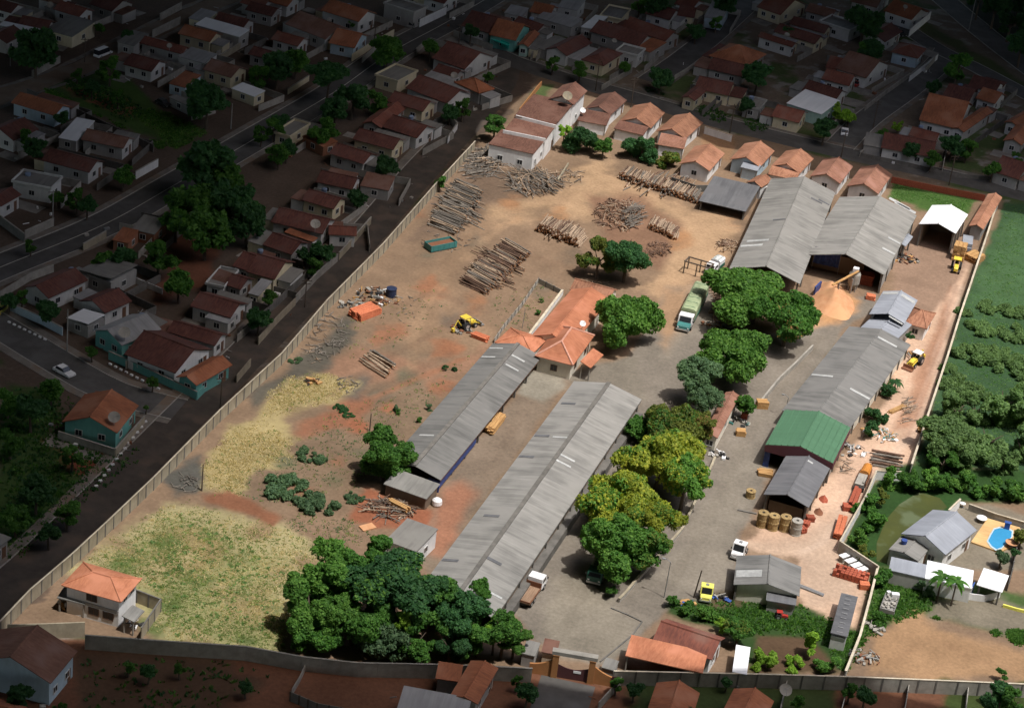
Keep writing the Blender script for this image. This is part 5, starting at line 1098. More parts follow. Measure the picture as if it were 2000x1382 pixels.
stack('ragged red brick stack below the orange scrap machine', 1668, 978, (6.0, 1.3, 1.2), AY, 'brick_red', 'brick_stack', 'brick stack', 4, 2, group=BG)
stack('small red brick rest at the foot of the ragged stack', 1654, 994, (1.6, 1.6, .9), .3, 'brick_red', 'brick_stack', 'brick stack', 3, 2, group=BG)
tl = thing('tile_stack', 'broad dark red roof tile stack below the white sheets', 'tile stack', tuple(G(1661,1127)), -.05)
m = MB(); rs = random.Random(5)
for i in range(9):
    for j in range(4):
        for k in range(2 if rs.random() < .85 else 1): m.box(((i-4)*.62, (j-1.5)*.62, .3+k*.58), (.54, .54, .54), rs.uniform(-.06, .06))
m.build('tile_rows', MATS['brick_red'], tl)
stack('small orange brick pack right below the tile stack', 1688, 1148, (1.6, 1.3, 1.0), .3, 'brick_orange', 'brick_stack', 'brick stack', 3, 2)
for i, (x, y, lab) in enumerate([(1662,1088,'uppermost of the white sheet panels by the grey wall'), (1676,1098,'second of the white sheet panels by the grey wall'), (1687,1104,'third of the white sheet panels by the grey wall'), (1697,1112,'lowest of the white sheet panels by the grey wall')]):
    x, y = [(1651,1083),(1662,1093),(1673,1102),(1684,1110)][i]; p = G(x, y, 1.1); o = thing('sheet_bundle', lab, 'sheet bundle', (p.x, p.y, 0), -.62, 'white panels by the grey wall')
    m = MB(); m.box((0, 0, 1.05), (1.05, 2.0, .08)); m.build('sheet', MATS['white_paint'], o); m = MB(); m.box((0, 0, .5), (.95, 1.8, 1.0)); m.build('base', MATS['concrete'], o)
for i, (x, y, mt, lab) in enumerate([(1609,975,'brick_red','upper round reddish heap right of the grey small shed'), (1599,1000,'rust','lower round brown heap right of the grey small shed')]):
    mound('brick_heap', lab, 'brick heap', x, y, 9, 7, .9, mt, i)
for i, (x, y, lab) in enumerate([(1582,1016,'upper loose red brick clump beside the reels'), (1573,1027,'middle loose red brick clump beside the reels'), (1566,1038,'lowest loose red brick clump beside the reels')]):
    stack(lab, x, y, (1.4, 1.2, .9), .4+i, 'brick_red', 'brick_stack', 'brick stack', 3, 3)
# wooden reels
def reel(label, px, py, mat='reel_wood', r=.95, h=1.15, z=0.0, group=None, at=None):
    p = at if at is not None else G(px, py, z); o = thing('wooden_reel', label, 'reel', (p.x, p.y, z), RNG.uniform(0, 6), group)
    m = MB(); m.lathe([(r*.28, h), (r*.96, h), (r, h-.06), (r, h-.16), (r*.93, h-.2), (r*.95, h*.5), (r*.93, .2), (r, .16), (r, 0)], n=22); m.build('drum', MATS[mat], o)
    m = MB(); m.lathe([(r*.28, h), (r*.26, .05), (0, .05)], n=14); m.build('hole', MATS['concrete_dark'], o); return o
RGp = 'wooden reels stacked before the grey small shed'
nm = ['first', 'second', 'third', 'fourth']
for i, (x, y) in enumerate([(1487,1026),(1508,1032),(1531,1034),(1553,1042)]):
    p = G(x, y)
    for lv in range(2):
        reel('%s reel in the %s stack from the left' % ('upper' if lv else 'lower', nm[i]) if i < 3 else '%s grey reel in the rightmost stack' % ('upper' if lv else 'lower'), x, y, 'reel_wood' if i < 3 else 'concrete', .95, 1.3, 1.32*lv, RGp, p)
reel('single tan reel standing alone on the paving', 1465, 970, 'reel_wood', .85, 1.3)
# ---------------------------------------------------------------- vehicles and machines (x forward)
def wheel(root, x, y, r=.45, w=.28):
    m = MB(); m.tube((0, -w/2, 0), (0, w/2, 0), r, r, 16); t = m.build('wheel', MATS['rubber'], root); t.location = (x, y, r)
    m = MB(); m.tube((0, -w/2-.015, 0), (0, w/2+.015, 0), r*.5, r*.5, 10); m.build('rim', MATS['chrome'], t); return t
def heading(rear, front):
    a, b = G(*rear), G(*front); d = b-a; return (a+b)/2, math.atan2(d.y, d.x), d.length
def cab(o, x, w, h, mat, ln=2.1, hood=0.0, hoodmat=None, roofm=None):
    """truck cab, its back at x; hood length in front"""
    m = MB(); m.ext([(x, .7), (x+ln, .7), (x+ln, 1.5), (x+ln-.35, h), (x+.05, h), (x, 1.5)], 'y', -w/2, w/2); c = m.build('cab', MATS[mat], o)
    m = MB(); m.mesh([(x+ln+.015, -w*.42, 1.62), (x+ln+.015, w*.42, 1.62), (x+ln-.3, w*.4, h-.12), (x+ln-.3, -w*.4, h-.12)], [(0, 1, 2, 3)]); 
    for s in (-1, 1): m.mesh([(x+.35, s*(w/2+.012), 1.6), (x+ln-.25, s*(w/2+.012), 1.6), (x+ln-.5, s*(w/2+.012), h-.2), (x+.4, s*(w/2+.012), h-.2)], [(0, 1, 2, 3)])
    m.build('window', MATS['glass_dark'], c)
    if hood:
        m = MB(); m.ext([(x+ln, .6), (x+ln+hood, .6), (x+ln+hood, 1.25), (x+ln+hood-.25, 1.5), (x+ln, 1.58)], 'y', -w*.45, w*.45); m.build('hood', MATS[hoodmat or mat], o)
    m = MB(); m.box((x+ln+hood+.08, 0, .6), (.16, w*.96, .28)); m.build('bumper', MATS['chrome'], o)
    for s in (-1, 1): m = MB(); m.box((x+ln+hood+.03, s*w*.36, 1.0), (.08, .3, .2)); m.build('headlight', MATS['white_paint'], o)
    for s in (-1, 1): m = MB(); m.box((x+ln-.15, s*(w/2+.2), 1.9), (.08, .2, .4)); m.build('mirror', MATS['dark'], o)
def truck(label, rear, front, w=2.6, bed='flat', cabm='white_paint', bedm='plank', h=2.8, hood=0.0, hoodmat=None, L=None, name='truck', cat='truck', bh=3.4):
    c, th, L0 = heading(rear, front); L = L or L0; o = thing(name, label, cat, tuple(c), th); x0 = -L/2; x1 = L/2-2.1-hood-.2
    m = MB(); m.box(((x0+L/2)/2-.3, 0, .75), (L-.8, .9, .3)); m.build('chassis', MATS['dark'], o)
    cab(o, x1, w*.94, h, cabm, 2.1, hood, hoodmat)
    if bed == 'flat':
        m = MB(); m.box(((x0+x1)/2-.1, 0, 1.1), (x1-x0-.3, w, .16)); m.build('flat_bed', MATS[bedm], o)
        m = MB()
        for s in (-1, 1): m.box(((x0+x1)/2-.1, s*(w/2-.04), 1.32), (x1-x0-.3, .08, .28))
        m.box((x0+.1, 0, 1.32), (.08, w-.2, .28)); m.box((x1-.35, 0, 1.6), (.1, w, .9)); m.build('side_board', MATS['rust'], o)
    elif bed == 'cover':
        m = MB(); k = x1-x0-.4; m.ext([(-w/2, 1.0), (w/2, 1.0), (w/2, bh-.35), (w/2-.35, bh-.08), (0, bh), (-w/2+.35, bh-.08), (-w/2, bh-.35)], 'x', x0, x0+k); m.build('tarpaulin', MATS[bedm], o)
        m = MB()
        for i in range(6): m.box((x0+k*(i+.5)/6, 0, bh-.03), (.08, w*.7, .07))
        for s in (-1, 1): m.box((x0+k/2, s*(w/2+.02), 1.15), (k, .06, .7))
        m.build('bed_frame', MATS['paint_green'], o)
    for x in (x1+.9+hood*.6, x0+1.2, x0+2.4) if L > 8 else (x1+.9+hood*.6, x0+1.3):
        for s in (-1, 1): wheel(o, x, s*(w/2-.2), .5, .34)
    return o
truck('green tarpaulin-covered truck with white cab roof on the road', (1367,580), (1332,650), 2.9, 'cover', 'white_paint', 'tarp_green', 2.75, 1.3, 'paint_teal')
truck('white-cabbed flatbed truck with bare wooden bed', (1018,1188), (1056,1136), 2.5, 'flat', 'white_paint', 'bed_wood', 2.5, .7)
truck('dark green truck half under the lower row tree', (1178,1102), (1157,1145), 2.5, 'cover', 'paint_green', 'tarp_green', 2.3, 0, bh=2.2, L=6.5)
def tractor_unit(label, c, rz, mat, name='truck_cab', w=2.4, h=2.9):
    o = thing(name, label, 'truck', tuple(G(*c)), rz); cab(o, -.6, w, h, mat, 2.0, .8)
    m = MB(); m.box((-1.2, 0, .75), (2.2, .9, .3)); m.build('chassis', MATS['dark'], o)
    for x in (1.3, -1.6):
        for s in (-1, 1): wheel(o, x, s*(w/2-.2), .5, .34)
    m = MB(); m.box((.2, 0, h+.1), (.6, .6, .12)); m.build('roof_hatch', MATS['steel'], o); return o
w_t = tractor_unit('white truck cab parked behind the grey gabled shed', (1443,1084), -AY-.05, 'white_paint')
y_t = tractor_unit('bright yellow truck cab by the garden edge', (1378,1166), -AY+.2, 'paint_lime')
w_t.scale = (.85, .85, .9); y_t.scale = (.8, .8, .85)
def farm_tractor(label, c, rz, mat, roofm='white_paint', bucket=False, fork=False, s=1.0, name='tractor'):
    o = thing(name, label, 'tractor', tuple(G(*c)), rz)
    m = MB(); m.ext([(0, .7), (1.9, .6), (1.9, 1.2), (1.6, 1.4), (0, 1.5)], 'y', -.42, .42); m.build('hood', MATS[mat], o)
    m = MB(); m.box((-.8, 0, .95), (1.6, .8, .6)); m.build('body', MATS['dark'], o)
    m = MB()
    for x in (-1.3, .05):
        for y in (-.65, .65): m.box((x, y, 1.7), (.08, .08, 1.5))
    m.build('cab_frame', MATS['steel'], o); m = MB(); m.box((-.62, 0, 2.5), (1.7, 1.6, .12)); m.build('cab_roof', MATS[roofm], o)
    m = MB(); m.box((-.9, 0, 1.35), (.5, .6, .25)); m.box((-1.12, 0, 1.65), (.12, .6, .5)); m.build('seat', MATS['dark'], o)
    for y in (-.85, .85): wheel(o, -.9, y, .85, .45); wheel(o, 1.4, y*.85, .5, .3)
    if bucket:
        m = MB()
        for y in (-.6, .6): m.tube((.4, y, 1.3), (2.2, y, .8), .08, n=6); m.tube((2.2, y, .8), (2.6, y, .5), .08, n=6)
        m.build('loader_arm', MATS[mat], o)
        m = MB(); m.ext([(2.6, .15), (3.5, .1), (3.4, .3), (2.8, .35), (2.75, .9), (2.6, .9)], 'y', -1.1, 1.1); m.build('bucket', MATS['rust' if bucket == 2 else 'steel'], o)
        m = MB(); m.tube((-1.6, 0, .9), (-2.6, 0, 2.3), .12, n=6); m.tube((-2.6, 0, 2.3), (-3.5, 0, .9), .1, n=6); m.box((-3.6, 0, .6), (.5, .6, .6)); m.build('back_hoe', MATS[mat], o)
    return o
farm_tractor('yellow backhoe loader with white roof on the dirt lane', (1786,712), -AY-.3, 'paint_yellow', 'white_paint', 2)
farm_tractor('yellow tractor on bare ground near the left long shed', (912,640), 1.1, 'paint_yellow', 'paint_yellow', 1)
fk = farm_tractor('yellow loader carrying lumber below the white shed', (1866,528), -AY+.1, 'paint_yellow', 'paint_yellow')
stack('tall yellow lumber crate held behind the loader', 1871, 505, (3.0, 2.6, 3.4), AY, 'plank', 'lumber_crate', 'crate', 6, 3)
stack('grey covered pile beside the lumber crate', 1886, 488, (4.6, 2.2, 2.4), AY+.1, 'fibre_bluex', 'covered_pile', 'pile', 3, 1)
rg_ = farm_tractor('small red garden machine by the grey gabled shed', (1525,1207), .3, 'paint_red', 'paint_red'); rg_.scale = (.55, .55, .5)
def dumpster(label, c, rz, L, w, h, mat, fill):
    o = thing('dumpster', label, 'dumpster', tuple(G(*c)), rz); m = MB()
    for s in (-1, 1): m.box((0, s*(w/2-.05), h/2+.15), (L, .1, h)); m.box((s*(L/2-.05), 0, h/2+.15), (.1, w-.2, h))
    m.box((0, 0, .2), (L, w, .1)); m.build('bin', MATS[mat], o)
    m = MB()
    for i in range(5):
        for s in (-1, 1): m.box((-L/2+L*(i+.5)/5, s*(w/2+.03), h/2+.15), (.12, .06, h))
    m.build('ribs', MATS[mat], o); m = MB(); m.box((0, 0, h*.72), (L-.25, w-.25, .1)); m.build('contents', MATS[fill], o); return o
dumpster('teal open skip with rusty contents in the log yard', (860,484), .95, 6.2, 2.6, 1.3, 'paint_teal', 'rust')
# wreck of a truck on the grass
c, th, L0 = heading((1741,1172), (1729,1205)); wk = thing('wrecked_truck', 'grey wrecked truck bed overgrown on the grass', 'truck wreck', tuple(c), th)
m = MB(); m.box((0, 0, .8), (4.6, 2.2, .25)); 
for s in (-1, 1): m.box((0, s*1.08, 1.1), (4.6, .1, .5))
m.box((2.3, 0, 1.0), (.2, 2.3, .7)); m.build('bed', MATS['fibrex'], wk)
m = MB(); m.box((-2.7, .4, 1.1), (.8, 1.2, .6), .3); m.box((-3.0, -.7, .9), (.5, .6, .7), .6); m.build('cab_remains', MATS['white_paint'], wk)
m = MB(); rs = random.Random(9)
for i in range(34): m.box((rs.uniform(-2, 2), rs.uniform(-.9, .9), 1.0+rs.uniform(0, .3)), (rs.uniform(.2, .8), rs.uniform(.15, .4), .12), rs.uniform(0, 3))
m.build('debris', MATS['concrete'], wk)
for s in (-1, 1): wheel(wk, 1.5, s*1.0, .45, .3)
# orange scrap machine at the lane wall
c, th, L0 = heading((1676,958), (1692,922)); om = thing('scrap_machine', 'long orange and grey scrap machine along the lane wall', 'machine', tuple(c), th)
m = MB(); m.tube((.6, 0, .9), (L0/2+.4, 0, .9), .95, .8, 14); m.build('tank', MATS['orange_paint'], om)
m = MB(); m.box((-L0*.18, .1, .75), (L0*.6, 1.5, .9)); m.box((-L0*.2, -.5, 1.3), (L0*.4, .3, .25)); m.build('bed', MATS['concrete'], om)
m = MB(); m.box((-L0/2, 0, .5), (1.0, 1.8, .7), .2); m.build('dark_tail', MATS['dark'], om)
m = MB(); m.box((0, -.95, .9), (L0*.8, .1, .9)); m.build('side_plate', MATS['rust'], om)
# scrap heap by the left wall
def scrap(label, px, py, n, rad_, mats, seed, hmax=1.2, name='scrap_heap', cat='scrap heap'):
    rs = random.Random(seed); m = MB()
    for i in range(n):
        a, d = rs.uniform(0, 6.28), rad_*math.sqrt(rs.random()); z = hmax*(1-d/rad_)*rs.uniform(.2, 1); k = rs.randrange(len(mats)); p = Vector((d*math.cos(a)*1.3, d*math.sin(a), z+.12))
        if rs.random() < .5: m.box(p, (rs.uniform(.3, 1.4), rs.uniform(.2, .7), rs.uniform(.08, .4)), rs.uniform(0, 3), k)
        else: q = Vector((rs.uniform(-1, 1), rs.uniform(-1, 1), rs.uniform(-.25, .35)))*rs.uniform(.6, 1.6); m.tube(p-q*.5+Vector((0, 0, .2)), p+q*.5+Vector((0, 0, .2)), rs.uniform(.04, .12), n=6, m=k)
    o = m.build(name, [MATS[k] for k in mats]); o.location = G(px, py); return tag(o, label, cat)
scrap('mixed metal scrap heap with white bars near the left wall', 735, 580, 90, 3.6, ['white_paint', 'dark', 'fibrex', 'plank', 'rust', 'concrete'], 4, 1.3)
scrap('grey metal scraps left of the orange brick stack', 690, 600, 40, 2.4, ['dark', 'fibrex', 'concrete'], 5, .7)
scrap('scrap of machine parts behind the yellow tractor', 900, 645, 26, 1.7, ['dark', 'concrete', 'rust'], 6, .7)
scrap('mixed junk beside the green shed corner', 1660, 880, 40, 2.4, ['white_paint', 'dark', 'fibrex', 'concrete'], 7, .8)
scrap('junk and boxes behind the lower end of the long grey shed', 1720, 850, 50, 2.6, ['white_paint', 'concrete', 'plank', 'paint_teal'], 8, .5)
scrap('dark machine parts along the right factory edge', 1765, 506, 40, 2.4, ['dark', 'rust', 'plank', 'concrete'], 9, 1.0)
scrap('dark clutter behind the yellow backhoe by the long shed', 1768, 695, 40, 2.2, ['dark', 'plank', 'concrete', 'rust'], 10, 1.0)
scrap('bins and bicycles along the kiosk edge of the road', 1438, 822, 26, 1.8, ['dark', 'paint_teal', 'concrete'], 11, .8)
scrap('rusty clutter in the two-storey house carport', 138, 1183, 26, 1.6, ['dark', 'white_paint', 'plank', 'concrete'], 12, .9)
scrap('white-edged junk by the porch of the two-storey house', 262, 1222, 14, 1.0, ['white_paint', 'dark'], 13, .6)
scrap('dumped stone rubble at the garden wall bottom', 1690, 1285, 40, 1.9, ['concrete', 'fibrex', 'rust'], 14, .5, 'rubble_heap', 'rubble heap')
scrap('pale boulders on the sand beside the garden wall', 1705, 1228, 16, 1.4, ['concrete'], 15, .6, 'rubble_heap', 'rubble heap')
scrap('blue and orange tarps in the garden below the lamp post', 1345, 1182, 12, 1.4, ['paint_blue', 'plank'], 16, .6, 'tarp_heap', 'tarp heap')
scrap('dark parts beside the yellow truck cab', 1405, 1170, 16, 1.1, ['dark', 'paint_blue', 'concrete'], 17, .6)
scrap('small rusty wreck in the straw by the left wall', 612, 747, 20, 1.1, ['rust', 'dark', 'plank'], 18, .8)
scrap('machine clutter under the left factory roof edge', 1400, 540, 40, 2.6, ['dark', 'white_paint', 'rust', 'concrete'], 19, 1.4)
scrap('white and dark clutter by the row-tree kiosk wall', 1402, 890, 20, 1.3, ['white_paint', 'dark', 'concrete'], 20, .9)
scrap('brick rubble and trunks behind the green covered truck', 1398, 640, 36, 2.3, ['rust', 'concrete', 'dark'], 21, .8, 'rubble_heap', 'rubble heap')
scrap('dark machine shadowed under the bright widest tree', 1412, 602, 20, 1.5, ['dark', 'fibrex', 'paint_teal'], 22, 1.8)
m = MB(); m.tube((0, 0, 0), (0, 0, 1.6), 1.15, 1.1, 18); m.tube((0, 0, 1.6), (0, 0, 1.7), 1.2, 1.2, 18); o = m.build('blue_tank', flat('navy', (.02, .03, .07))); o.location = G(764,578); o.scale = (.85, .85, 1); tag(o, 'dark blue upright tank at the end of the scrap', 'tank')
m = MB(); m.lathe([(0, 1.3), (.5, 1.25), (.8, 1.0), (.85, .3), (.7, 0)], n=16); o = m.build('white_tank', MATS['white_paint']); o.location = G(853,986); tag(o, 'white round tank at the left long shed corner', 'tank')
m = MB(); m.lathe([(0, 1.1), (.75, 1.05), (.8, .95), (.7, 0)], n=16); o = m.build('blue_tank', MATS['tarp_blue']); o.location = G(1765,1061,3.2); o.scale = (.65, .65, .7); tag(o, 'bright blue water tank on the annex roof', 'tank')
# under the factory front: blue curtain, conveyor, bricks
slab_c = G(1610, 530); cu = thing('blue_curtain', 'hanging blue tarpaulin in the open factory front', 'tarpaulin', (slab_c.x, slab_c.y, 0), .05)
m = MB(); n = 14; w_ = 5.4; vs = [(-w_/2+w_*i/n, .12*math.sin(i*1.9), z) for z in (1.4, 5.0) for i in range(n+1)]; m.mesh(vs, [(i, i+1, n+2+i, n+1+i) for i in range(n)]); cloth = m.build('cloth', MATS['tarp_blue'], cu)
m = MB(); 
for s in (-1, 1): m.tube((s*w_/2, 0, 0), (s*w_/2, 0, 5.1), .07, n=6)
m.tube((-w_/2, 0, 5.1), (w_/2, 0, 5.1), .06, n=6); m.build('frame', MATS['steel'], cu)
cv = thing('conveyor', 'inclined conveyor dropping sawdust onto the heap', 'conveyor', tuple(G(1645,575)), .9)
m = MB(); m.ext([(-3.2, 2.6), (3.2, 4.6), (3.2, 4.8), (-3.2, 2.8)], 'y', -.25, .25); m.build('belt', MATS['plank'], cv)
for x in (-1.5, 2): m = MB(); m.box((x, 0, 1.6), (.15, .5, 3.2)); m.build('leg', MATS['steel'], cv)
sl_ = thing('silo', 'grey sawdust silo with white top at the factory front', 'silo', tuple(G(1664,566))); m = MB(); m.lathe([(.4, .4), (1.2, 1.6), (1.2, 3.6), (.9, 4.2)], n=16); m.build('drum', MATS['concrete'], sl_)
m = MB(); m.box((0, 0, 4.5), (1.1, 1.1, .9)); m.build('hopper_top', MATS['white_paint'], sl_); m = MB()
for a in range(4): m.tube((math.cos(a*1.57+.7), math.sin(a*1.57+.7), 0), (math.cos(a*1.57+.7), math.sin(a*1.57+.7), 1.6), .08, n=6)
m.build('legs', MATS['steel'], sl_)
stack('red-orange wood packs under the right factory roof', 1690, 553, (3.0, 2.4, 2.2), .1, 'brick_red', rows=5, cols=3)
stack('orange wood pack in front of the right factory roof', 1700, 584, (1.9, 1.4, 1.0), .1, 'brick_orange', rows=4, cols=2)
m = MB(); m.box((0, 0, 1.0), (.3, 3.4, 2.0)); o = m.build('blue_barrier', MATS['tarp_blue']); o.location = G(1595,572); o.rotation_euler = (0, 0, -.15); tag(o, 'blue sheet barrier left of the sawdust heap', 'barrier')
m = MB()
for x in (-2.6, 0, 2.6):
    for y in (-1, 1): m.box((x, y*1.2, 1.3), (.2, .2, 2.6))
for y in (-1, 1): m.box((0, y*1.2, 2.7), (5.6, .25, .2))
for x in (-2.6, 2.6): m.box((x, 0, 2.7), (.25, 2.2, .18))
o = m.build('timber_frame', MATS['pole_wood']); o.location = G(1362,536); o.rotation_euler = (0, 0, -.1); tag(o, 'dark timber loading frame left of the factory', 'frame')
truck('white truck parked at the left factory edge by the frame', (1404,522), (1384,538), 2.1, 'cover', 'white_paint', 'white_paint', 2.3, L=5.2, bh=2.7)
# pond, pool and deck
pts = [G(*q) for q in [(1712,1096),(1712,1060),(1730,1015),(1756,985),(1795,960),(1835,972),(1850,990),(1825,1010),(1775,1050),(1745,1080),(1735,1100)]]
m = MB(); m.poly([(p.x, p.y, .03) for p in pts]); pm = M('pond_water', A3(92, 98, 52), A3(84, 92, 54), (.2, .2, .2), .06, A3(104, 116, 84), .08, spec=.5); o = m.build('pond', pm); o['kind'] = 'structure'
m = MB(); p4 = [G(*q) for q in [(1896,1060),(1928,1014),(1992,1032),(1990,1062),(1952,1080)]]; m.prism([(p.x, p.y) for p in p4], 0, .28); o = m.build('pool_deck', MATS['deck_tan']); tag(o, 'tan tiled deck around the blue pool', 'pool deck')
pp = [G(x, y, .3) for x, y in [(1937,1066),(1930,1056),(1936,1044),(1942,1034),(1952,1031),(1968,1033),(1976,1038),(1975,1048),(1966,1058),(1956,1069),(1946,1072)]]
cc = sum(pp, Vector())/len(pp); po = thing('swimming_pool', 'bright blue kidney pool set in the tan deck', 'pool', tuple(cc))
m = MB(); n = len(pp)
for i in range(n):
    a, b = pp[i], pp[(i+1) % n]; m.mesh([(a.x, a.y, .36), (b.x, b.y, .36), *[tuple(cc+(q-cc)*1.14+Vector((0, 0, .06))) for q in (b, a)]], [(0, 1, 2, 3)])
m.build('rim', MATS['pool_edge'], po, world=True); m = MB(); m.poly([(p.x, p.y, .33) for p in pp]); m.build('water', MATS['pool_blue'], po, world=True)
def table(label, px, py, mat, r=1.0):
    o = thing('patio_table', label, 'table', tuple(G(px, py, .3 if px > 1930 else 0))); m = MB(); m.tube((0, 0, .72), (0, 0, .8), r, r, 18); m.build('table_top', MATS[mat], o); m = MB(); m.tube((0, 0, 0), (0, 0, .72), .08, n=8); m.tube((0, 0, 0), (0, 0, .06), .35, n=12); m.build('leg', MATS['steel'], o)
table('white round table at the pool lower right', 1975, 1066, 'sawdust', 1.1); table('white table on the concrete left of the pool', 1916, 1018, 'white_paint', .9); table('white table by the hedge behind the pool yard', 1879, 990, 'white_paint', .5)
m = MB(); m.box((0, 0, .6), (.9, .5, 1.2)); m.box((0, 0, 1.25), (1.1, .7, .1)); o = m.build('pool_pump', MATS['paint_blue']); o.location = G(1966,1032,.3); tag(o, 'small blue pump box at the pool head', 'pump')
wall_run('blue gate panel left of the square white canopy', [(1898,1146),(1904,1136)], 2.0, .15, 'paint_blue', None, 2, 'wall_white', name='yard_gate', cat='gate')
wall_run('thin pale wall joining the blue gate and white canopy', [(1893,1158),(1925,1162),(1955,1154)], 1.2, .15, 'wall_white', None, 3)
wall_run('yellow painted kerb at the right picture edge', [(1958,1184),(1985,1192),(2012,1198)], .5, .3, 'paint_lime', None, 3, name='kerb_wall', cat='kerb', base=True)
stack('grey pipe lengths beside the grey gabled shed', 1580, 1152, (5.0, .8, .3), -.2, 'steel', 'pipe_stack', 'pipes', 2, 3)
# dishes
def dish(label, px, py, z, r, tilt=.6, az=-1.2, mat='concrete', name='satellite_dish', group=None, floor=None):
    p = G(px, py, z); z0 = floor if floor is not None else max(0, z-1.4); o = thing(name, label, 'satellite dish', (p.x, p.y, z0), az, group); hz = z-z0; m = MB(); n, k = 18, 4; vs = []
    rot = Matrix.Rotation(tilt, 3, 'Y')
    for j in range(k+1):
        q = r*j/k
        for i in range(n): vs.append(Vector((0, 0, hz))+rot @ Vector((q*math.cos(6.283*i/n), q*math.sin(6.283*i/n), .28*r*(j/k)**2)))
    m.mesh(vs, [(j*n+i, j*n+(i+1) % n, (j+1)*n+(i+1) % n, (j+1)*n+i) for j in range(k) for i in range(n)]); m.build('bowl', MATS[mat], o, smooth=True)
    m = MB(); m.tube((0, 0, 0), (0, 0, hz-.02), .06, n=6); m.build('mast', MATS['steel'], o)
    m = MB(); e = Vector((0, 0, hz))+rot @ Vector((0, 0, .75*r))
    for i in (0, 6, 12): m.tube(vs[k*n+i], e, .025, n=5)
    m.build('feed', MATS['steel'], o); return o
dish('large cream dish on the corner row house roof', 1108, 188, 8.2, 1.15, .7, -1.0, 'concrete_pale', floor=6.6)
dish('small white dish between the first two row houses', 1138, 216, 4.2, .7, .7, -.9, 'white_paint')
dish('white dish on the shaded terracotta wing', 1138, 632, 5.0, .6, .7, -1, 'white_paint')
# ---------------------------------------------------------------- the shaded town
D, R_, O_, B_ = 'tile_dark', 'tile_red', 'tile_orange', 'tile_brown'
GRY, WHT, SLB = 'sheet_grey', 'sheet_white', 'slab'
def T(k, q): return tuple(cr(k, q[i], q[i+1]) for i in (0, 2, 4))
TG = 'houses of the shaded town around the yard'
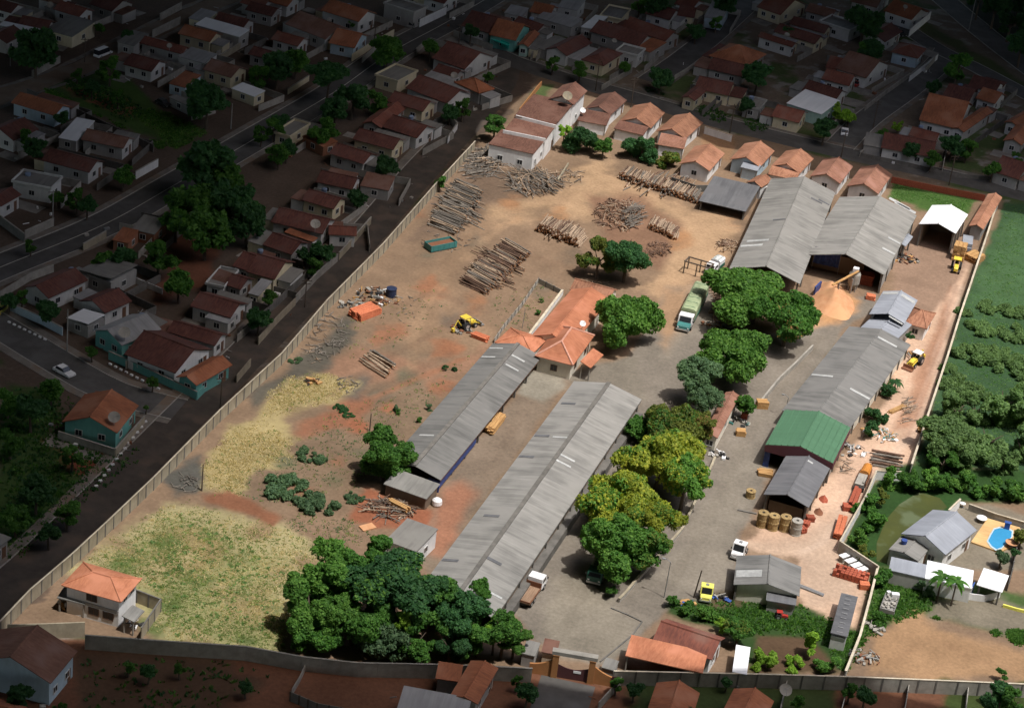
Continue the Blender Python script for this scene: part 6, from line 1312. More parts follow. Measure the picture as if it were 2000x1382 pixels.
# tile, three eave corners (left, near, right), ridge, roof, wall, label, kind, height
TOWN = [
((0,0),(105,800,430,910,545,835),1,O_,'blue','bright orange-roofed house left of the vegetable plot','gable',2.9),
((0,0),(-60,1020,110,1120,250,1010),2,D,'white','dark red house at the left edge below the orange-roofed one','gable',2.9),
((0,0),(660,1085,975,1171,1025,1085),1,B_,'white','brown-roofed house under the vegetable plot corner','gable',2.9),
((0,0),(485,1070,610,1115,710,980),1,WHT,'grey','white sloping carport roof beside the brown-roofed house','mono',2.7),
((0,0),(335,1250,700,1352,810,1262),1,D,'white','dark red house below the brown-roofed one, left part of town','gable',2.9),
((0,0),(100,1420,400,1480,480,1390),1,SLB,'white','white flat-roofed house with parapets above the main road','flat',3.2),
((0,0),(985,500,1190,570,1285,490),1,D,'white','dark red white-walled house at the top of the vegetable plot','gable',2.8),
((0,0),(1080,335,1420,420,1510,380),1,R_,'white','red-roofed house with a dish above the vegetable plot','gable',2.9),
((0,0),(1390,262,1640,328,1742,270),1,O_,'cream','orange house in front of the long white roof','gable',3.0),
((0,0),(1545,190,1872,297,1928,247),1,WHT,'grey','long white sheet roof among the upper left houses','mono',3.4),
((0,0),(1680,165,1900,235,1975,170),1,D,'white','dark red house just behind the long white roof','gable',2.9),
((0,0),(1600,540,1810,615,1920,540),1,B_,'cream','brown house beside the big tree near the main road','gable',2.9),
((0,0),(1330,650,1450,690,1560,610),1,O_,'blue','small orange-roofed hut left of the big dark tree','mono',2.5),
((0,0),(1360,760,1470,845,1490,810),1,SLB,'grey','low grey slab hut under the big dark tree','mono',2.2),
((0,0),(140,190,370,235,440,175),1,D,'white','dark red house behind the white corrugated roof, far left','gable',2.9),
((0,0),(-30,195,280,248,345,232),1,WHT,'grey','white corrugated roof at the upper left corner','mono',2.8),
((0,0),(430,70,620,140,720,85),1,R_,'white','red house with white gable by the upper dirt road','gable',2.9),
((0,0),(385,230,570,300,715,200),1,SLB,'cream','grey slab-roofed house above the upper dirt road','mono',2.9),
((0,0),(740,30,880,105,1005,25),1,D,'grey','dark red house at the top edge by the dirt road','gable',2.9),
((0,0),(945,325,1055,370,1135,290),1,SLB,'grey','grey slab house at the bend of the dirt road','mono',3.0),
((0,0),(-60,290,70,365,130,265),2,D,'grey','dark house at the left edge behind the round tree','gable',2.8),
((0,0),(1480,140,1600,175,1690,115),1,GRY,'cream','grey sheet-roofed house beside the long wall of the dirt road','mono',2.9),
((0,0),(1850,690,1990,772,2030,720),1,WHT,'cream','cream low building by the main road bend','mono',2.4),
((0,0),(-50,60,90,110,180,50),1,D,'white','dark red house in the extreme upper left corner','gable',2.9),
((0,0),(300,-10,470,40,560,-20),1,B_,'white','brown house cut by the top edge, upper left','gable',2.9),
((0,0),(1880,20,2050,70,2140,20),1,R_,'grey','red house at the top edge left of the grey sheds','gable',2.9),
((0,0),(1400,440,1600,500,1690,440),1,GRY,'white','grey sheet house between the dish house and brown house','mono',2.8),
((1,0),(-70,75,130,135,195,80),1,D,'grey','dark house at the top behind the orange hipped roofs','gable',2.9),
((1,0),(265,190,545,322,720,235),1,B_,'white','big orange-brown house at the road junction, left wing','gable',3.1),
((1,0),(545,80,810,185,905,105),1,O_,'white','large orange house with tall white gable by the main road','gable',3.6),
((1,0),(555,335,765,372,892,278),1,O_,'blue','orange-roofed corner house with pale blue wall by the street tree','gable',2.8),
((1,0),(130,305,330,368,405,312),1,R_,'white','red house below the big orange-brown one','gable',2.8),
((1,0),(-60,420,150,480,230,430),1,D,'grey','dark house under the trees by the orange-brown one','gable',2.8),
((1,0),(60,-5,250,60,330,0),1,O_,'white','orange house touching the top edge left of the grey block','gable',3.0),
((1,0),(1420,455,1640,560,1815,440),1,D,'white','dark red house at the street corner facing the junction','gable',3.0),
((1,0),(1375,565,1545,622,1640,565),1,D,'grey','dark house with a dish behind the corner house','gable',2.7),
((1,0),(1310,600,1500,668,1560,625),1,GRY,'grey','grey sheet lean-to beside the dish house','mono',2.5),
((1,0),(1580,645,1745,742,1832,692),2,O_,'grey','orange hipped house beside the wall street','hip',3.0),
((1,0),(1170,685,1490,810,1690,730),1,D,'white','long dark house behind the cream one near the wall street','gable',2.9),
((1,0),(1040,790,1310,880,1395,805),1,D,'cream','dark-roofed cream house facing the top of the long wall','gable',3.2),
((1,0),(850,960,985,1010,1155,845),2,R_,'grey','narrow red strip-roofed house behind the cream one','gable',2.7),
((1,0),(1000,990,1260,1085,1395,1000),1,D,'white','dark house with orange porch below the cream one','gable',2.9),
((1,0),(770,1085,1078,1178,1155,1095),1,D,'cream','dark house with tall pale gable near the top wall street','gable',3.2),
((1,0),(590,1195,845,1292,935,1212),1,D,'white','dark red house below the tall pale gable','gable',2.9),
((1,0),(170,1040,270,1085,395,975),1,SLB,'cream','roofless cream shell house by the main road','flat',2.6),
((1,0),(440,1070,520,1180,560,1110),1,O_,'brick','small orange brick shack beside the roofless shell','mono',2.3),
((1,0),(950,590,1110,650,1245,560),1,SLB,'cream','unfinished cream house without tiles near the street tree','flat',3.0),
((1,0),(1000,30,1235,105,1335,60),1,SLB,'grey','grey flat block with small windows at the top junction','flat',4.2),
((1,0),(1330,-20,1480,40,1560,-30),1,D,'white','dark-roofed house behind the white wall at the top junction','gable',3.0),
((1,0),(1640,200,1840,275,1935,165),1,D,'white','dark house left of the teal-fronted shop','gable',3.0),
((2,0),(-155,268,42,328,125,215),1,O_,'teal','teal-fronted shop with orange-brown roof','gable',3.4),
((2,0),(48,350,130,368,215,262),2,O_,'green','small orange-roofed annex right of the teal-fronted shop','gable',3.0),
((2,0),(305,385,440,455,580,335),2,D,'white','dark house with white front gable facing the top street','gable',3.0),
((2,0),(555,465,720,520,852,420),2,D,'cream','dark hipped cream house facing the street mouth','hip',3.0),
((2,0),(665,245,1010,385,1060,295),1,D,'grey','long dark red house behind the hipped cream one','gable',3.0),
((2,0),(1005,372,1090,425,1165,352),1,O_,'grey','small orange lean-to at the end of the long dark house','mono',2.6),
((2,0),(825,400,985,445,1030,390),1,SLB,'white','pale slab-roofed house beside the side street wall','flat',3.1),
((2,0),(890,205,1205,335,1285,270),1,R_,'grey','wide red house above the small orange lean-to','gable',3.0),
((2,0),(1060,105,1245,165,1300,95),1,D,'white','dark house with bright right gable by the upper side street','gable',3.0),
((2,0),(1285,118,1420,140,1455,75),1,D,'cream','dark cream-walled house left of the pale blue one','gable',2.9),
((2,0),(545,210,640,238,742,140),2,WHT,'grey','white tilted sheet roof above the long dark house','mono',3.0),
((2,0),(185,135,465,215,555,168),1,GRY,'grey','long grey sheet roof behind the white-gabled house','mono',2.9),
((2,0),(125,92,290,122,375,62),1,O_,'white','orange house behind the long grey sheet roof','gable',2.9),
((2,0),(700,125,860,165,912,80),1,SLB,'cream','grey flat-roofed house in the top middle','flat',3.0),
((2,0),(1475,135,1625,150,1725,60),1,GRY,'blue','grey-roofed pale blue house by the side street','mono',2.9),
((2,0),(1535,435,1830,520,1990,425),1,O_,'grey','large orange-brown hipped house right of the side street','hip',3.1),
((2,0),(1540,535,1805,605,1850,525),1,D,'grey','dark house in front of the large hipped one','gable',2.8),
((2,0),(1420,690,1690,745,1755,660),1,D,'cream','dark house behind the row houses across the top street','gable',2.9),
((2,0),(1335,760,1435,795,1520,700),2,D,'cream','small dark wing facing the top street','gable',2.8),
((2,0),(20,185,200,260,270,210),1,D,'grey','dark house right behind the teal-fronted shop','gable',2.9),
((2,0),(370,50,520,90,560,20),1,GRY,'white','grey-roofed white house at the top edge middle','mono',3.0),
((2,0),(-60,100,80,130,130,80),1,GRY,'grey','grey roof beside the teal-fronted shop back yard','mono',2.8),
((2,0),(1290,30,1420,80,1480,20),1,R_,'white','red house at the top edge beside the side street','gable',2.9),
((2,0),(1800,830,1930,860,1990,790),1,SLB,'grey','grey slab house behind the row house street','flat',2.7),
((3,0),(85,245,382,360,408,298),1,D,'cream','dark house in the upper right block, below the slab roof','gable',2.9),
((3,0),(-80,285,190,370,232,345),1,R_,'white','long red house left of the upper right block','gable',2.9),
((3,0),(160,185,440,260,505,218),1,D,'cream','dark house beside the pale slab roof, upper right','gable',2.9),
((3,0),(300,85,500,145,545,95),1,B_,'grey','brown house near the top of the upper right block','gable',2.9),
((3,0),(440,172,650,260,698,195),1,SLB,'white','pale slab-roofed house in the upper right block','flat',3.1),
((3,0),(930,85,1130,165,1235,95),1,O_,'white','orange house with long white wall by the highway','gable',3.0),
((3,0),(765,275,930,345,1012,245),2,D,'white','dark white-gabled house near the highway','gable',2.9),
((3,0),(955,405,1170,455,1242,385),2,R_,'blue','red hipped house with pale blue walls by the highway end','hip',3.0),
((3,0),(560,535,780,625,920,505),1,B_,'white','brown house left of the paved right side street','gable',3.0),
((3,0),(445,525,560,550,622,475),1,R_,'grey','small red annex behind the brown house, right block','gable',2.6),
((3,0),(425,615,640,675,692,605),1,R_,'white','red house below the brown one by the right side street','gable',2.9),
((3,0),(285,705,535,795,600,722),1,D,'white','dark house right behind the pale wavy canopy','gable',2.9),
((3,0),(180,805,430,908,522,812),1,WHT,'green','pale wavy canopy roof over a green front','mono',3.1),
((3,0),(38,905,250,965,302,882),1,R_,'cream','red house left of the pale wavy canopy','gable',2.9),
((3,0),(1560,665,1775,725,1850,660),1,D,'white','dark house at the right end of the last block, upper','gable',2.9),
((3,0),(1365,755,1565,815,1645,725),1,D,'grey','dark house behind the big orange dish roof','gable',2.8),
((3,0),(1185,935,1500,1012,1592,822),1,O_,'white','big orange-brown house carrying a dish, right block','gable',3.2),
((3,0),(1500,1003,1562,1062,1692,870),2,O_,'white','orange wing right of the dish-carrying house','gable',3.0),
((3,0),(1655,765,1790,825,1832,745),1,O_,'white','small orange house behind the orange wing','gable',2.8),
((3,0),(1100,1055,1312,1112,1352,1052),1,R_,'white','red house between the dish house and the street','gable',2.8),
((3,0),(860,1155,1272,1218,1335,1112),1,D,'white','long brown-black house with white front by the right street mouth','gable',2.9),
((3,0),(1885,955,1965,1005,2060,900),2,O_,'white','orange house cut by the right edge, upper','gable',3.0),
((3,0),(1838,1095,1985,1135,2080,1010),2,O_,'grey','orange house cut by the right edge, middle','gable',3.0),
((3,0),(1755,1335,1960,1405,2080,1300),1,D,'grey','dark house at the right edge above the street','gable',2.9),
((3,0),(0,60,120,150,220,30),1,R_,'cream','red house beside the two-lane side street, top right','gable',2.9),
((3,0),(640,10,850,60,940,-20),1,B_,'grey','brown house at the top edge behind the big round tree','gable',2.9),
((0,1),(-130,180,10,235,152,135),2,D,'white','dark house with white gable at the left edge by the bare lot','gable',3.0),
((0,1),(200,855,380,955,668,802),2,D,'white','large dark house below the main road, left side','gable',3.1),
((0,1),(640,722,870,830,1055,712),2,SLB,'grey','grey concrete-roofed house beside the large dark one','mono',3.2),
((0,1),(668,965,820,1085,980,965),2,D,'white','dark house right of the white carport','gable',2.9),
((0,1),(540,1095,690,1172,802,1092),2,WHT,'grey','white carport roof before the dark house, lower left','mono',2.6),
((0,1),(768,1195,950,1335,1215,1182),2,GRY,'teal','grey-roofed turquoise house with a large dish','gable',3.1),
((0,1),(1478,1005,1800,1095,1945,985),1,D,'white','dark house with bright gable in the middle left block','gable',2.9),
((0,1),(1620,1090,1790,1155,1835,1085),1,GRY,'white','grey lean-to below the bright gabled dark house','mono',2.4),
((0,1),(1300,1205,1680,1315,1785,1225),1,D,'white','dark house with white parapet left of the wall street','gable',2.9),
((0,1),(1050,1352,1200,1405,1312,1292),2,O_,'teal','orange porch roof beside the turquoise house','mono',2.7),
((0,1),(900,485,1015,525,1065,435),1,O_,'brick','small orange shack left of the tree clump','mono',2.2),
((0,1),(1015,405,1205,445,1315,352),1,SLB,'brick','grey-roofed brick shack left of the tree clump','mono',2.5),
((0,1),(1770,835,1885,885,1975,795),1,D,'grey','small dark house right below the tree clump','gable',2.7),
((0,1),(1840,690,1990,760,2120,640),1,D,'white','dark house at the right of the tree clump','gable',2.9),
((0,1),(1640,830,1760,880,1830,740),2,SLB,'white','grey slab roof beside the small dark house','flat',2.6),
((1,1),(440,40,740,85,852,5),1,D,'white','dark house with a side porch upper right of the clump','gable',2.9),
((1,1),(815,65,1040,105,1085,15),1,B_,'grey','brown carport by the wall street','mono',2.5),
((1,1),(365,175,610,255,705,172),1,D,'cream','dark house with cream gable facing the wall street','gable',3.0),
((1,1),(140,345,530,455,610,335),1,D,'white','long dark house carrying a dish near the wall street','gable',2.9),
((1,1),(530,460,750,440,815,372),1,R_,'white','red porch house at the end of the long dish house','gable',2.7),
((1,1),(85,525,285,620,392,515),1,D,'grey','dark house with a pale arch below the long dish house','gable',2.9),
((1,1),(225,425,445,502,478,482),1,O_,'grey','thin orange lean-to roof beside the dish house','mono',2.4),
((1,1),(-65,735,150,805,295,662),1,D,'cream','dark house with pale gable in the lower wall street row','gable',3.0),
((1,1),(-70,905,20,925,132,832),1,GRY,'cream','grey lean-to behind the pale gable house','mono',2.6),
((0,2),(460,528,905,602,1105,392),2,O_,'teal','single orange-roofed turquoise house at the lower left corner','gable',3.2),
((0,4),(0,0,0,0,0,0),1,D,'white','','gable',3),
]
ANN = random.Random(21); YARD = MB()
def annex(o):
    L, W = o['_L'], o['_W']; s = ANN.random(); w = ANN.uniform(2.2, 3.6); h = ANN.uniform(2.2, 2.6)
    rf = ANN.choice(['sheet_greyx', 'slabx', 'tile_darkx', 'tile_brownx', 'sheet_greyx', 'slabx'])
    if s < .45: l = L*ANN.uniform(.45, .95); c = (ANN.uniform(-.5, .5)*(L-l), W/2+w/2-.2)
    elif s < .8: l = ANN.uniform(2.5, 4.5); w = W*ANN.uniform(.5, .9); c = (-L/2-l/2+.25, ANN.uniform(-.3, .3)*(W-w))
    else: l = ANN.uniform(2.2, 3.4); w = W*ANN.uniform(.4, .8); c = (L/2+l/2-.2, ANN.uniform(-.3, .3)*(W-w))
    for mb, nm, mt in ((roof_mb(l, w, h, .35, 1, 'mono', 0), 'annex_roof', rf), (wall_mb(l-.3, w-.3, h, .3, 1, 'mono'), 'annex_wall', 'wall_'+ANN.choice(['grey', 'white_shaded', 'cream', 'grey']))):
        q = mb.build(nm, MATS[mt], o); q.location = (c[0], c[1], 0)
    mi = rootm(o)
    for k in range(2):
        x, y = ANN.uniform(-.5, .5)*(L+6), ANN.choice([-1, 1])*(W/2+ANN.uniform(1, 2.5)); p = mi @ Vector((x, y, 0)); a = ANN.uniform(3, 7), ANN.uniform(2.5, 4.5)
        YARD.box((p.x, p.y, .003+.002*len(YARD.f)/600), (a[0], a[1], .02), o.rotation_euler[2])
def back_wall(o):
    L, W = o['_L'], o['_W']; mi = rootm(o); q = [mi @ Vector(v) for v in ((-L/2-2.2, W/2+3.6, 1.6), (L/2+2.6, W/2+3.6, 1.6), (L/2+2.6, -W/2-1.5, 1.6))]
    wall_run(near('%s yard wall' % ANN.choice(['grey', 'low grey', 'plain']), (q[1]+q[0])/2), [PX(v)[:2] for v in q], 1.6, .14, ANN.choice(['concrete', 'concrete_dark', 'concrete']), None, 3.5, name='yard_wall')
NEW = []
for k, q, rg, rf, wl, lab, kd, hh in TOWN:
    if not lab: continue
    o = house(lab, T(k, q), rf, 'white_shaded' if wl == 'white' else wl, rg, hh, kind=kd, win=1 if kd != 'gable' else 2, group=TG, over=.4 if kd in ('gable', 'hip') else .15, door=kd in ('gable', 'hip'), parapet=kd == 'flat')  # town whites use a darker copy: shade put into the wall colour
    NEW.append((o, kd))
house('dark wing house with white parapet behind the turquoise yard', ((258,690),(345,736),(400,682)), D, 'white', 1, 2.9, group=TG)
house('orange-roofed turquoise corner house beside the wall street', ((355,735),(385,758),(443,712)), O_, 'teal', 2, 2.8, group=TG)
house('big brown gabled house at the bottom left picture corner', ((-62,1290),(98,1332),(154,1270)), 'tile_brown', 'blue', 2, 4.2, group=TG)
house('orange roof cut by the bottom left picture corner', ((-60,1395),(20,1420),(52,1380)), O_, 'white', 1, 2.9, group=TG)
bo = house('bright orange house touching the bottom wall left of the gate', ((884,1357),(936,1378),(968,1305)), O_, 'grey', 2, 3.2, .6, group=TG)
addroof(bo, ((849,1324),(898,1330),(906,1300)), 3.0, 'mono', 1, O_, .3, wall='grey')
house('grey flat sheet roof at the bottom edge left of the gate', ((770,1402),(905,1428),(920,1370)), GRY, 'grey', 1, 2.8, kind='mono', group=TG, over=.1, win=1)
house('brown gabled house at the bottom edge right of the gate', ((1258,1400),(1345,1420),(1368,1352)), O_, 'grey', 2, 3.0, group=TG)
house('brown gabled house at the bottom edge below the garden', ((1405,1400),(1485,1425),(1512,1368)), O_, 'grey', 2, 3.0, group=TG)
house('grey walled house corner at the left edge by the street', ((-60,1050),(-10,1080),(12,1050)), SLB, 'grey', 1, 3.2, kind='flat', group=TG, win=1)
# ---- naming helper: what small things stand beside
USED = {}
def near(prefix, p, suffix='', maxw=16):
    p = Vector((p[0], p[1], 0)); best = min(HOUSES, key=lambda h: (h[0]-p).length); a, b = PX(p), PX(best[0]); dx, dy = a[0]-b[0], a[1]-b[1]
    rel = ('right of' if dx > 0 else 'left of') if abs(dx) > 1.2*abs(dy) else ('in front of' if dy > 0 else 'behind')
    for w in ('', 'another ', 'a third ', 'a fourth '):
        s = '%s %s the %s' % (w+prefix, rel, best[1]); ws = s.split()
        if len(ws) > maxw: s = ' '.join(ws[:maxw])
        if s not in USED and s not in LABELS: break
    USED[s] = 1; return s
for o, kd in NEW:
    if kd in ('gable', 'hip'): annex(o)
    if ANN.random() < .5: back_wall(o)
ym = YARD.build('yard_paving', M('yard_concrete', (.27, .25, .22), (.17, .155, .14), (.4, .4, .4), .95)); ym['kind'] = 'structure'
TK = MB(); TK.lathe([(0, 1.0), (.2, .98), (.55, .85), (.62, .75), (.52, 0), (0, 0)], n=12); TK0 = None
for i, (o, kd) in enumerate(NEW):                  # roof water tanks on part of the houses
    if i % 4 == 1 and kd in ('gable', 'flat'):
        L, W = o['_L'], o['_W']; z = 2.95 if kd == 'flat' else 2.5
        if TK0 is None: TK0 = q = TK.build('water_tank', M('tank_blue', (.2, .26, .36), (.16, .2, .3), (1, 1, 1), .6), o)
        else: q = inst(TK0, o)
        q.location = (-L*.3, W*.5+1.0 if kd == 'gable' else W*.2, z)
# ---- trees of the town: shared crowns
TREES = [(70,92,46,1),(215,136,26,2),(405,196,42,1),(542,128,34,1),(505,150,26,2),(578,118,26,0),(642,142,40,3),(756,98,33,0),(690,186,36,1),(735,196,26,2),(655,214,28,1),(640,250,26,2),(625,262,22,0),(405,322,56,1),(378,395,48,0),(450,392,52,1),(402,446,48,0),(345,432,34,2),(482,430,40,1),(440,345,40,0),(1132,136,20,2),(1292,150,24,1),(1480,146,30,1),(1690,38,38,1),(1872,132,30,2),(1820,172,14,1),(1660,222,20,4),(1638,216,18,4),(1612,250,24,1),(1940,330,18,0),(1862,282,24,1),(1890,290,22,2),(310,500,38,2),(350,552,30,0),(200,512,24,2),(240,500,26,1),(18,586,18,1),(42,580,16,2),(98,606,24,1),(180,686,13,0),(298,745,12,0),(700,385,20,1),(628,492,26,1),(612,520,20,2),(756,326,24,1),(880,218,18,1),(905,212,20,2),(842,92,20,0),(690,45,10,0),(920,62,16,1),(955,150,12,2),(860,355,14,2),(595,500,18,1),(525,580,18,2),(505,620,26,1),(535,250,22,2),(545,235,18,1),(510,262,18,2),(545,300,22,0),(560,290,20,1),(1540,62,14,1),(1080,125,16,2),(1220,130,12,0),(1360,60,18,1),(1400,45,14,2),(1285,8,26,1),(1250,10,20,2),(1420,8,24,1),(1460,205,16,1),(1705,95,24,1),(1690,100,20,2),(1725,260,12,0),(1755,245,12,4),(1830,165,10,1),(1820,310,20,2),(1780,292,18,1),(1985,310,14,2),(120,230,16,1),(55,270,20,2),(70,290,24,1),(240,345,20,0),(250,335,14,2),(150,390,22,2),(170,400,20,1),(110,385,16,0),(230,190,16,2),(180,170,16,1),(150,145,14,2),(250,70,14,1),(195,55,12,0),(60,480,14,2),(1405,105,10,4),(1310,500,0,0),(15,780,30,2),(60,800,34,1),(100,760,24,0),(20,860,30,2),(140,890,24,2),(70,960,36,1),(130,1000,30,2),(30,1010,30,0),(95,1040,24,1),(285,795,6,0),(40,1360,28,1),(120,1385,18,2),(250,1300,14,2),(290,1310,16,1),(350,1305,14,2),(480,1340,14,1),(1205,1335,16,2),(1240,1345,18,1),(1030,1350,22,1),(1010,1330,14,2),(1420,1330,12,1),(1660,1350,18,2),(1690,1360,22,1),(1960,1350,24,1),(1980,1370,30,2),(1930,1372,20,1),(1560,1370,18,2),(1340,1395,20,1)]
LFS = [('round', 'leaf_mid'), ('round', 'leaf_dark'), ('ragged', 'leaf_mid'), ('spread', 'leaf_dark'), ('ragged', 'leaf_lime')]
TN = {0: 'rounded tree', 1: 'dark tree', 2: 'ragged tree', 3: 'tall flat-topped street tree', 4: 'yellow-green bush'}
for i, (x, y, r, t) in enumerate(TREES):
    if r < 3: continue
    st, lf = LFS[t]; p = G(x, y); sz = 'big ' if r > 34 else 'small ' if r < 19 else ''
    tree(near(sz+TN[t], p), x, y, r, st, lf, var=i % 3, n=2400, leaf=.085, group='trees of the shaded town', h=(9 if t == 3 else None))
# forest strip beyond the highway
for i, (x, y, r) in enumerate([(1915,-8,26),(1945,12,30),(1975,40,34),(1998,85,30),(1990,10,34),(1960,-20,30),(2010,50,30),(1930,-30,30),(2010,-20,40)]):
    tree('dark forest tree beyond the highway, upper right corner', x, y, r, 'round' if i % 2 else 'ragged', 'leaf_dark', var=i % 3, h=10, n=2400, leaf=.085, group='forest trees beyond the highway')
# vegetable plot
tufts('vegetables', 'low green crop rows of the vegetable plot', [([(255,222),(300,208),(402,258),(340,290)], .6), ([(88,172),(150,200),(240,245),(330,285),(320,292),(90,180)], .4)], 1300, .2, .45, ['leaf_bright', 'leaf_mid'], wn(4, .5, .9), 21, .18)
tufts('rough_growth', 'rough growth and weeds on the empty lots of the shaded town', [([(0,770),(110,740),(200,870),(300,880),(170,980),(60,1080),(0,1100)], .5), ([(110,170),(160,140),(330,225),(250,240)], .2), ([(160,1280),(420,1285),(560,1330),(420,1400),(160,1390)], .05), ([(1260,172),(1330,200),(1500,240),(1500,256),(1370,222)], .15)], 2600, .2, .6, ['leaf_dark', 'leaf_mid'], wn(5, .3, .8), 22, .2)
# ---- yard walls of the town
TW = [((0,0),[(210,690),(560,830),(900,990),(1200,1130)],1.8,'concrete_dark','long wall along the vegetable plot'),((0,0),[(1060,1340),(1235,1240)],1.8,'wall_white','white yard wall by the main road under the plot'),((0,0),[(250,555),(360,500),(470,440)],1.6,'concrete','yard wall along the upper dirt road'),((0,0),[(1190,235),(1410,130)],2.0,'concrete','long pale wall along the upper dirt road right side'),((0,0),[(1720,430),(1930,300)],1.6,'concrete_pale','pale wall before the long white roof'),((0,0),[(1250,110),(1420,20)],1.8,'concrete','wall by the dirt road at the top edge'),
((1,0),[(250,695),(415,590)],1.4,'wall_cream','cream pierced wall by the main road'),((1,0),[(1280,150),(1490,50)],2.2,'wall_white','white wall around the top junction corner'),((1,0),[(1545,235),(1850,350)],1.6,'concrete','kerb wall before the teal-fronted shop'),((1,0),[(1500,1070),(1575,960),(1510,900)],1.6,'wall_white','white curved yard wall by the wall street'),((1,0),[(1250,385),(1310,330),(1370,300),(1590,370)],1.4,'concrete','low wall around the street corner garden'),((1,0),[(750,425),(900,330),(1080,230)],2.0,'wall_cream','cream wall along the main road by the junction'),
((2,0),[(700,670),(940,530)],1.3,'concrete','yard wall of the hipped cream house'),((2,0),[(1270,590),(1420,500),(1550,440)],1.2,'concrete','garden wall right of the side street'),((2,0),[(150,420),(220,330)],1.8,'concrete','wall right of the small orange annex'),((2,0),[(1570,840),(1720,720)],1.2,'concrete_dark','dark yard wall facing the row houses'),
((3,0),[(720,1190),(880,1060)],1.2,'concrete','wall at the right street mouth'),((3,0),[(760,830),(900,720),(1110,570)],1.3,'concrete','wall along the paved right side street'),((3,0),[(1110,590),(1330,420)],1.7,'wall_white','white wall of the pale blue house'),((3,0),[(1110,230),(1275,90)],2.2,'wall_white','tall white wall by the highway'),((3,0),[(1640,820),(1900,900)],1.8,'concrete','grey block wall of the last block'),((3,0),[(730,1195),(1100,1270),(1420,1350),(1980,1400)],1.0,'concrete_dark','low wall along the street right of the mouth'),
((0,1),[(0,300),(190,440)],1.9,'concrete_dark','dark wall of the bare lot at the left edge'),((0,1),[(195,420),(420,320)],1.7,'concrete','pale wall of the bare lot by the main road'),((0,1),[(80,985),(330,1090),(490,1175)],1.6,'wall_blue','pale blue yard wall before the white carport'),((0,1),[(0,890),(240,745),(420,680)],1.6,'concrete','wall between the large dark house and the main road'),((0,1),[(650,520),(830,420)],1.6,'concrete_pale','pale wall fragment by the main road'),((0,1),[(1030,770),(1270,870)],1.2,'wall_white','thin white wall in the wild gardens'),
((1,1),[(650,590),(760,470),(900,310)],1.6,'concrete_pale','pale yard wall along the upper wall street'),((1,1),[(310,930),(480,740),(640,600)],1.6,'concrete','yard wall along the middle wall street'),((1,1),[(20,1250),(170,1080),(310,940)],1.6,'concrete_pale','yard wall along the lower wall street'),((1,1),[(140,850),(320,900)],1.4,'concrete_dark','dark cross wall below the pale gable house'),
((0,2),[(850,-25),(1100,85),(1310,185),(1540,292)],1.6,'wall_teal','turquoise wall of the corner yard'),((0,2),[(1540,292),(1640,190),(1760,72)],1.6,'wall_teal','turquoise wall beside the lower wall street'),((0,2),[(455,600),(900,740)],1.5,'concrete','grey wall in front of the single turquoise house'),((0,2),[(900,740),(1130,480)],1.5,'concrete_pale','pale wall right of the single turquoise house'),((1,2),[(-150,160),(-40,30)],1.6,'concrete_pale','last yard wall beside the wall street'),
((5,3),[],0,'','')]
for k, pts, h, mt, lab in TW:
    if pts: wall_run(lab, [cr(k, *p) for p in pts], h, .16, mt, 'concrete' if RNG.random() < .5 else None, 3.2, name='yard_wall')
wall_run('grey leaning board fence on the dark earth at the bottom', [(603,1283),(585,1320),(570,1345)], 1.2, .1, 'concrete', None, 3, name='board_fence', cat='fence')
wall_run('dark plank fence at the bottom edge, left of centre', [(568,1350),(620,1372),(690,1385)], 1.6, .12, 'concrete_dark', None, 1.5, 'pole_wood', name='board_fence', cat='fence')
wall_run('dividing yard wall right of the street below the gate', [(1215,1320),(1170,1370)], 1.6, .15, 'concrete', None, 3, name='yard_wall')
for i, (x0, y0, x1, y1, lab) in enumerate([(1660,1322,1640,1400,'dividing wall under the garden wall at the bottom'), (1777,1328,1765,1400,'dividing wall at the bottom right, middle'), (1893,1330,1885,1400,'dividing wall at the bottom right, last'), (1540,1318,1520,1400,'dividing wall at the bottom below the garden')]):
    wall_run(lab, [(x0, y0), (x1, y1)], 1.5, .14, 'concrete', None, 3, name='yard_wall')
# ---- shutters, signs and awnings the photo shows
m = MB(); p = G(979, 84, 1.8); m.box((0, -.4, .4), (5.4, 1.2, .1)); m.box((0, 0, 0), (5.0, .1, 1.6)); o = m.build('shop_awning', flat('awning_teal', (.02, .42, .33))); o.location = p; o.rotation_euler = (0, 0, -.35); tag(o, 'bright teal awning of the corner shop', 'awning')
# ---- dishes, cars, poles
for x, y, r, lab in [(98,10,1.1,'pale dish on the top edge roofs'),(20,104,1.1,'dish at the far left upper yard'),(331,90,.9,'dish on the red roof above the vegetable plot'),(643,40,.8,'dish on the orange-brown junction roof'),(887,148,1.2,'large dish behind the dark corner house'),(1537,69,1.0,'dish on the upper right red roof'),(1768,14,.9,'dish on the orange house by the highway'),(1838,210,1.3,'dish on the big orange-brown right house'),(1644,146,.6,'small dish beside the right side street'),(243,650,1.5,'large dish on the grey turquoise house roof'),(337,692,1.5,'large dish beside the turquoise corner yard'),(223,815,1.4,'dish on the single orange-roofed turquoise house'),(616,438,1.4,'dish on the long dark house'),(1534,1347,1.3,'dish standing at the bottom edge'),(1200,80,.9,'dish behind the hipped cream house')]:
    lo_ = lab.startswith('dish standing') or 'behind' in lab or 'beside' in lab or 'far left' in lab
    dish(lab, x, y, 3.2 if lo_ else 5.0, r*.72, .65, -1.1, 'concrete', group='satellite dishes of the town', floor=0 if lo_ else 3.2)
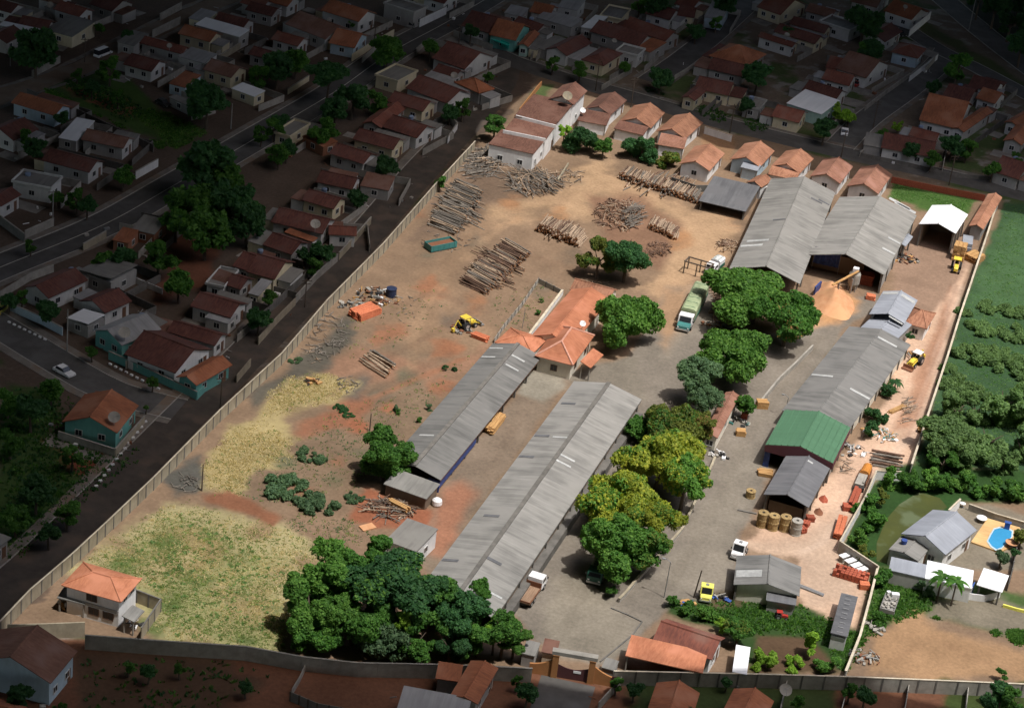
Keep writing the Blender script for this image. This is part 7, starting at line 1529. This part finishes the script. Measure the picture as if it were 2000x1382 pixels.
def car(label, rear, front, mat='white_paint', L=4.1, w=1.65, van=False):
    c, th, _ = heading(rear, front); o = thing('parked_car', label, 'van' if van else 'car', tuple(c), th); h = 1.4 if not van else 2.0
    m = MB(); m.ext([(-L/2, .3), (L/2, .3), (L/2, .62), (L/2-.2, .75), (L*.2, .82), (-L/2+.1, .85), (-L/2, .7)], 'y', -w/2, w/2); b = m.build('body', MATS[mat], o)
    prof = [(-L*.38, .83), (L*.2, .83), (L*.06, h), (-L*.28, h)] if not van else [(-L*.48, .83), (L*.34, .83), (L*.24, h), (-L*.47, h)]
    m = MB(); m.ext(prof, 'y', -w*.43, w*.43); m.build('window', MATS['glass_dark'], o)
    m = MB(); a, d = (prof[3][0]+.05, prof[2][0]-.05); m.box(((a+d)/2, 0, h+.01), (d-a, w*.84, .05)); 
    m.build('roof', MATS[mat], o)
    for x in (-L*.3, L*.31):
        for s in (-1, 1): wheel(o, x, s*(w/2-.1), .3, .2)
    for s in (-1, 1): m = MB(); m.box((L/2+.01, s*w*.34, .6), (.05, .3, .14)); m.build('headlight', MATS['chrome'], o)
    return o
car('white car parked in the lower left street', (107,720), (144,740)); car('dark car on the earth beside the vegetable plot', (306,199), (332,213), 'dark'); car('white car at the right street mouth', (1648,268), (1650,254)); car('small pale car at the left picture edge', (-4,612), (8,602), 'paint_lime')
car('white van parked by the upper dirt road', (188,114), (214,104), van=True, L=5); car('red car in the yard of the right side street', (1668,170), (1682,164), 'paint_red'); car('dark car beside the tree of the right block', (1752,66), (1762,72), 'dark'); car('grey car on the main road at the junction', (798,60), (812,46), 'fibrex', 3.6, 1.5)
for x, y, h, lab in [(131,687,8.5,'tall pale street pole before the white carport'),(430,800,6.5,'dark pole beside the lower wall street junction'),(595,600,6,'dark pole beside the middle wall street'),(165,122,6,'dark pole by the upper dirt road'),(451,252,6,'pale pole at the vegetable plot street corner'),(1163,178,8,'dark pole at the top street corner'),(1642,310,7,'dark pole at the right street mouth'),(1853,362,7.5,'dark pole beside the green lot street'),(1418,345,0,''),(1705,250,7,'dark pole on the right side street'),(895,95,6.5,'dark pole before the teal-fronted shop'),(730,92,6,'dark pole by the blue-walled corner house'),(1540,25,7,'dark pole on the top right side street'),(103,435,7,'pale pole by the bare lot on the main road'),(885,520,0,''),(1425,262,7.5,'dark pole behind the gated yard'),(1232,210,7.5,'dark pole behind the first row houses'),(730,480,0,''),(940,430,0,'')]:
    if h: pole(lab, (x, y), h, .05, 'pole_concrete' if 'pale' in lab else 'pole_wood', True, r=.14)
pole('white double-armed lamp post beside the highway', (1892,60), 9.5, .1, 'pole_concrete', None, [(-1.8, -.6), (1.8, .6)], 'lamp_post', 'lamp post', .15)
# white kerb stones of the lower left junction
kb = bpy.data.meshes.new('kerb_block'); 
m = MB(); m.box((0, 0, .14), (.55, .32, .28)); k0 = m.build('kerb_block', MATS['white_paint'])
KB = [(215+i*10.5, 712+i*5.3) for i in range(10)]+[(188+i*8, 950-i*10.5) for i in range(13)]+[(18+i*10, 630+i*4.8) for i in range(8)]
for i, (x, y) in enumerate(KB):
    o = k0 if i == 0 else inst(k0); o.location = G(x, y, .11); o.rotation_euler = (0, 0, .9 if 10 <= i < 23 else -.25)
    tag(o, ['white kerb block along the turquoise yard pavement', 'white kerb block along the empty lot by the wall street', 'white kerb block along the upper left street'][0 if i < 10 else 1 if i < 23 else 2], 'kerb block', ['kerb blocks by the turquoise yard', 'kerb blocks along the empty lot', 'kerb blocks of the upper left street'][0 if i < 10 else 1 if i < 23 else 2])
# yard clutter in the town: one mass of small things
def clutter(seed, n):
    rs = random.Random(seed); m = MB(); used = 0
    while used < n:
        c, lab = HOUSES[rs.randrange(len(HOUSES))]; a, d = rs.uniform(0, 6.28), rs.uniform(5.5, 10); p = c+Vector((math.cos(a), math.sin(a), 0))*d; q = PX(p)
        if not (0 < q[0] < 2000 and 0 < q[1] < 1382): continue
        if sdpoly(np.array(LIT, float), np.array([q[0]]), np.array([q[1]]))[0] > -14: continue
        used += 1; k = rs.random()
        if k < .5: m.box((p.x, p.y, .2), (rs.uniform(.3, 1.3), rs.uniform(.3, .9), rs.uniform(.2, .7)), rs.uniform(0, 3), rs.randrange(4))
        else: m.tube((p.x, p.y, .1), (p.x+rs.uniform(-1.2, 1.2), p.y+rs.uniform(-1.2, 1.2), rs.uniform(.1, .6)), .08, n=5, m=rs.randrange(4))
    o = m.build('yard_clutter', [MATS['concrete'], MATS['white_paint'], MATS['rust'], MATS['steel']]); tag(o, 'small household clutter scattered over the shaded town yards', 'clutter', kind='stuff')
clutter(4, 420)
for k, v in LABELS.items():
    n = len(k.split())
    if not 4 <= n <= 16 and k: print('LABEL LENGTH', n, k)
    if len(v) > 1 and (None in v or len(set(v)) > 1): print('LABEL SHARED', k, v)
